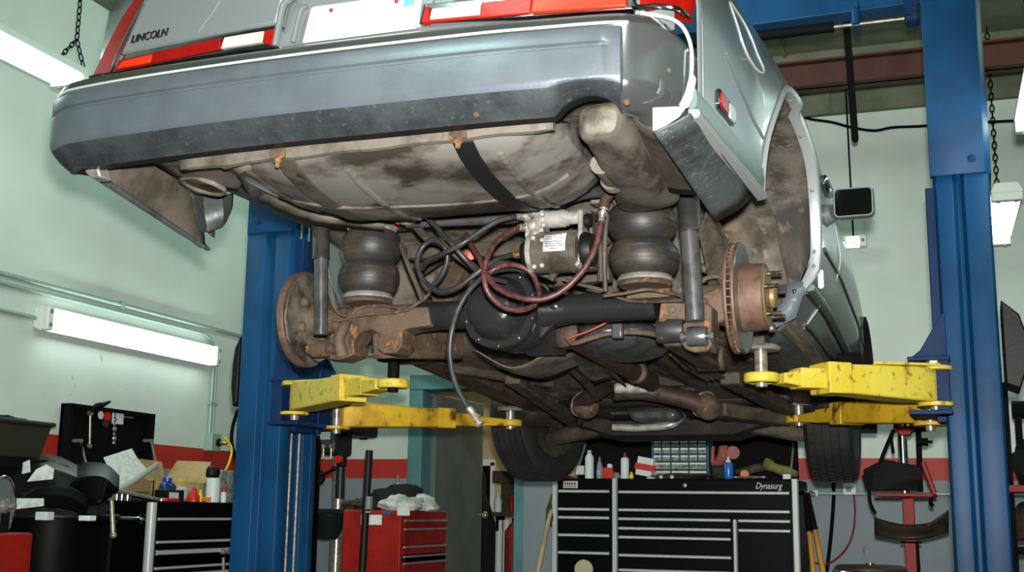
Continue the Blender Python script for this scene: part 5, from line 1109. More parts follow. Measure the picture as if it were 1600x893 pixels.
a,h,r=px2(344,353,787,762,x=-3.80); a.z=T_; bottle('spray_bottle',a,[(.001,0),(r,0),(r,h*.6),(r*.9,h*.66),(.001,h*.66)],m['whiteplastic'],'red and white small bottle beside the blue lift post','bottle',[('cap',[(r*.92,h*.62),(r*.9,h*.9),(r*.5,h),(.001,h)],m['red'])])
b=NB(); p=RT(343,778,-4.1); q=RT(380,736,-4.1)
box(b,(-4.28,p.y,T_),(-4.1,q.y,q.z)); place(single('parts_bin',b,m['drawerclear'],p,'clear plastic bin behind the small bottles','bin',bev=.006),p)
b=NB(); box(b,RT(315,776,-3.86),RT(330,783,-3.80)); c=RT(315,783,-3.82); place(single('tape_box',b,m['orange'],c,'flat orange and red box left of the white cylinder','box',bev=.003),c)
for i,(px,l) in enumerate(((182,'leftmost'),(190,'middle'),(199,'rightmost'))):
    c=RT(px,782,-3.82); c.z=T_; b=NB(); lathe(b,[(.001,0),(.018,0),(.018,.03),(.012,.03),(.012,.01),(.001,.01)],c,(0,0,1),14); place(single('socket',b,m['chrome'],c,l+' of the three chrome sockets on the cabinet edge','socket','chrome sockets'),c)
c=RT(182,765,-3.80); e=RT(252,781,-3.77); b=NB(); tube(b,[c,e],.009,10,sm=0); lathe(b,[(.016,-.010),(.02,-.006),(.02,.006),(.016,.010)],e,(0,0,1),16); place(single('ratchet',b,m['steel'],c,'long silver ratchet handle lying across the left cabinet','tool'),c)
# ---- heap of car parts over a black bin, near left ----
by=4.55; cB=V(R(78,850,y=by)); rB=.27
bn=thing('trash_barrel',(cB.x,cB.y,0),'glossy black barrel heaped with old car parts','barrel')
zt=R(80,806,y=by-.2)[2]
b=NB(); lathe(b,[(.001,0),(rB*.88,0),(rB*.93,.1),(rB,zt-.03),(rB+.02,zt-.03),(rB+.022,zt),(rB-.01,zt),(rB-.03,zt-.1),(.001,zt-.12)],(cB.x,cB.y,0),(0,0,1),40); rp(bn,'drum',b,m['black'],sharp=40)
b=NB(); lathe(b,[(rB+.021,zt-.01),(rB+.03,zt-.006),(rB+.03,zt+.006),(rB+.018,zt+.01)],(cB.x,cB.y,0),(0,0,1),40); rp(bn,'rim',b,m['blackplastic'])
def spx(name,rows,mat,label,cat,t=.006,n=5,sub=0):
    R0=[spline([R(px,py,y=y) for px,py,y in r],4) for r in rows]; out=[]
    for i in range(len(R0)-1):
        for k in range(n): out.append([R0[i][j].lerp(R0[i+1][j],k/n) for j in range(len(R0[0]))])
    out.append(R0[-1]); b=NB(); grid(b,out); c=out[0][0].copy(); return place(single(name,b,mat,c,label,cat,solid=t,sharp=50),c)
spx('fender_liner',[[(-12,706,4.5),(40,712,4.75),(85,712,4.9),(128,732,4.9)],[(-12,735,4.45),(40,732,4.5),(85,735,4.5),(125,750,4.55)],[(-12,790,4.4),(30,790,4.4),(80,795,4.4),(110,800,4.45)]],m['blackplastic'],'long curved dark plastic liner on top of the parts heap','car part')
spx('headlight_housing',[[(96,735,4.95),(130,722,4.95),(165,724,4.95),(187,742,4.95)],[(100,765,4.5),(130,745,4.45),(162,745,4.45),(186,765,4.5)],[(100,800,4.5),(128,790,4.4),(158,785,4.4),(176,775,4.5)]],m['black'],'glossy rounded black housing at the right of the parts heap','car part')
spx('bumper_fascia',[[(24,790,4.5),(60,762,4.3),(110,760,4.3),(140,778,4.4)],[(24,800,4.45),(60,775,4.25),(105,775,4.25),(138,792,4.35)],[(28,806,4.45),(60,792,4.3),(105,795,4.3),(135,806,4.4)]],m['blackmatte'],'matte black fascia piece in the middle of the parts heap','car part')
b=NB(); c=V(R(95,795,y=4.55)); lump(b,c,(.21,.18,.10),12,.4); lumpo=place(single('seat_cover',b,m['clothblack'],c,'black crumpled cover under the plastic parts heap','cover'),c)
b=NB(); c=V(R(50,758,y=4.65)); lump(b,c,(.17,.14,.13),15,.4); place(single('duct_housing',b,m['leather'],c,'dull brown plastic duct behind the papers on the heap','car part'),c)
for nm,pts,lab in (('paper',[(42,752,4.42),(56,733,4.42),(72,725,4.44),(84,732,4.44),(82,748,4.42)],'white crumpled paper on the upper part of the heap'),
                   ('paper',[(34,740,4.41),(36,722,4.43),(46,718,4.43),(47,737,4.41)],'small grey paper strip left of the crumpled white paper'),
                   ('paper',[(25,795,4.20),(26,778,4.22),(68,778,4.20),(68,790,4.20)],'pale folded paper sticking out under the black fascia')):
    b=NB(); P=[V(R(*p[:2],y=p[2])) for p in pts]; prism(b,P,(0,.003,0)); place(single(nm,b,m['paper'],P[0],lab,'paper'),P[0])
for px0,px1,py0,py1,lab in ((54,73,799,812,'white plastic box on the barrel rim'),(122,139,805,813,'flat white clip on the barrel rim at right')):
    p=V(R(px0,py1,y=4.24)); q=V(R(px1,py0,y=4.24)); b=NB(); box(b,p,(q.x,p.y+.05,q.z)); place(single('plastic_clip',b,m['whiteplastic'],p,lab,'clip',bev=.003),p)
c=V(R(174,775,y=4.5)); e=V(R(177,836,y=4.5)); b=NB(); tube(b,[c,e],[.010,.012],10,sm=0); ball(b,e,.016,1,1,.8,12); lathe(b,[(.02,-.01),(.02,.01)],c,(0,1,0),12); place(single('breaker_bar',b,m['steel'],c,'steel bar hanging down from the parts heap beside the cabinet','tool'),c)
c=V(R(128,730,y=4.9)); b=NB(); tube(b,[R(127,735,y=4.9),R(128,710,y=4.9),R(128,690,y=4.9)],.005,8,sm=0); place(single('thin_rod',b,m['blackmatte'],c,'thin upright rod rising from the parts heap','rod'),c)
# dark tub behind the heap, against the wall
c=V(R(30,700,x=-4.1)); tb=thing('storage_tub',tuple(c),'dark open tub standing high at the far left wall','tub')
y0,y1=RT(-40,690,-4.0).y,RT(74,690,-4.0).y; z0=RT(60,716,-4.0).z; z1=RT(40,656,-4.0).z
b=NB(); rows=[]
for z,k in ((z0,-.03),(z1-.02,0.),(z1-.02,.015),(z1,.015),(z1,-.01),(z0+.02,-.04)): rows.append([(-4.36,y0-k,z),(-3.98+k,y0-k,z),(-3.98+k,y1+k,z),(-4.36,y1+k,z)])
grid(b,rows,cv=True,caps=True); rp(tb,'bin',b,MT('dark_olive_plastic',(44,42,30),.6),bev=.01)
b=NB(); lump(b,((-4.17),(y0+y1)/2,z1-.02),(.17,(y1-y0)*.45,.05),9,.3); rp(tb,'black_liner',b,m['clothblack'])
sh=thing('bench',(-4.1,y0,0),'dark bench under the tub at the far left','bench'); b=NB(); box(b,(-4.38,y0-.1,z0-.05),(-4.0,y1+.02,z0-.004)); rp(sh,'bench_top',b,m['blackmatte'],bev=.004)
for yy in (y0-.07,y1-.02): 
    for xx in (-4.35,-4.03): b=NB(); box(b,(xx-.02,yy-.02,0),(xx+.02,yy+.02,z0-.05)); rp(sh,'leg',b,m['blackmatte'])
# polished wheel edge and red machine at the left frame edge
c=V(R(-8,790,y=3.9)); gw=thing('bench_grinder',tuple((c.x,c.y,0)),'red pedestal grinder with polished guard at the left picture edge','grinder')
b=NB(); lathe(b,[(.05,-.03),(.115,-.03),(.12,-.02),(.12,.02),(.115,.03),(.05,.03)],c,(1,.35,0),36); rp(gw,'wheel_guard',b,m['greyplastic'])
b=NB(); a_,u,w_=basis((1,.35,0)); tube(b,[c+a_*.03+(u*math.cos(t)+w_*math.sin(t))*.118 for t in [2*math.pi*k/36 for k in range(37)]],.006,8,sm=0); rp(gw,'guard_rim',b,m['chrome'],label='polished rim of the guard')
b=NB(); lathe(b,[(.02,-.06),(.03,-.05),(.03,.05),(.012,.06),(.012,.085)],c,(1,.35,0),16); rp(gw,'spindle',b,m['steel'])
b=NB(); zr=R(5,832,y=3.9)[2]; box(b,(c.x-.2,c.y-.10,0),(c.x+.085,c.y+.14,zr)); rp(gw,'pedestal',b,m['redpaint'],bev=.01)
b=NB(); box(b,(c.x-.03,c.y-.05,zr),(c.x+.03,c.y+.06,c.z-.02)); rp(gw,'bracket',b,m['blackplastic'],bev=.006)
# ================= back of the shop =================
# red tool chest
ky=6.35; kc=V(R(627,797,y=ky)); kx0=R(536,800,y=ky)[0]; kx1=kc.x; kz=kc.z; ky1=R(698,795,x=kx1)[1]
tc=thing('tool_chest',((kx0+kx1)/2,(ky+ky1)/2,0),'red drawer tool chest with rags on top, left of the open door','tool chest')
b=NB(); box(b,(kx0,ky,.1),(kx1,ky1,kz)); rp(tc,'cabinet',b,m['redpaint'],bev=.008)
zs=[R(660,q,x=kx1)[2] for q in (813,826,853,878)]+[.74,.6,.42]
for i,z_ in enumerate(zs):
    b=NB(); box(b,(kx1,ky+.03,zs[i+1]+.016 if i+1<len(zs) else .15),(kx1+.008,ky1-.025,z_+.008)); d=rp(tc,'drawer',b,m['redpaint'],bev=.002)
    b=NB(); prism(b,[(kx1+.006,ky+.03,z_-.006),(kx1+.02,ky+.03,z_-.003),(kx1+.02,ky+.03,z_+.006),(kx1+.006,ky+.03,z_+.008)],(0,ky1-ky-.055,0)); rp(d,'drawer_pull',b,m['brightmetal'])
b=NB(); p=V(R(564,819,y=ky)); q=V(R(597,804,y=ky)); box(b,(p.x,ky-.002,p.z),(q.x,ky,q.z)); rp(tc,'sticker',b,m['paper'],label='white sticker on the chest side')
b=NB(); p=V(R(598,803,y=ky)); q=V(R(611,797.5,y=ky)); box(b,(p.x,ky-.002,p.z),(q.x,ky,q.z)); rp(tc,'logo_plate',b,m['bluecab'])
for px,l in ((560,0),(690,1)): pass
for xx in (kx0+.05,kx1-.05):
    for yy in (ky+.06,ky1-.06):
        b=NB(); lathe(b,[(.001,-.018),(.05,-.018),(.05,.018),(.001,.018)],(xx,yy,.05),(1,0,0),18); rp(tc,'caster',b,m['blackplastic'])
def heap(name,px,py,s,seed,mat,label,cat,y,z=None,amp=.35):
    c=V(R(px,py,y=y)); 
    if z is not None: c.z=z+s[2]*.55
    b=NB(); lump(b,c,s,seed,amp); return place(single(name,b,mat,c,label,cat),c)
heap('shop_rag',628,788,(.13,.10,.055),2,m['cloth'],'white rag drooping over the front of the red chest','rag',ky+.12,kz)
heap('shop_rag',664,790,(.085,.07,.06),6,m['cloth'],'bright white rag at the right end of the red chest','rag',ky+.30,kz)
heap('jacket',625,775,(.20,.10,.10),11,m['clothblack'],'black bundled jacket behind the rags on the red chest','jacket',ky+.45,kz,.3)
heap('glove',560,793,(.10,.07,.04),21,m['leather'],'dark work glove at the left end of the red chest','glove',ky+.1,kz)
c=V(R(624,786,y=ky+.10)); b=NB(); p0=V(R(628,790,y=ky-.01)); box(b,(p0.x-.03,ky-.012,kz-.03),(p0.x+.05,ky-.004,kz+.02)); o=[q for q in bpy.data.objects if q.name=='shop_rag'][0]; mk('hanging_corner',b,m['cloth'],o,off=tuple(-x for x in o.location),bev=.004)
a,h,r=px2(614,628,776,741,y=ky+.5); bottle('funnel',a,[(.001,0),(r,0),(r*.9,h*.2),(r*.35,h*.6),(r*.25,h*.62)],m['whiteplastic'],'white funnel with green tip behind the black jacket','funnel',[('tip',[(r*.3,h*.6),(r*.22,h),(.001,h)],m['green'] if False else MT('green_plastic',(40,140,84),.4))])
# black pole before the chest
a=V(R(577,703,y=6.05)); jk=thing('jack_handle',(a.x,a.y,0),'tall black pole standing in front of the red chest','pole')
b=NB(); tube(b,[(a.x-.03,a.y,.12),(a.x,a.y,a.z)],.021,14,sm=0); rp(jk,'tube',b,m['blackplastic']); b=NB(); q=V(R(575.5,795,y=6.05)); tube(b,[q,q+V((.001,0,.07))],.0225,14,sm=0); tube(b,[q+V((0,0,-.02)),q+V((0,0,-.01))],.024,14,sm=0); rp(jk,'grip_ring',b,m['greyplastic'])
b=NB(); box(b,(a.x-.15,a.y-.12,0),(a.x+.1,a.y+.12,.13)); rp(jk,'jack_base',b,m['redjack'],bev=.02)
# gas cylinder
a=V(R(478,800,y=6.7)); zt=R(478,690,y=6.7)[2]; gcx=thing('gas_cylinder',(a.x,a.y,0),'tall dark gas cylinder right behind the left lift post','cylinder')
b=NB(); lathe(b,[(.001,0),(.10,0),(.105,.02),(.105,zt-.02),(.09,zt+.05),(.05,zt+.09),(.03,zt+.11),(.03,zt+.13)],(a.x-.03,a.y,0),(0,0,1),28); rp(gcx,'tank',b,m['black'],sharp=40)
b=NB(); lathe(b,[(.092,zt+.03),(.093,zt+.05),(.052,zt+.092),(.03,zt+.11)],(a.x-.03,a.y,.002),(0,0,1),28); rp(gcx,'shoulder',b,m['strip'])
b=NB(); lathe(b,[(.02,zt+.12),(.02,zt+.2),(.03,zt+.2),(.03,zt+.22)],(a.x-.03,a.y,0),(0,0,1),14); tube(b,[(a.x-.03,a.y,zt+.16),(a.x+.05,a.y,zt+.16)],.012,8,sm=0); rp(gcx,'valve',b,m['brass'])
# drill press
dy_=7.0
def D(px,py,y=dy_): return V(R(px,py,y=y))
c=D(510,700); dpz=thing('drill_press',(c.x,c.y,0),'dark green drill press with silver label beside the left lift post','drill press')
b=NB(); p0,p1=D(488,690),D(546,652); box(b,(p0.x,dy_-.02,p0.z+.05),(p1.x,dy_+.45,p1.z)); box(b,(D(498,0).x if False else D(500,690).x,dy_-.05,D(0,712).z),(D(530,690).x,dy_+.2,p0.z+.06)); rp(dpz,'head',b,m['green'],bev=.02)
b=NB(); box(b,(p0.x-.01,dy_-.0,p1.z-.03),(p1.x+.02,dy_+.5,p1.z+.07)); rp(dpz,'belt_cover',b,m['green'],bev=.03)
b=NB(); q0,q1=D(500,687),D(523,667); box(b,(q0.x,dy_-.056,q0.z),(q1.x,dy_-.05,q1.z)); rp(dpz,'name_plate',b,m['drill_label'],label='silver label plate')
b=NB(); 
for px in (507,519): cyl(b,D(px,697,dy_-.06),(0,-1,0),.014,.02,12); cyl(b,D(px,697,dy_-.06)+V((0,-.01,-.08)),(0,0,1),.008,.07,8)
rp(dpz,'depth_stop',b,m['steel'])
b=NB(); cyl(b,(D(520,760).x,dy_+.1,D(520,778).z),(0,0,1),.03,D(520,700).z-D(520,778).z,18); rp(dpz,'quill',b,m['green'])
b=NB(); cyl(b,D(531,717,dy_-.07),(0,-1,0),.024,.03,16); rp(dpz,'stop_button',b,m['red'],label='red stop button')
b=NB(); box(b,D(526,728,dy_-.07),D(543,706,dy_)); rp(dpz,'switch_box',b,m['blackplastic'],bev=.005)
b=NB(); cyl(b,(D(494,800).x,dy_+.3,0),(0,0,1),.045,D(494,700).z,20); rp(dpz,'column',b,m['steel'])
b=NB(); tz=D(0,795).z; prism(b,[(D(478,795).x,dy_-.10,tz),(D(568,795).x,dy_-.10,tz),(D(568,795).x,dy_+.25,tz),(D(478,795).x,dy_+.25,tz)],(0,0,.035)); lathe(b,[(.06,-.16),(.09,-.10),(.14,0)],(D(505,800).x,dy_+.08,tz),(0,0,1),20); rp(dpz,'table',b,m['green'],bev=.006)
b=NB(); box(b,(c.x-.22,dy_-.1,0),(c.x+.22,dy_+.45,.05)); rp(dpz,'base',b,m['green'],bev=.01)
b=NB(); lathe(b,[(.001,0),(.05,0),(.05,.03),(.001,.03)],D(498,745,dy_-.04),(0,-1,0),20); 
for k in range(3):
    an=k*2.1+.4; o=D(498,745,dy_-.06); tube(b,[o,o+V((.14*math.cos(an),-.04,.14*math.sin(an)))],.008,8,sm=0); ball(b,o+V((.14*math.cos(an),-.04,.14*math.sin(an))),.018,1,1,1,10)
rp(dpz,'feed_handle',b,m['blackplastic'])
b=NB(); p=V(R(568,683,y=7.98)); lump(b,p,(.035,.012,.03),5,.4); place(single('wall_hook',b,m['blackmatte'],p,'small black hook on the white back wall left of the door','hook'),p)
# things through the doorway
yq=9.6
def Q(px,py,y=yq): return V(R(px,py,y=y))
b=NB(); rows=[]
for t in range(9):
    z=Q(0,0).z; py=722+ (920-722)*t/8; w0=727+2*math.sin(t*1.3)-t*.2; w1=752+t*4.2+3*math.sin(t*2.1)
    r=[]
    for k in range(12):
        u=k/11; p=Q(w0+(w1-w0)*u,py); r.append((p.x,p.y-.07*math.sin(u*math.pi)-.02*math.sin(u*14+t*.5),p.z))
    rows.append(r)
grid(b,rows); p=Q(740,722); place(single('hanging_coat',b,m['clothblack'],p,'long black coat hanging inside the doorway','coat',solid=.03,sharp=60),p)
b=NB(); p=Q(772,722,10.4); box(b,(p.x-.035,10.4,0),(p.x+.0,10.44,p.z)); box(b,(Q(726,722,10.4).x,10.4,p.z-.03),(p.x,10.44,p.z+.03)); o=struct('trim_5',b,m['whiteplastic'])
b=NB(); box(b,(Q(724,722,10.42).x,10.46,0),(p.x-.03,10.50,p.z)); struct('door_2',b,m['blackmatte'])
ys2=9.4
s=thing('wall_shelf',tuple(Q(790,801,ys2)),'dark shelf with bottles seen through the doorway','shelf')
p0,p1=Q(768,806,ys2),Q(818,800,ys2); b=NB(); box(b,(p0.x,ys2,p0.z),(p1.x+.2,ys2+.25,p1.z)); p2=Q(768,735,ys2); box(b,(p0.x,ys2+.22,p0.z),(p1.x+.2,ys2+.25,p2.z)); box(b,(p0.x,ys2,p2.z-.1),(p1.x+.2,ys2+.25,p2.z)); rp(s,'shelf_board',b,m['leather'],bev=.004)
for q in (p0.x+.02,p1.x+.1): b=NB(); box(b,(q,ys2+.05,p0.z-.12),(q+.02,ys2+.22,p0.z)); rp(s,'shelf_bracket',b,m['blackmatte'])
for px0,px1,py0,mt,lab in ((772,784,770,'whiteplastic','white bottle at the left of the doorway shelf'),(796,803,772,'redpaint','slim red bottle in the middle of the doorway shelf'),(805,815,767,'greyplastic','grey bottle at the right of the doorway shelf')):
    a,h,r=px2(px0,px1,800,py0,y=ys2+.08); a.z=p1.z; bottle('bottle',a,[(.001,0),(r,0),(r,h*.65),(r*.4,h*.8),(r*.4,h),(.001,h)],m[mt],lab,'bottle')
b=NB(); a=Q(805,820,9.3); lathe(b,[(.001,0),(.085,0),(.085,a.z-.05),(.05,a.z),(.02,a.z+.03)],(a.x,a.y,0),(0,0,1),24); fe=single('fire_extinguisher',b,m['redjack'],(a.x,a.y,0),'red cylinder standing inside the doorway at right','extinguisher'); place(fe,(a.x,a.y,0))
b=NB(); box(b,(-.02,-.02,a.z+.02),(.06,.02,a.z+.06)); tube(b,[(.04,0,a.z+.04),(.09,-.03,a.z-.1),(.08,-.03,a.z-.4)],.012,8); mk('valve_handle',b,m['blackmatte'],fe)
for px,lab in ((780,'white pipe nearer the black coat inside the doorway'),(792,'second white pipe inside the doorway, beside the red cylinder')):
    b=NB(); a=Q(px,808,9.5); tube(b,[(a.x,a.y,0.0),(a.x,a.y,a.z-.02)],.03,14,sm=0); place(single('standpipe',b,m['whiteplastic'],(a.x,a.y,0),lab,'pipe'),(a.x,a.y,0))
b=NB(); p=Q(692,660,10.9); box(b,(p.x-.15,YB+2.96,p.z-.1),(p.x+.1,YB+3,p.z+.2)); place(single('wall_panel',b,m['greyplastic'],p,'grey panel on the far wall beyond the door','panel',bev=.004),p)
# ---- large black roll cabinet ----
ty=7.25; 
def TB(px,py,y=ty): return V(R(px,py,y=y))
tz=TB(1050,748).z; tx0=TB(864,800).x; tx1=TB(1248,800).x; xm=TB(960,800).x
rcab=thing('roll_cabinet',((tx0+tx1)/2,ty+.3,0),'large black roll cabinet with pale trim below the car','tool cabinet')
b=NB(); box(b,(tx0,ty,.12),(xm-.005,ty+.55,tz)); box(b,(xm+.005,ty,.12),(tx1,ty+.55,tz)); rp(rcab,'cabinet_body',b,m['black'],bev=.006)
def vstrip(p0,p1,z1,lab): 
    b=NB(); a=TB(p0,800).x; e=TB(p1,800).x; prism(b,[(a,ty,.12),(a+.006,ty-.022,.12),(e-.006,ty-.022,.12),(e,ty,.12)],(0,0,z1-.12)); rp(rcab,'corner_trim',b,m['strip'],bev=.003)
vstrip(863,872,tz+.004,''); vstrip(956.5,965.5,tz+.004,''); vstrip(1237.5,1249,tz+.004,''); vstrip(1144.5,1152,TB(1148,811).z,'')
def drawer(px0,px1,py,pyn):
    z0=TB((px0+px1)/2,pyn).z+.014 if pyn else .15; a,e=TB(px0,820).x,TB(px1,820).x; z=TB((px0+px1)/2,py).z
    b=NB(); box(b,(a,ty-.010,z0),(e,ty,z+.005)); d=rp(rcab,'drawer',b,m['black'],bev=.002)
    b=NB(); prism(b,[(a,ty-.008,z-.010),(a,ty-.026,z-.007),(a,ty-.026,z+.005),(a,ty-.008,z+.009)],(e-a,0,0)); rp(d,'drawer_pull',b,m['strip'])
L1=[767,795,808,835.5,863]
for i,q in enumerate(L1): drawer(874,953,q,L1[i+1] if i+1<len(L1) else None)
drawer(968,1235,769,797.5); drawer(968,1235,797.5,811)
L2=[811,826,840,868.5,892]
for i,q in enumerate(L2): drawer(968,1142,q,L2[i+1] if i+1<len(L2) else None)
drawer(1155,1235,813.5,828.5); drawer(1155,1235,828.5,None)
b=NB(); c=TB(913,889); lathe(b,[(.03,0),(.058,0),(.06,.003),(.058,.005),(.03,.005)],(c.x,ty-.010,c.z),(0,-1,0),36); bd=rp(rcab,'round_badge',b,m['cream'],label='round cream badge on the left drawers')
b=NB(); lathe(b,[(.001,0),(.032,0),(.032,.003),(.001,.003)],(c.x,ty-.010,c.z),(0,-1,0),24); rp(bd,'badge_centre',b,m['redjack'])
# small maker plate with unreadable print
b=NB(); p,q=TB(880,762),TB(903,751); box(b,(p.x,ty-.004,p.z),(q.x,ty,q.z)); mp_=rp(rcab,'maker_plate',b,m['strip'],bev=.003)
for row,(f0,f1,mt) in enumerate(((.45,.82,'redjack'),(.14,.34,'greyplastic'))):
    b=NB(); n=5 if row==0 else 7
    for k in range(n):
        x0=p.x+(q.x-p.x)*(.08+.84*k/n); x1=x0+(q.x-p.x)*.84/n*.7; box(b,(x0,ty-.0055,p.z+(q.z-p.z)*f0),(x1,ty-.004,p.z+(q.z-p.z)*f1))
    rp(mp_,'print',b,m[mt])
p,q=TB(1180,763),TB(1222,761)
L_=rcab.location; M4=frame4((p.x-L_[0],ty-.001-L_[1],p.z-L_[2]),(1,0,0.0),(0,0,1)); o=text('lettering','Dynasurg',.062,m['strip'],rcab,M4,.0008,.35); bpy.context.view_layer.update(); o.matrix_local=M4@Matrix.Diagonal(((q.x-p.x)/o.dimensions.x,.85,1,1))
b=NB(); c=TB(1070,757.5); lathe(b,[(.012,0),(.012,.006),(.004,.007)],(c.x,ty,c.z),(0,-1,0),16); rp(rcab,'lock',b,m['steel'])
b=NB(); c=TB(1254,769); tube(b,[(tx1,ty+.08,c.z),(tx1+.05,ty+.06,c.z),(tx1+.05,ty+.45,c.z),(tx1,ty+.43,c.z)],.012,10); rp(rcab,'side_handle',b,m['chrome'])
for xx in (tx0+.08,xm,tx1-.08):
    for yy in (.1,.45): b=NB(); lathe(b,[(.001,-.025),(.06,-.025),(.06,.025),(.001,.025)],(xx,ty+yy,.06),(1,0,0),20); rp(rcab,'caster',b,m['blackmatte'])
ly=7.86; lx0,lx1=R(909,700,y=ly)[0],R(1247,700,y=ly)[0]; lzz=R(940,681,y=ly)[2]
b=NB(); box(b,(lx0,ly-.02,tz),(lx1,ly,lzz)); 
for a_ in ((lx0,lx0+.02,tz,lzz),(lx1-.02,lx1,tz,lzz),(lx0,lx1,lzz-.02,lzz)): box(b,(a_[0],ly-.10,a_[2]),(a_[1],ly,a_[3]))
ld=rp(rcab,'open_lid',b,m['blackmatte'],bev=.003)
for px in (916,1240):
    b=NB(); p=V(R(px,690,y=ly-.05)); tube(b,[p,(p.x,ty+.3,tz+.01)],.007,8,sm=0); rp(ld,'gas_strut',b,m['steel'] if px>1000 else m['greyplastic'])
b=NB(); box(b,(tx0+.02,ty+.02,tz),(tx1-.02,ty+.52,tz+.003)); rp(rcab,'top_mat',b,m['blackmatte'])
# ---- on the roll cabinet ----
ya_=ty+.06
def tb(name,p0,p1,ytop,y,prof,mat,label,cat,caps=()):
    a,h,r=px2(p0,p1,748,ytop,y=y); a=V((a.x,y,tz+.004)); h=V(R((p0+p1)/2,ytop,y=y)).z-a.z
    return bottle(name,a,[(k*r,q*h) for k,q in prof],mat,label,cat,[(nm,[(k*r,q*h) for k,q in pr],mt) for nm,pr,mt in caps])
can=[(.001,0),(.96,0),(1,.02),(1,.74),(.9,.79),(.6,.82)]
tb('bottle',914,928,703,ya_+.22,[(.001,0),(1,0),(1,.70),(.92,.78),(.45,.88),(.4,.90)],m['whiteplastic'],'large white bottle at the left of the roll cabinet top','bottle',[('cap',[(.5,.89),(.5,1),(.001,1)],m['cream'])])
tb('bottle',932,942,713,ya_,[(.001,0),(1,0),(1,.5),(.8,.62),(.35,.85),(.25,1),(.001,1)],m['drawerclear'],'small clear tapered bottle left of the red can','bottle')
def tbx(name,p0,p1,pt,pb,y,dep,mat,label,cat,bev=.003,rot=0,group=None):
    p,q=V(R(p0,pb,y=y)),V(R(p1,pt,y=y)); b=NB(); h=q.z-p.z; w=q.x-p.x; box(b,(-w/2,0,0),(w/2,dep,h))
    if rot: bmesh.ops.rotate(b,cent=(0,0,0),matrix=Matrix.Rotation(math.radians(rot),3,'Y'),verts=b.verts)
    z0=min(v.co.z for v in b.verts) if rot else 0
    o=mk(name,b,mat,bev=bev); o.location=((p.x+q.x)/2,y,max(p.z,tz+.004)-z0); return tag(o,label,cat,group)
rcn=tbx('oil_can',940,957,731,748,ya_,.05,m['red'],'small red can with white cap on the roll cabinet','can')
b=NB(); lathe(b,[(.018,0),(.018,.02),(.012,.028),(.001,.028)],(.012,.025,V(R(950,731,y=ya_)).z-rcn.location.z),(0,0,1),14); mk('cap',b,m['whiteplastic'],rcn)
tb('spray_can',970,983,707,ya_+.02,can,m['whiteplastic'],'white spray can with red nozzle on the roll cabinet','spray can',[('nozzle',[(.4,.8),(.35,.9),(.28,.92),(.28,1),(.001,1)],m['redjack'])])
tb('spray_can',1131,1146,713,ya_+.0,[(.001,0),(.96,0),(1,.02),(1,.66),(.9,.72),(.6,.75)],m['bluecan'],'blue spray can in front of the black lid','spray can',[('nozzle',[(.55,.74),(.5,.85),(.25,.88),(.22,1),(.001,1)],m['whiteplastic'])])
tb('small_bottle',983.5,990,737,ya_-.02,[(.001,0),(1,0),(1,.5),(.5,.7),(.5,1),(.001,1)],m['yellowp'],'tiny yellow-capped bottle right of the white spray can','bottle')
tbx('carton',882,896,711,744,ya_+.2,.1,m['cream'],'beige carton at the left end of the roll cabinet','box',rot=8)
tbx('carton',897,912,727,741,ya_+.25,.1,m['whiteplastic'],'low white carton between beige carton and large bottle','box')
cb=tbx('parts_box',992,1017,716,745,ya_+.12,.09,m['whiteplastic'],'tilted white and red box left of the blue organiser','box',rot=10)
bb_=[v.co for v in cb.data.vertices]; b=NB(); w=max(v.x for v in bb_); box(b,(-w*.86,-.002,.035),(w*.92,.092,.075)); bmesh.ops.rotate(b,cent=(0,0,0),matrix=Matrix.Rotation(math.radians(10),3,'Y'),verts=b.verts); mk('red_band',b,m['red'],cb)
# organiser
oy=ya_+.18; o0,o1=V(R(1018,742,y=oy)),V(R(1107,683,y=oy)); 
og=thing('parts_organiser',((o0.x+o1.x)/2,oy,tz+.004),'blue small-parts organiser with clear drawers on the roll cabinet','organiser')
b=NB(); W=o1.x-o0.x; H=o1.z-(tz+.004); z0=tz+.004
box(b,(o0.x,oy,z0),(o0.x+.012,oy+.15,o1.z)); box(b,(o1.x-.012,oy,z0),(o1.x,oy+.15,o1.z)); box(b,(o0.x,oy,o1.z-.012),(o1.x,oy+.15,o1.z)); box(b,(o0.x,oy,z0),(o1.x,oy+.15,z0+.008)); box(b,(o0.x,oy+.14,z0),(o1.x,oy+.15,o1.z))
rowsH=[.19,.19,.19,.215,.215]; zz0=o1.z-.012; ih=H-.02
for r_,hh in enumerate(rowsH):
    zz1=zz0-ih*hh; box(b,(o0.x,oy+.004,zz1-.002),(o1.x,oy+.14,zz1+.002)); zz0=zz1
rp(og,'case',b,m['bluecab'],bev=.002)
zz0=o1.z-.012; iw=W-.024
for r_,hh in enumerate(rowsH):
    n=6 if r_<3 else 3; zz1=zz0-ih*hh
    for k in range(n):
        a=o0.x+.012+iw*k/n; e=o0.x+.012+iw*(k+1)/n
        b=NB(); box(b,(a+.003,oy-.002,zz1+.004),(e-.003,oy+.13,zz0-.004)); d=rp(og,'drawer',b,m['drawerclear'],bev=.002)
        b=NB(); box(b,(a+.006,oy-.010,zz0-.018),(e-.006,oy-.002,zz0-.008)); rp(d,'drawer_lip',b,m['whiteplastic'])
    zz0=zz1
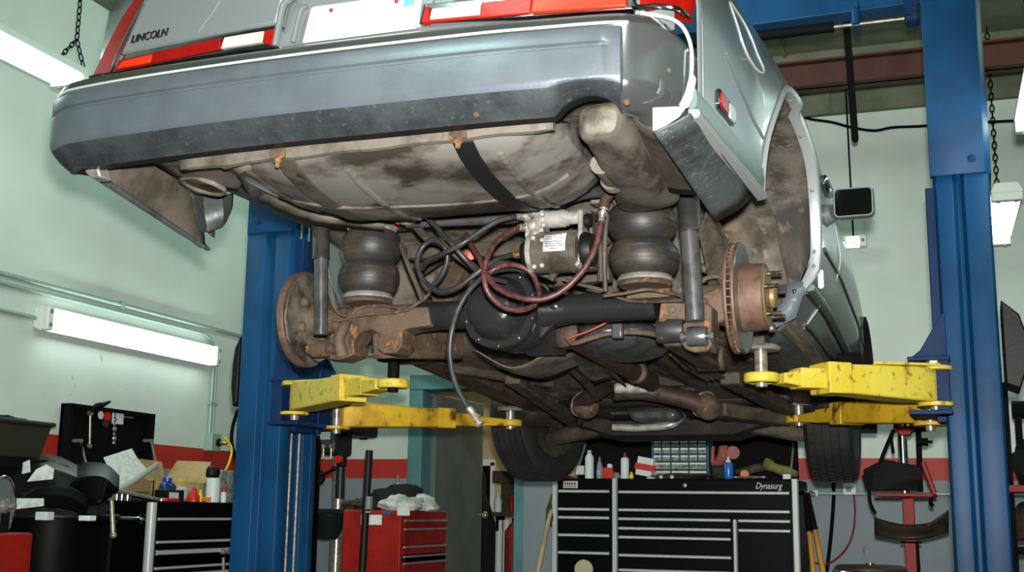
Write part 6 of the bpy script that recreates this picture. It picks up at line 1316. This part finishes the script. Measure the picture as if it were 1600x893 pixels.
# impact tool, loose bits
c=TB(1130,706,ya_+.2); ig=thing('polishing_tool',(c.x,c.y,tz),'dusty red hand tool standing behind the blue spray can','tool')
b=NB(); p0=TB(1116,722,ya_+.2); tube(b,[TB(1114,696,ya_+.2),TB(1114,722,ya_+.2),TB(1122,722,ya_+.2),TB(1131,712,ya_+.2),TB(1130,696,ya_+.2)],[.012,.016,.03,.045,.028],12); rp(ig,'body',b,m['pinkcup'])
b=NB(); lathe(b,[(.001,-.02),(.04,-.02),(.045,.0),(.04,.02),(.001,.02)],TB(1145,707,ya_+.19),(.3,-1,0),20); rp(ig,'disc_head',b,m['pinkcup'])
b=NB(); q=TB(1118,722,ya_+.2); box(b,(q.x-.02,ya_+.16,tz+.005),(q.x+.06,ya_+.24,q.z-.02)); rp(ig,'foot',b,m['blackplastic'],bev=.01)
c=TB(1164,742,ya_); b=NB(); lathe(b,[(.012,-.02),(.026,-.02),(.028,0),(.026,.02),(.012,.02)],(c.x,c.y,tz+.032),(0,-1,0),12); place(single('hose_fitting',b,m['orange'],c,'small orange fitting right of the blue spray can','fitting'),c)
c=TB(1150,745,ya_-.02); b=NB(); e=TB(1193,744,ya_-.02); tube(b,[(c.x,c.y,tz+.014),(e.x,e.y,tz+.014)],.007,8,sm=0); 
for q in (c,e): lathe(b,[(.014,-.006),(.016,0),(.014,.006)],(q.x,q.y,tz+.014),(0,0,1),12)
place(single('wrench',b,m['steel'],c,'silver wrench lying behind the orange fitting','tool'),c)
b=NB(); P=[TB(1196,724,ya_+.3),TB(1214,732,ya_+.26),TB(1232,737,ya_+.24),TB(1245,741,ya_+.22)]; tube(b,P,[.035,.03,.03,.02],10,flat=.8); jitter(b,.008,20); place(single('work_glove',b,m['olive'],P[0],'olive glove slumped at the right end of the roll cabinet','glove'),P[0])
b=NB(); P=[TB(1150,738,ya_+.3),TB(1175,733,ya_+.3),TB(1200,728,ya_+.32)]; tube(b,P,[.02,.03,.025],10,flat=.8); jitter(b,.008,20); place(single('shop_rag',b,m['leather'],P[0],'dark brown rag left of the olive glove','rag'),P[0])
tbx('small_carton',1223,1235,741,749,ya_,.04,m['whiteplastic'],'small white box at the right front corner of the roll cabinet','box')
for px,lab in ((1033,'left'),(1050,'right')):
    c=TB(px,746,ya_); b=NB(); ball(b,(c.x,c.y,tz+.014),.012,1,1,1,12); place(single('plastic_ball',b,m['whiteplastic'],c,lab+' one of two small white balls before the organiser','ball','small white balls'),c)
c=TB(1017,747,ya_); b=NB(); lathe(b,[(.001,0),(.026,0),(.028,.006),(.02,.010),(.001,.010)],(c.x,c.y,tz+.004),(0,0,1),20); place(single('jar_lid',b,m['whiteplastic'],c,'flat white lid in front of the tilted box','lid'),c)
c=TB(1070,744,ya_+.1); b=NB(); lump(b,(c.x,c.y,tz+.02),(.17,.05,.022),31,.5); place(single('hardware_tray',b,m['leather'],c,'dark tray of loose hardware before the organiser','tray'),c)
c=TB(962,744,ya_+.04); b=NB(); lump(b,(c.x,c.y,tz+.02),(.03,.03,.025),33,.3); place(single('tape_roll',b,m['greyplastic'],c,'grey lump between red can and white spray can','tape'),c)
c=V(R(972,681,y=ly-.12)); b=NB(); box(b,c+V((-.04,-.02,-.02)),c+V((.04,.02,.02))); t=single('marker_box',b,m['red'],c,'red and white packet clipped on the black lid top','packet',bev=.004,); place(t,c)
b=NB(); box(b,(-.035,-.022,-.014),(-.0,-.02,.012)); mk('white_patch',b,m['whiteplastic'],t)
# poles leaning beside the roll cabinet
p=V(R(866,772,y=7.3)); q=V(R(838,905,y=7.0)); k=(q-p); e=p+k*((p.z)/(p.z-q.z)); b=NB(); tube(b,[p,e],.015,10,sm=0); bro=thing('broom',tuple(e),'pale wooden broom handle leaning left of the roll cabinet','broom'); rp(bro,'handle',b,m['woodpale'])
b=NB(); tube(b,[R(865,770,y=7.3),R(861,795,y=7.26),R(857,820,y=7.2)],[.012,.03,.02],10); rp(bro,'brush_cover',b,m['leather'])
for (x0,y0,x1,y1,yy,lab,mt) in ((1258,775,1272,900,7.35,'yellow tool handle leaning nearest the right end of the roll cabinet','wood'),(1262,770,1288,900,7.30,'second yellow tool handle, further right of the roll cabinet','wood')):
    p=V(R(x0,y0,y=yy)); q=V(R(x1,y1,y=yy-.1)); k=q-p; e=p+k*(p.z/(p.z-q.z)); ml=p+k*.45*(1)
    t=thing('long_handled_tool',tuple(e),lab,'tool'); b=NB(); tube(b,[ml,e],.015,10,sm=0); rp(t,'shaft',b,m[mt]); b=NB(); tube(b,[p,ml],[.012,.018],10,sm=0); rp(t,'dark_socket',b,m['blackmatte'])
# ================= right side =================
sy=6.5
def S(px,py,y=sy): return V(R(px,py,y=y))
c=S(1419,800); st=thing('spring_compressor',(c.x,c.y,0),'red pedestal press with chrome column near the right lift post','press')
b=NB(); p0,p1=S(1410,778),S(1428,778); box(b,(p0.x,sy-.03,.02),(p1.x,sy+.03,p0.z)); box(b,(c.x-.2,sy-.2,0),(c.x+.2,sy+.2,.03)); rp(st,'post',b,m['redpaint'],bev=.004)
b=NB(); p0,p1=S(1368,776),S(1464,770); prism(b,[(p0.x,sy-.14,p0.z),(p1.x-.02,sy-.14,p0.z),(p1.x,sy+.10,p0.z),(p0.x+.03,sy+.16,p0.z)],(0,0,.02)); rp(st,'table',b,m['redpaint'],bev=.004)
b=NB(); cyl(b,S(1414,772),(0,0,1),.024,S(1414,650).z-S(1414,772).z,18); rp(st,'column',b,m['chrome'],label='chrome column')
b=NB(); lathe(b,[(.024,0),(.036,0),(.036,.03),(.024,.03)],S(1414,745),(0,0,1),18); rp(st,'collar',b,m['steel'])
b=NB(); p0,p1=S(1397,681),S(1430,645); box(b,(p0.x,sy-.05,p0.z+.02),(p0.x+.03,sy+.05,p1.z)); box(b,(p1.x-.03,sy-.05,p0.z+.02),(p1.x,sy+.05,p1.z)); prism(b,[(p0.x,sy-.05,p0.z+.05),(p0.x+.03,sy-.05,p0.z),(p1.x-.03,sy-.05,p0.z),(p1.x,sy-.05,p0.z+.05)],(0,.1,0)); rp(st,'press_head',b,m['redpaint'],bev=.005)
b=NB(); tube(b,[S(1434,645),S(1436,700),S(1438,768)],.014,10,sm=0); 
for py in (668,690): cyl(b,S(1431,py,sy-.02),(1,0,0),.02,.06,12)
tube(b,[S(1438,668),S(1444,664)],.018,10,sm=0); tube(b,[S(1440,690),S(1457,690)],.008,8,sm=0); rp(st,'guide_rod',b,m['blackmatte'])
b=NB(); tube(b,[S(1442,722,sy-.05),S(1460,770,sy-.05)],.014,10,sm=0); rp(st,'lever',b,m['redjack']); b=NB(); tube(b,[S(1456,776,sy-.05),S(1454,786,sy-.05),S(1459,790,sy-.05)],.010,8); rp(st,'hook',b,m['blackmatte'])
b=NB(); box(b,S(1407,848,sy-.04),S(1440,845,sy)); tube(b,[S(1433,848),S(1436,893)],.008,8,sm=0); rp(st,'foot_pedal_rod',b,m['blackmatte'])
b=NB(); P=[S(1396,672,sy-.05),S(1388,690,sy-.08),S(1378,715,sy-.1),S(1368,745,sy-.1)]; tube(b,P,.010,8); P2=[S(1397,672,sy-.06),S(1393,685,sy-.08),S(1396,708,sy-.08)]; tube(b,P2,.008,8); place(single('air_line',b,m['blackmatte'],P[0],'thin black hose hanging from the red press head','hose'),P[0])
heap('work_cloth',1395,757,(.15,.12,.10),41,m['clothblack'],'black cloth heaped on the red press table','cloth',sy-.05,S(1395,770).z+.012,.25)
def leather():
    b=NB(); rows=[]
    for i in range(17):
        u=i/16; px=1364+119*u; sag=20*math.sin(u*math.pi)*.0; top=807+ (12*math.sin(u*math.pi))-(10*max(0,u-.75)/.25*1.2) ; bot=836+6*math.sin(u*math.pi)-4*u
        r=[]
        for k in range(6):
            p=S(px,top+(bot-top)*k/5,sy-.16); r.append((p.x,p.y+.16*(2*u-1)**2-.02*math.sin(k*1.2),p.z))
        rows.append(r)
    grid(b,rows); p=rows[0][0]; return place(single('leather_strap',b,m['leather'],p,'wide brown leather sling hung round the red post','sling',solid=.012,sharp=60),p)
leather()
b=NB(); P=[S(1358,765,sy-.1),S(1360,785,sy-.12),S(1368,802,sy-.14)]; tube(b,P,.008,8); place(single('sling_cord',b,m['blackmatte'],P[0],'black cord tying the leather sling to the press','cord'),P[0])
# wall items right
yw=YB
def Wl(px,py,y=yw-.02): return V(R(px,py,y=y))
b=NB(); z=Wl(1400,771).z; tube(b,[(Wl(1252,770).x,yw-.02,z),(XR-.05,yw-.02,z)],.012,10,sm=0)
for x in (Wl(1275,770).x,Wl(1400,770).x,2.5): box(b,(x-.012,yw-.034,z-.018),(x+.012,yw-.001,z+.018))
c=Wl(1252,770); place(single('conduit_pipe',b,m['conduit'],c,'thin grey conduit low across the back wall at right','pipe'),c)
ob=thing('outlet_box',tuple(Wl(1328,765)),'white outlet box on the grey band of the back wall','outlet'); p,q=Wl(1318,773),Wl(1338,755); b=NB(); box(b,(p.x,yw-.07,p.z),(q.x,yw,q.z)); rp(ob,'box',b,m['whiteplastic'],bev=.006)
b=NB(); box(b,(p.x+.02,yw-.074,p.z+.02),(q.x-.03,yw-.07,q.z-.02)); rp(ob,'cover',b,m['greyplastic'],bev=.003)
b=NB(); P=[Wl(1334,772,yw-.09),Wl(1336,800,yw-.09),Wl(1332,835,yw-.09),Wl(1318,862,yw-.09),Wl(1292,881,yw-.09),Wl(1270,878,yw-.09)]; tube(b,P,.0065,8); place(single('power_cord',b,m['redjack'],P[0],'reddish cord drooping from the white outlet box','cord'),P[0])
b=NB(); P=[Wl(1303,752,7.985),Wl(1302,790,7.985),Wl(1298,840,7.985),Wl(1291,900,7.985)]; tube(b,P,.012,8); place(single('air_line',b,m['blackmatte'],P[0],'black hose hanging straight down beside the yellow tool handles','hose'),P[0])
c=S(1360,890,5.6); sl=thing('stool',(c.x,c.y,0),'round dark stool seat at the bottom edge beside the red post','stool'); b=NB(); lathe(b,[(.001,-.05),(.14,-.05),(.155,-.03),(.155,-.01),(.14,0),(.001,.004)],(c.x,c.y,c.z+.02),(0,0,1),32); rp(sl,'seat',b,m['leather'])
b=NB(); lathe(b,[(.16,-.045),(.164,-.03),(.16,-.02)],(c.x,c.y,c.z+.02),(0,0,1),32); lathe(b,[(.001,0),(.02,0),(.02,.008),(.001,.01)],(c.x,c.y,c.z+.022),(0,0,1),16); rp(sl,'seat_ring',b,m['chrome'])
for k in range(4):
    an=k*math.pi/2+.4; b=NB(); tube(b,[(c.x+.08*math.cos(an),c.y+.08*math.sin(an),c.z-.03),(c.x+.19*math.cos(an),c.y+.19*math.sin(an),0)],.012,10,sm=0); rp(sl,'leg',b,m['chrome'])
# hanging cable along the upper back wall
b=NB(); P=[Wl(1225,172),Wl(1262,185),Wl(1300,191),Wl(1330,199),Wl(1366,204),Wl(1395,199),Wl(1440,197),Wl(1480,193),Wl(1535,191),Wl(1640,186)]; tube(b,P,.010,8); b2=P[0]; place(single('ceiling_cable',b,m['blackmatte'],P[0],'dark cable strung along the top of the back wall','cable'),P[0])
p0=V(R(1336,215,y=6.3)); p1=V(R(1324,55,y=6.0)); k=p1-p0; e=p0+k*((ZC-p0.z)/k.z); b=NB(); obox(b,p0,e,.035,.035,up=(0,1,0)); ball(b,p0,.02,1,1,1.4,10); place(single('ceiling_strut',b,m['blackmatte'],p0,'dark square strut hanging from the ceiling at upper right','strut'),p0)
# strip lights on the right
zf_,xf=None,None
p=V(R(1592,205,y=4.7)); fixture((p.x+.05,p.y-1.3,p.z+.03),(p.x+.05,p.y,p.z+.03),(0,0,1),.14,'lit fluorescent fixture cut by the right picture edge')
b=NB(); o_=[q for q in bpy.data.objects if q.get('label','').startswith('lit fluorescent fixture cut')][0]
for dy in (-.15,-1.1): chain(b,(p.x+.05,p.y+dy,ZC),(p.x+.05,p.y+dy,p.z+.08),.012,.004)
rp(o_,'chain',b,m['blackmatte'])
p=V(R(1556,352,y=7.1)); q=V(R(1556,392,y=7.1)); t=fixture((p.x+.02,p.y-.75,p.z),(p.x+.02,p.y+.35,p.z),(0,0,1),.16,'lit fluorescent fixture showing right of the blue lift post')
b=NB(); chain(b,(p.x+.02,p.y,ZC),(p.x+.02,p.y,p.z+.05),.012,.004); rp(t,'chain',b,m['blackmatte'])
p=V(R(1333,378,y=7.75)); t=fixture((p.x-.085,p.y,p.z),(p.x+.085,p.y,p.z),(0,1,.0),.085,'small lit lamp on a rod behind the side mirror',tubes=1)
b=NB(); tube(b,[(p.x,p.y+.05,p.z+.02),(p.x-.01,p.y+.05,ZC)],.006,8,sm=0); rp(t,'rod',b,m['blackmatte'])
# right of the lift post
yr=YB-.10
c=V(R(1578,665,y=yr)); wb=thing('electrical_panel',tuple(c),'white upright panel box right of the blue lift post','panel'); p,q=V(R(1567,718,y=yr)),V(R(1588,612,y=yr)); b=NB(); box(b,(p.x,yr,p.z),(q.x,yr+.10,q.z)); rp(wb,'box',b,m['whiteplastic'],bev=.006)
b=NB(); box(b,(p.x+.012,yr-.006,p.z+.03),(q.x-.012,yr,q.z-.03)); rp(wb,'cover',b,m['strip'],bev=.003)
yq2=6.3; zsh=V(R(1590,757,y=yq2)).z; x0=V(R(1572,757,y=yq2)).x
rk=thing('shelf_rack',(x0+.4,yq2+.2,0),'rack with red shelf at the right picture edge','shelf')
b=NB(); box(b,(x0,yq2,zsh-.035),(x0+.9,yq2+.4,zsh)); rp(rk,'shelf_board',b,m['redpaint'],bev=.003)
b=NB(); z2_=V(R(1590,856,y=yq2)).z; box(b,(x0,yq2,z2_-.03),(x0+.9,yq2+.4,z2_)); rp(rk,'shelf_board',b,m['blackmatte'],bev=.003)
for xx in (x0+.02,x0+.88):
    for yy in (yq2+.02,yq2+.38): b=NB(); box(b,(xx-.015,yy-.015,0),(xx+.015,yy+.015,zsh+.5)); rp(rk,'upright',b,m['blackmatte'])
b=NB(); p=V(R(1588,640,y=yq2+.15)); tube(b,[(p.x-.02,p.y,p.z),(p.x+.5,p.y,p.z)],.045,16,sm=0); box(b,(p.x-.01,p.y-.03,zsh),(p.x+.02,p.y+.03,p.z)); box(b,(p.x+.4,p.y-.03,zsh),(p.x+.43,p.y+.03,p.z)); place(single('cable_reel',b,m['blackmatte'],(p.x,p.y,zsh),'dark roll on the rack at the right picture edge','reel'),(p.x,p.y,zsh))
b=NB(); lump(b,(p.x+.12,yq2+.15,zsh+.12),(.15,.12,.14),51,.35); place(single('black_bag',b,m['clothblack'],(p.x+.12,yq2+.15,zsh),'black bag on the red shelf at the right picture edge','bag'),(p.x+.12,yq2+.15,zsh))
b=NB(); lump(b,(x0+.13,yq2+.15,z2_+.10),(.12,.12,.12),53,.3); place(single('parts_sack',b,m['leather'],(x0+.13,yq2+.15,z2_),'brown sack on the lower black shelf at right edge','sack'),(x0+.13,yq2+.15,z2_))
# pull rope hanging behind the right post
b=NB(); P=[V(R(1535,300,y=7.5)),V(R(1530,60,y=7.5))]; k=P[1]-P[0]; P[1]=P[0]+k*((ZC-P[0].z)/k.z); tube(b,P,.012,8,sm=0); place(single('drop_cable',b,m['blackmatte'],P[0],'dark cable hanging from the ceiling behind the right post','cable'),P[0])
# ================= camera and light =================
cd=bpy.data.cameras.new('camera'); cam=bpy.data.objects.new('camera',cd); COL.objects.link(cam)
cd.sensor_width=36; cd.lens=36*F_PX/1600; cd.clip_end=60; cd.clip_start=.05
cam.matrix_world=Matrix(((_r[0],_u[0],-_f[0],CAM[0]),(_r[1],_u[1],-_f[1],CAM[1]),(_r[2],_u[2],-_f[2],CAM[2]),(0,0,0,1)))
SC.camera=cam
def light(name,typ,loc,power,col=(1,1,1),size=.1,sy=None,tgt=None):
    l=bpy.data.lights.new(name,typ); l.energy=power; l.color=col
    if typ=='AREA':
        l.size=size
        if sy: l.shape='RECTANGLE'; l.size_y=sy
    elif typ in('POINT','SPOT'): l.shadow_soft_size=size
    o=bpy.data.objects.new(name,l); COL.objects.link(o); o.location=loc
    if tgt is not None: o.rotation_euler=(V(tgt)-V(loc)).to_track_quat('-Z','Y').to_euler()
    return o
fl=V(CAM)+V(_u)*.11+V(_r)*.015+V(_f)*.03
f_=light('flash','SPOT',fl,FLASH,(1,.97,.92),.035,tgt=fl+V(_f)*5-V(_u)*.15); f_.data.spot_size=math.radians(82); f_.data.spot_blend=1.0
GR=(.70,1.0,.865)
for (x,y,k) in ((-1.7,4.0,1.2),(-3.0,6.4,.7),(-1.8,0.2,1.3),(3.4,-1.5,1.1),(1.4,5.4,.3)):
    light('ceiling_fill','POINT',(x,y,ZC-.45),AMB*k,GR,.22)  # unseen fills for the shop fluorescents; right rear one added to brighten bumper chrome
light('side_room_lamp','AREA',(DX0+.5,YB+1.8,2.6),14,(1,.92,.6),.3,1.0,tgt=(DX0+.5,YB+1.8,0))
w=bpy.data.worlds.new('world'); SC.world=w; w.use_nodes=True; w.node_tree.nodes['Background'].inputs[0].default_value=(.6,.8,.7,1); w.node_tree.nodes['Background'].inputs[1].default_value=.03
vs=SC.view_settings; vs.view_transform='Standard'; vs.look='None'; vs.gamma=1; vs.exposure=EXPO; vs.use_curve_mapping=False
SC.cycles.use_denoising=True
try: SC.cycles.denoiser='OPENIMAGEDENOISE'
except Exception: pass
SC.cycles.max_bounces=6; SC.cycles.diffuse_bounces=3; SC.cycles.glossy_bounces=4; SC.cycles.caustics_reflective=False; SC.cycles.caustics_refractive=False; SC.cycles.sample_clamp_indirect=4

GROUPS={'fluorescent_light':'lit fluorescent fixtures of the shop','conduit_pipe':'steel conduits on the walls','paper':'papers on the parts heap','plastic_clip':'white clips on the barrel rim','spray_can':'spray cans on the roll cabinet','long_handled_tool':'yellow tool handles by the roll cabinet','standpipe':'white pipes inside the doorway'}
for o in SC.objects:
    if o.parent is None and 'category' in o and 'group' not in o:
        k=o.name.split('.')[0]
        if k in GROUPS: o['group']=GROUPS[k]
        elif k=='bottle' and 'doorway' in o['label']: o['group']='bottles on the doorway shelf'
        elif k=='bottle': o['group']='bottles on the roll cabinet'
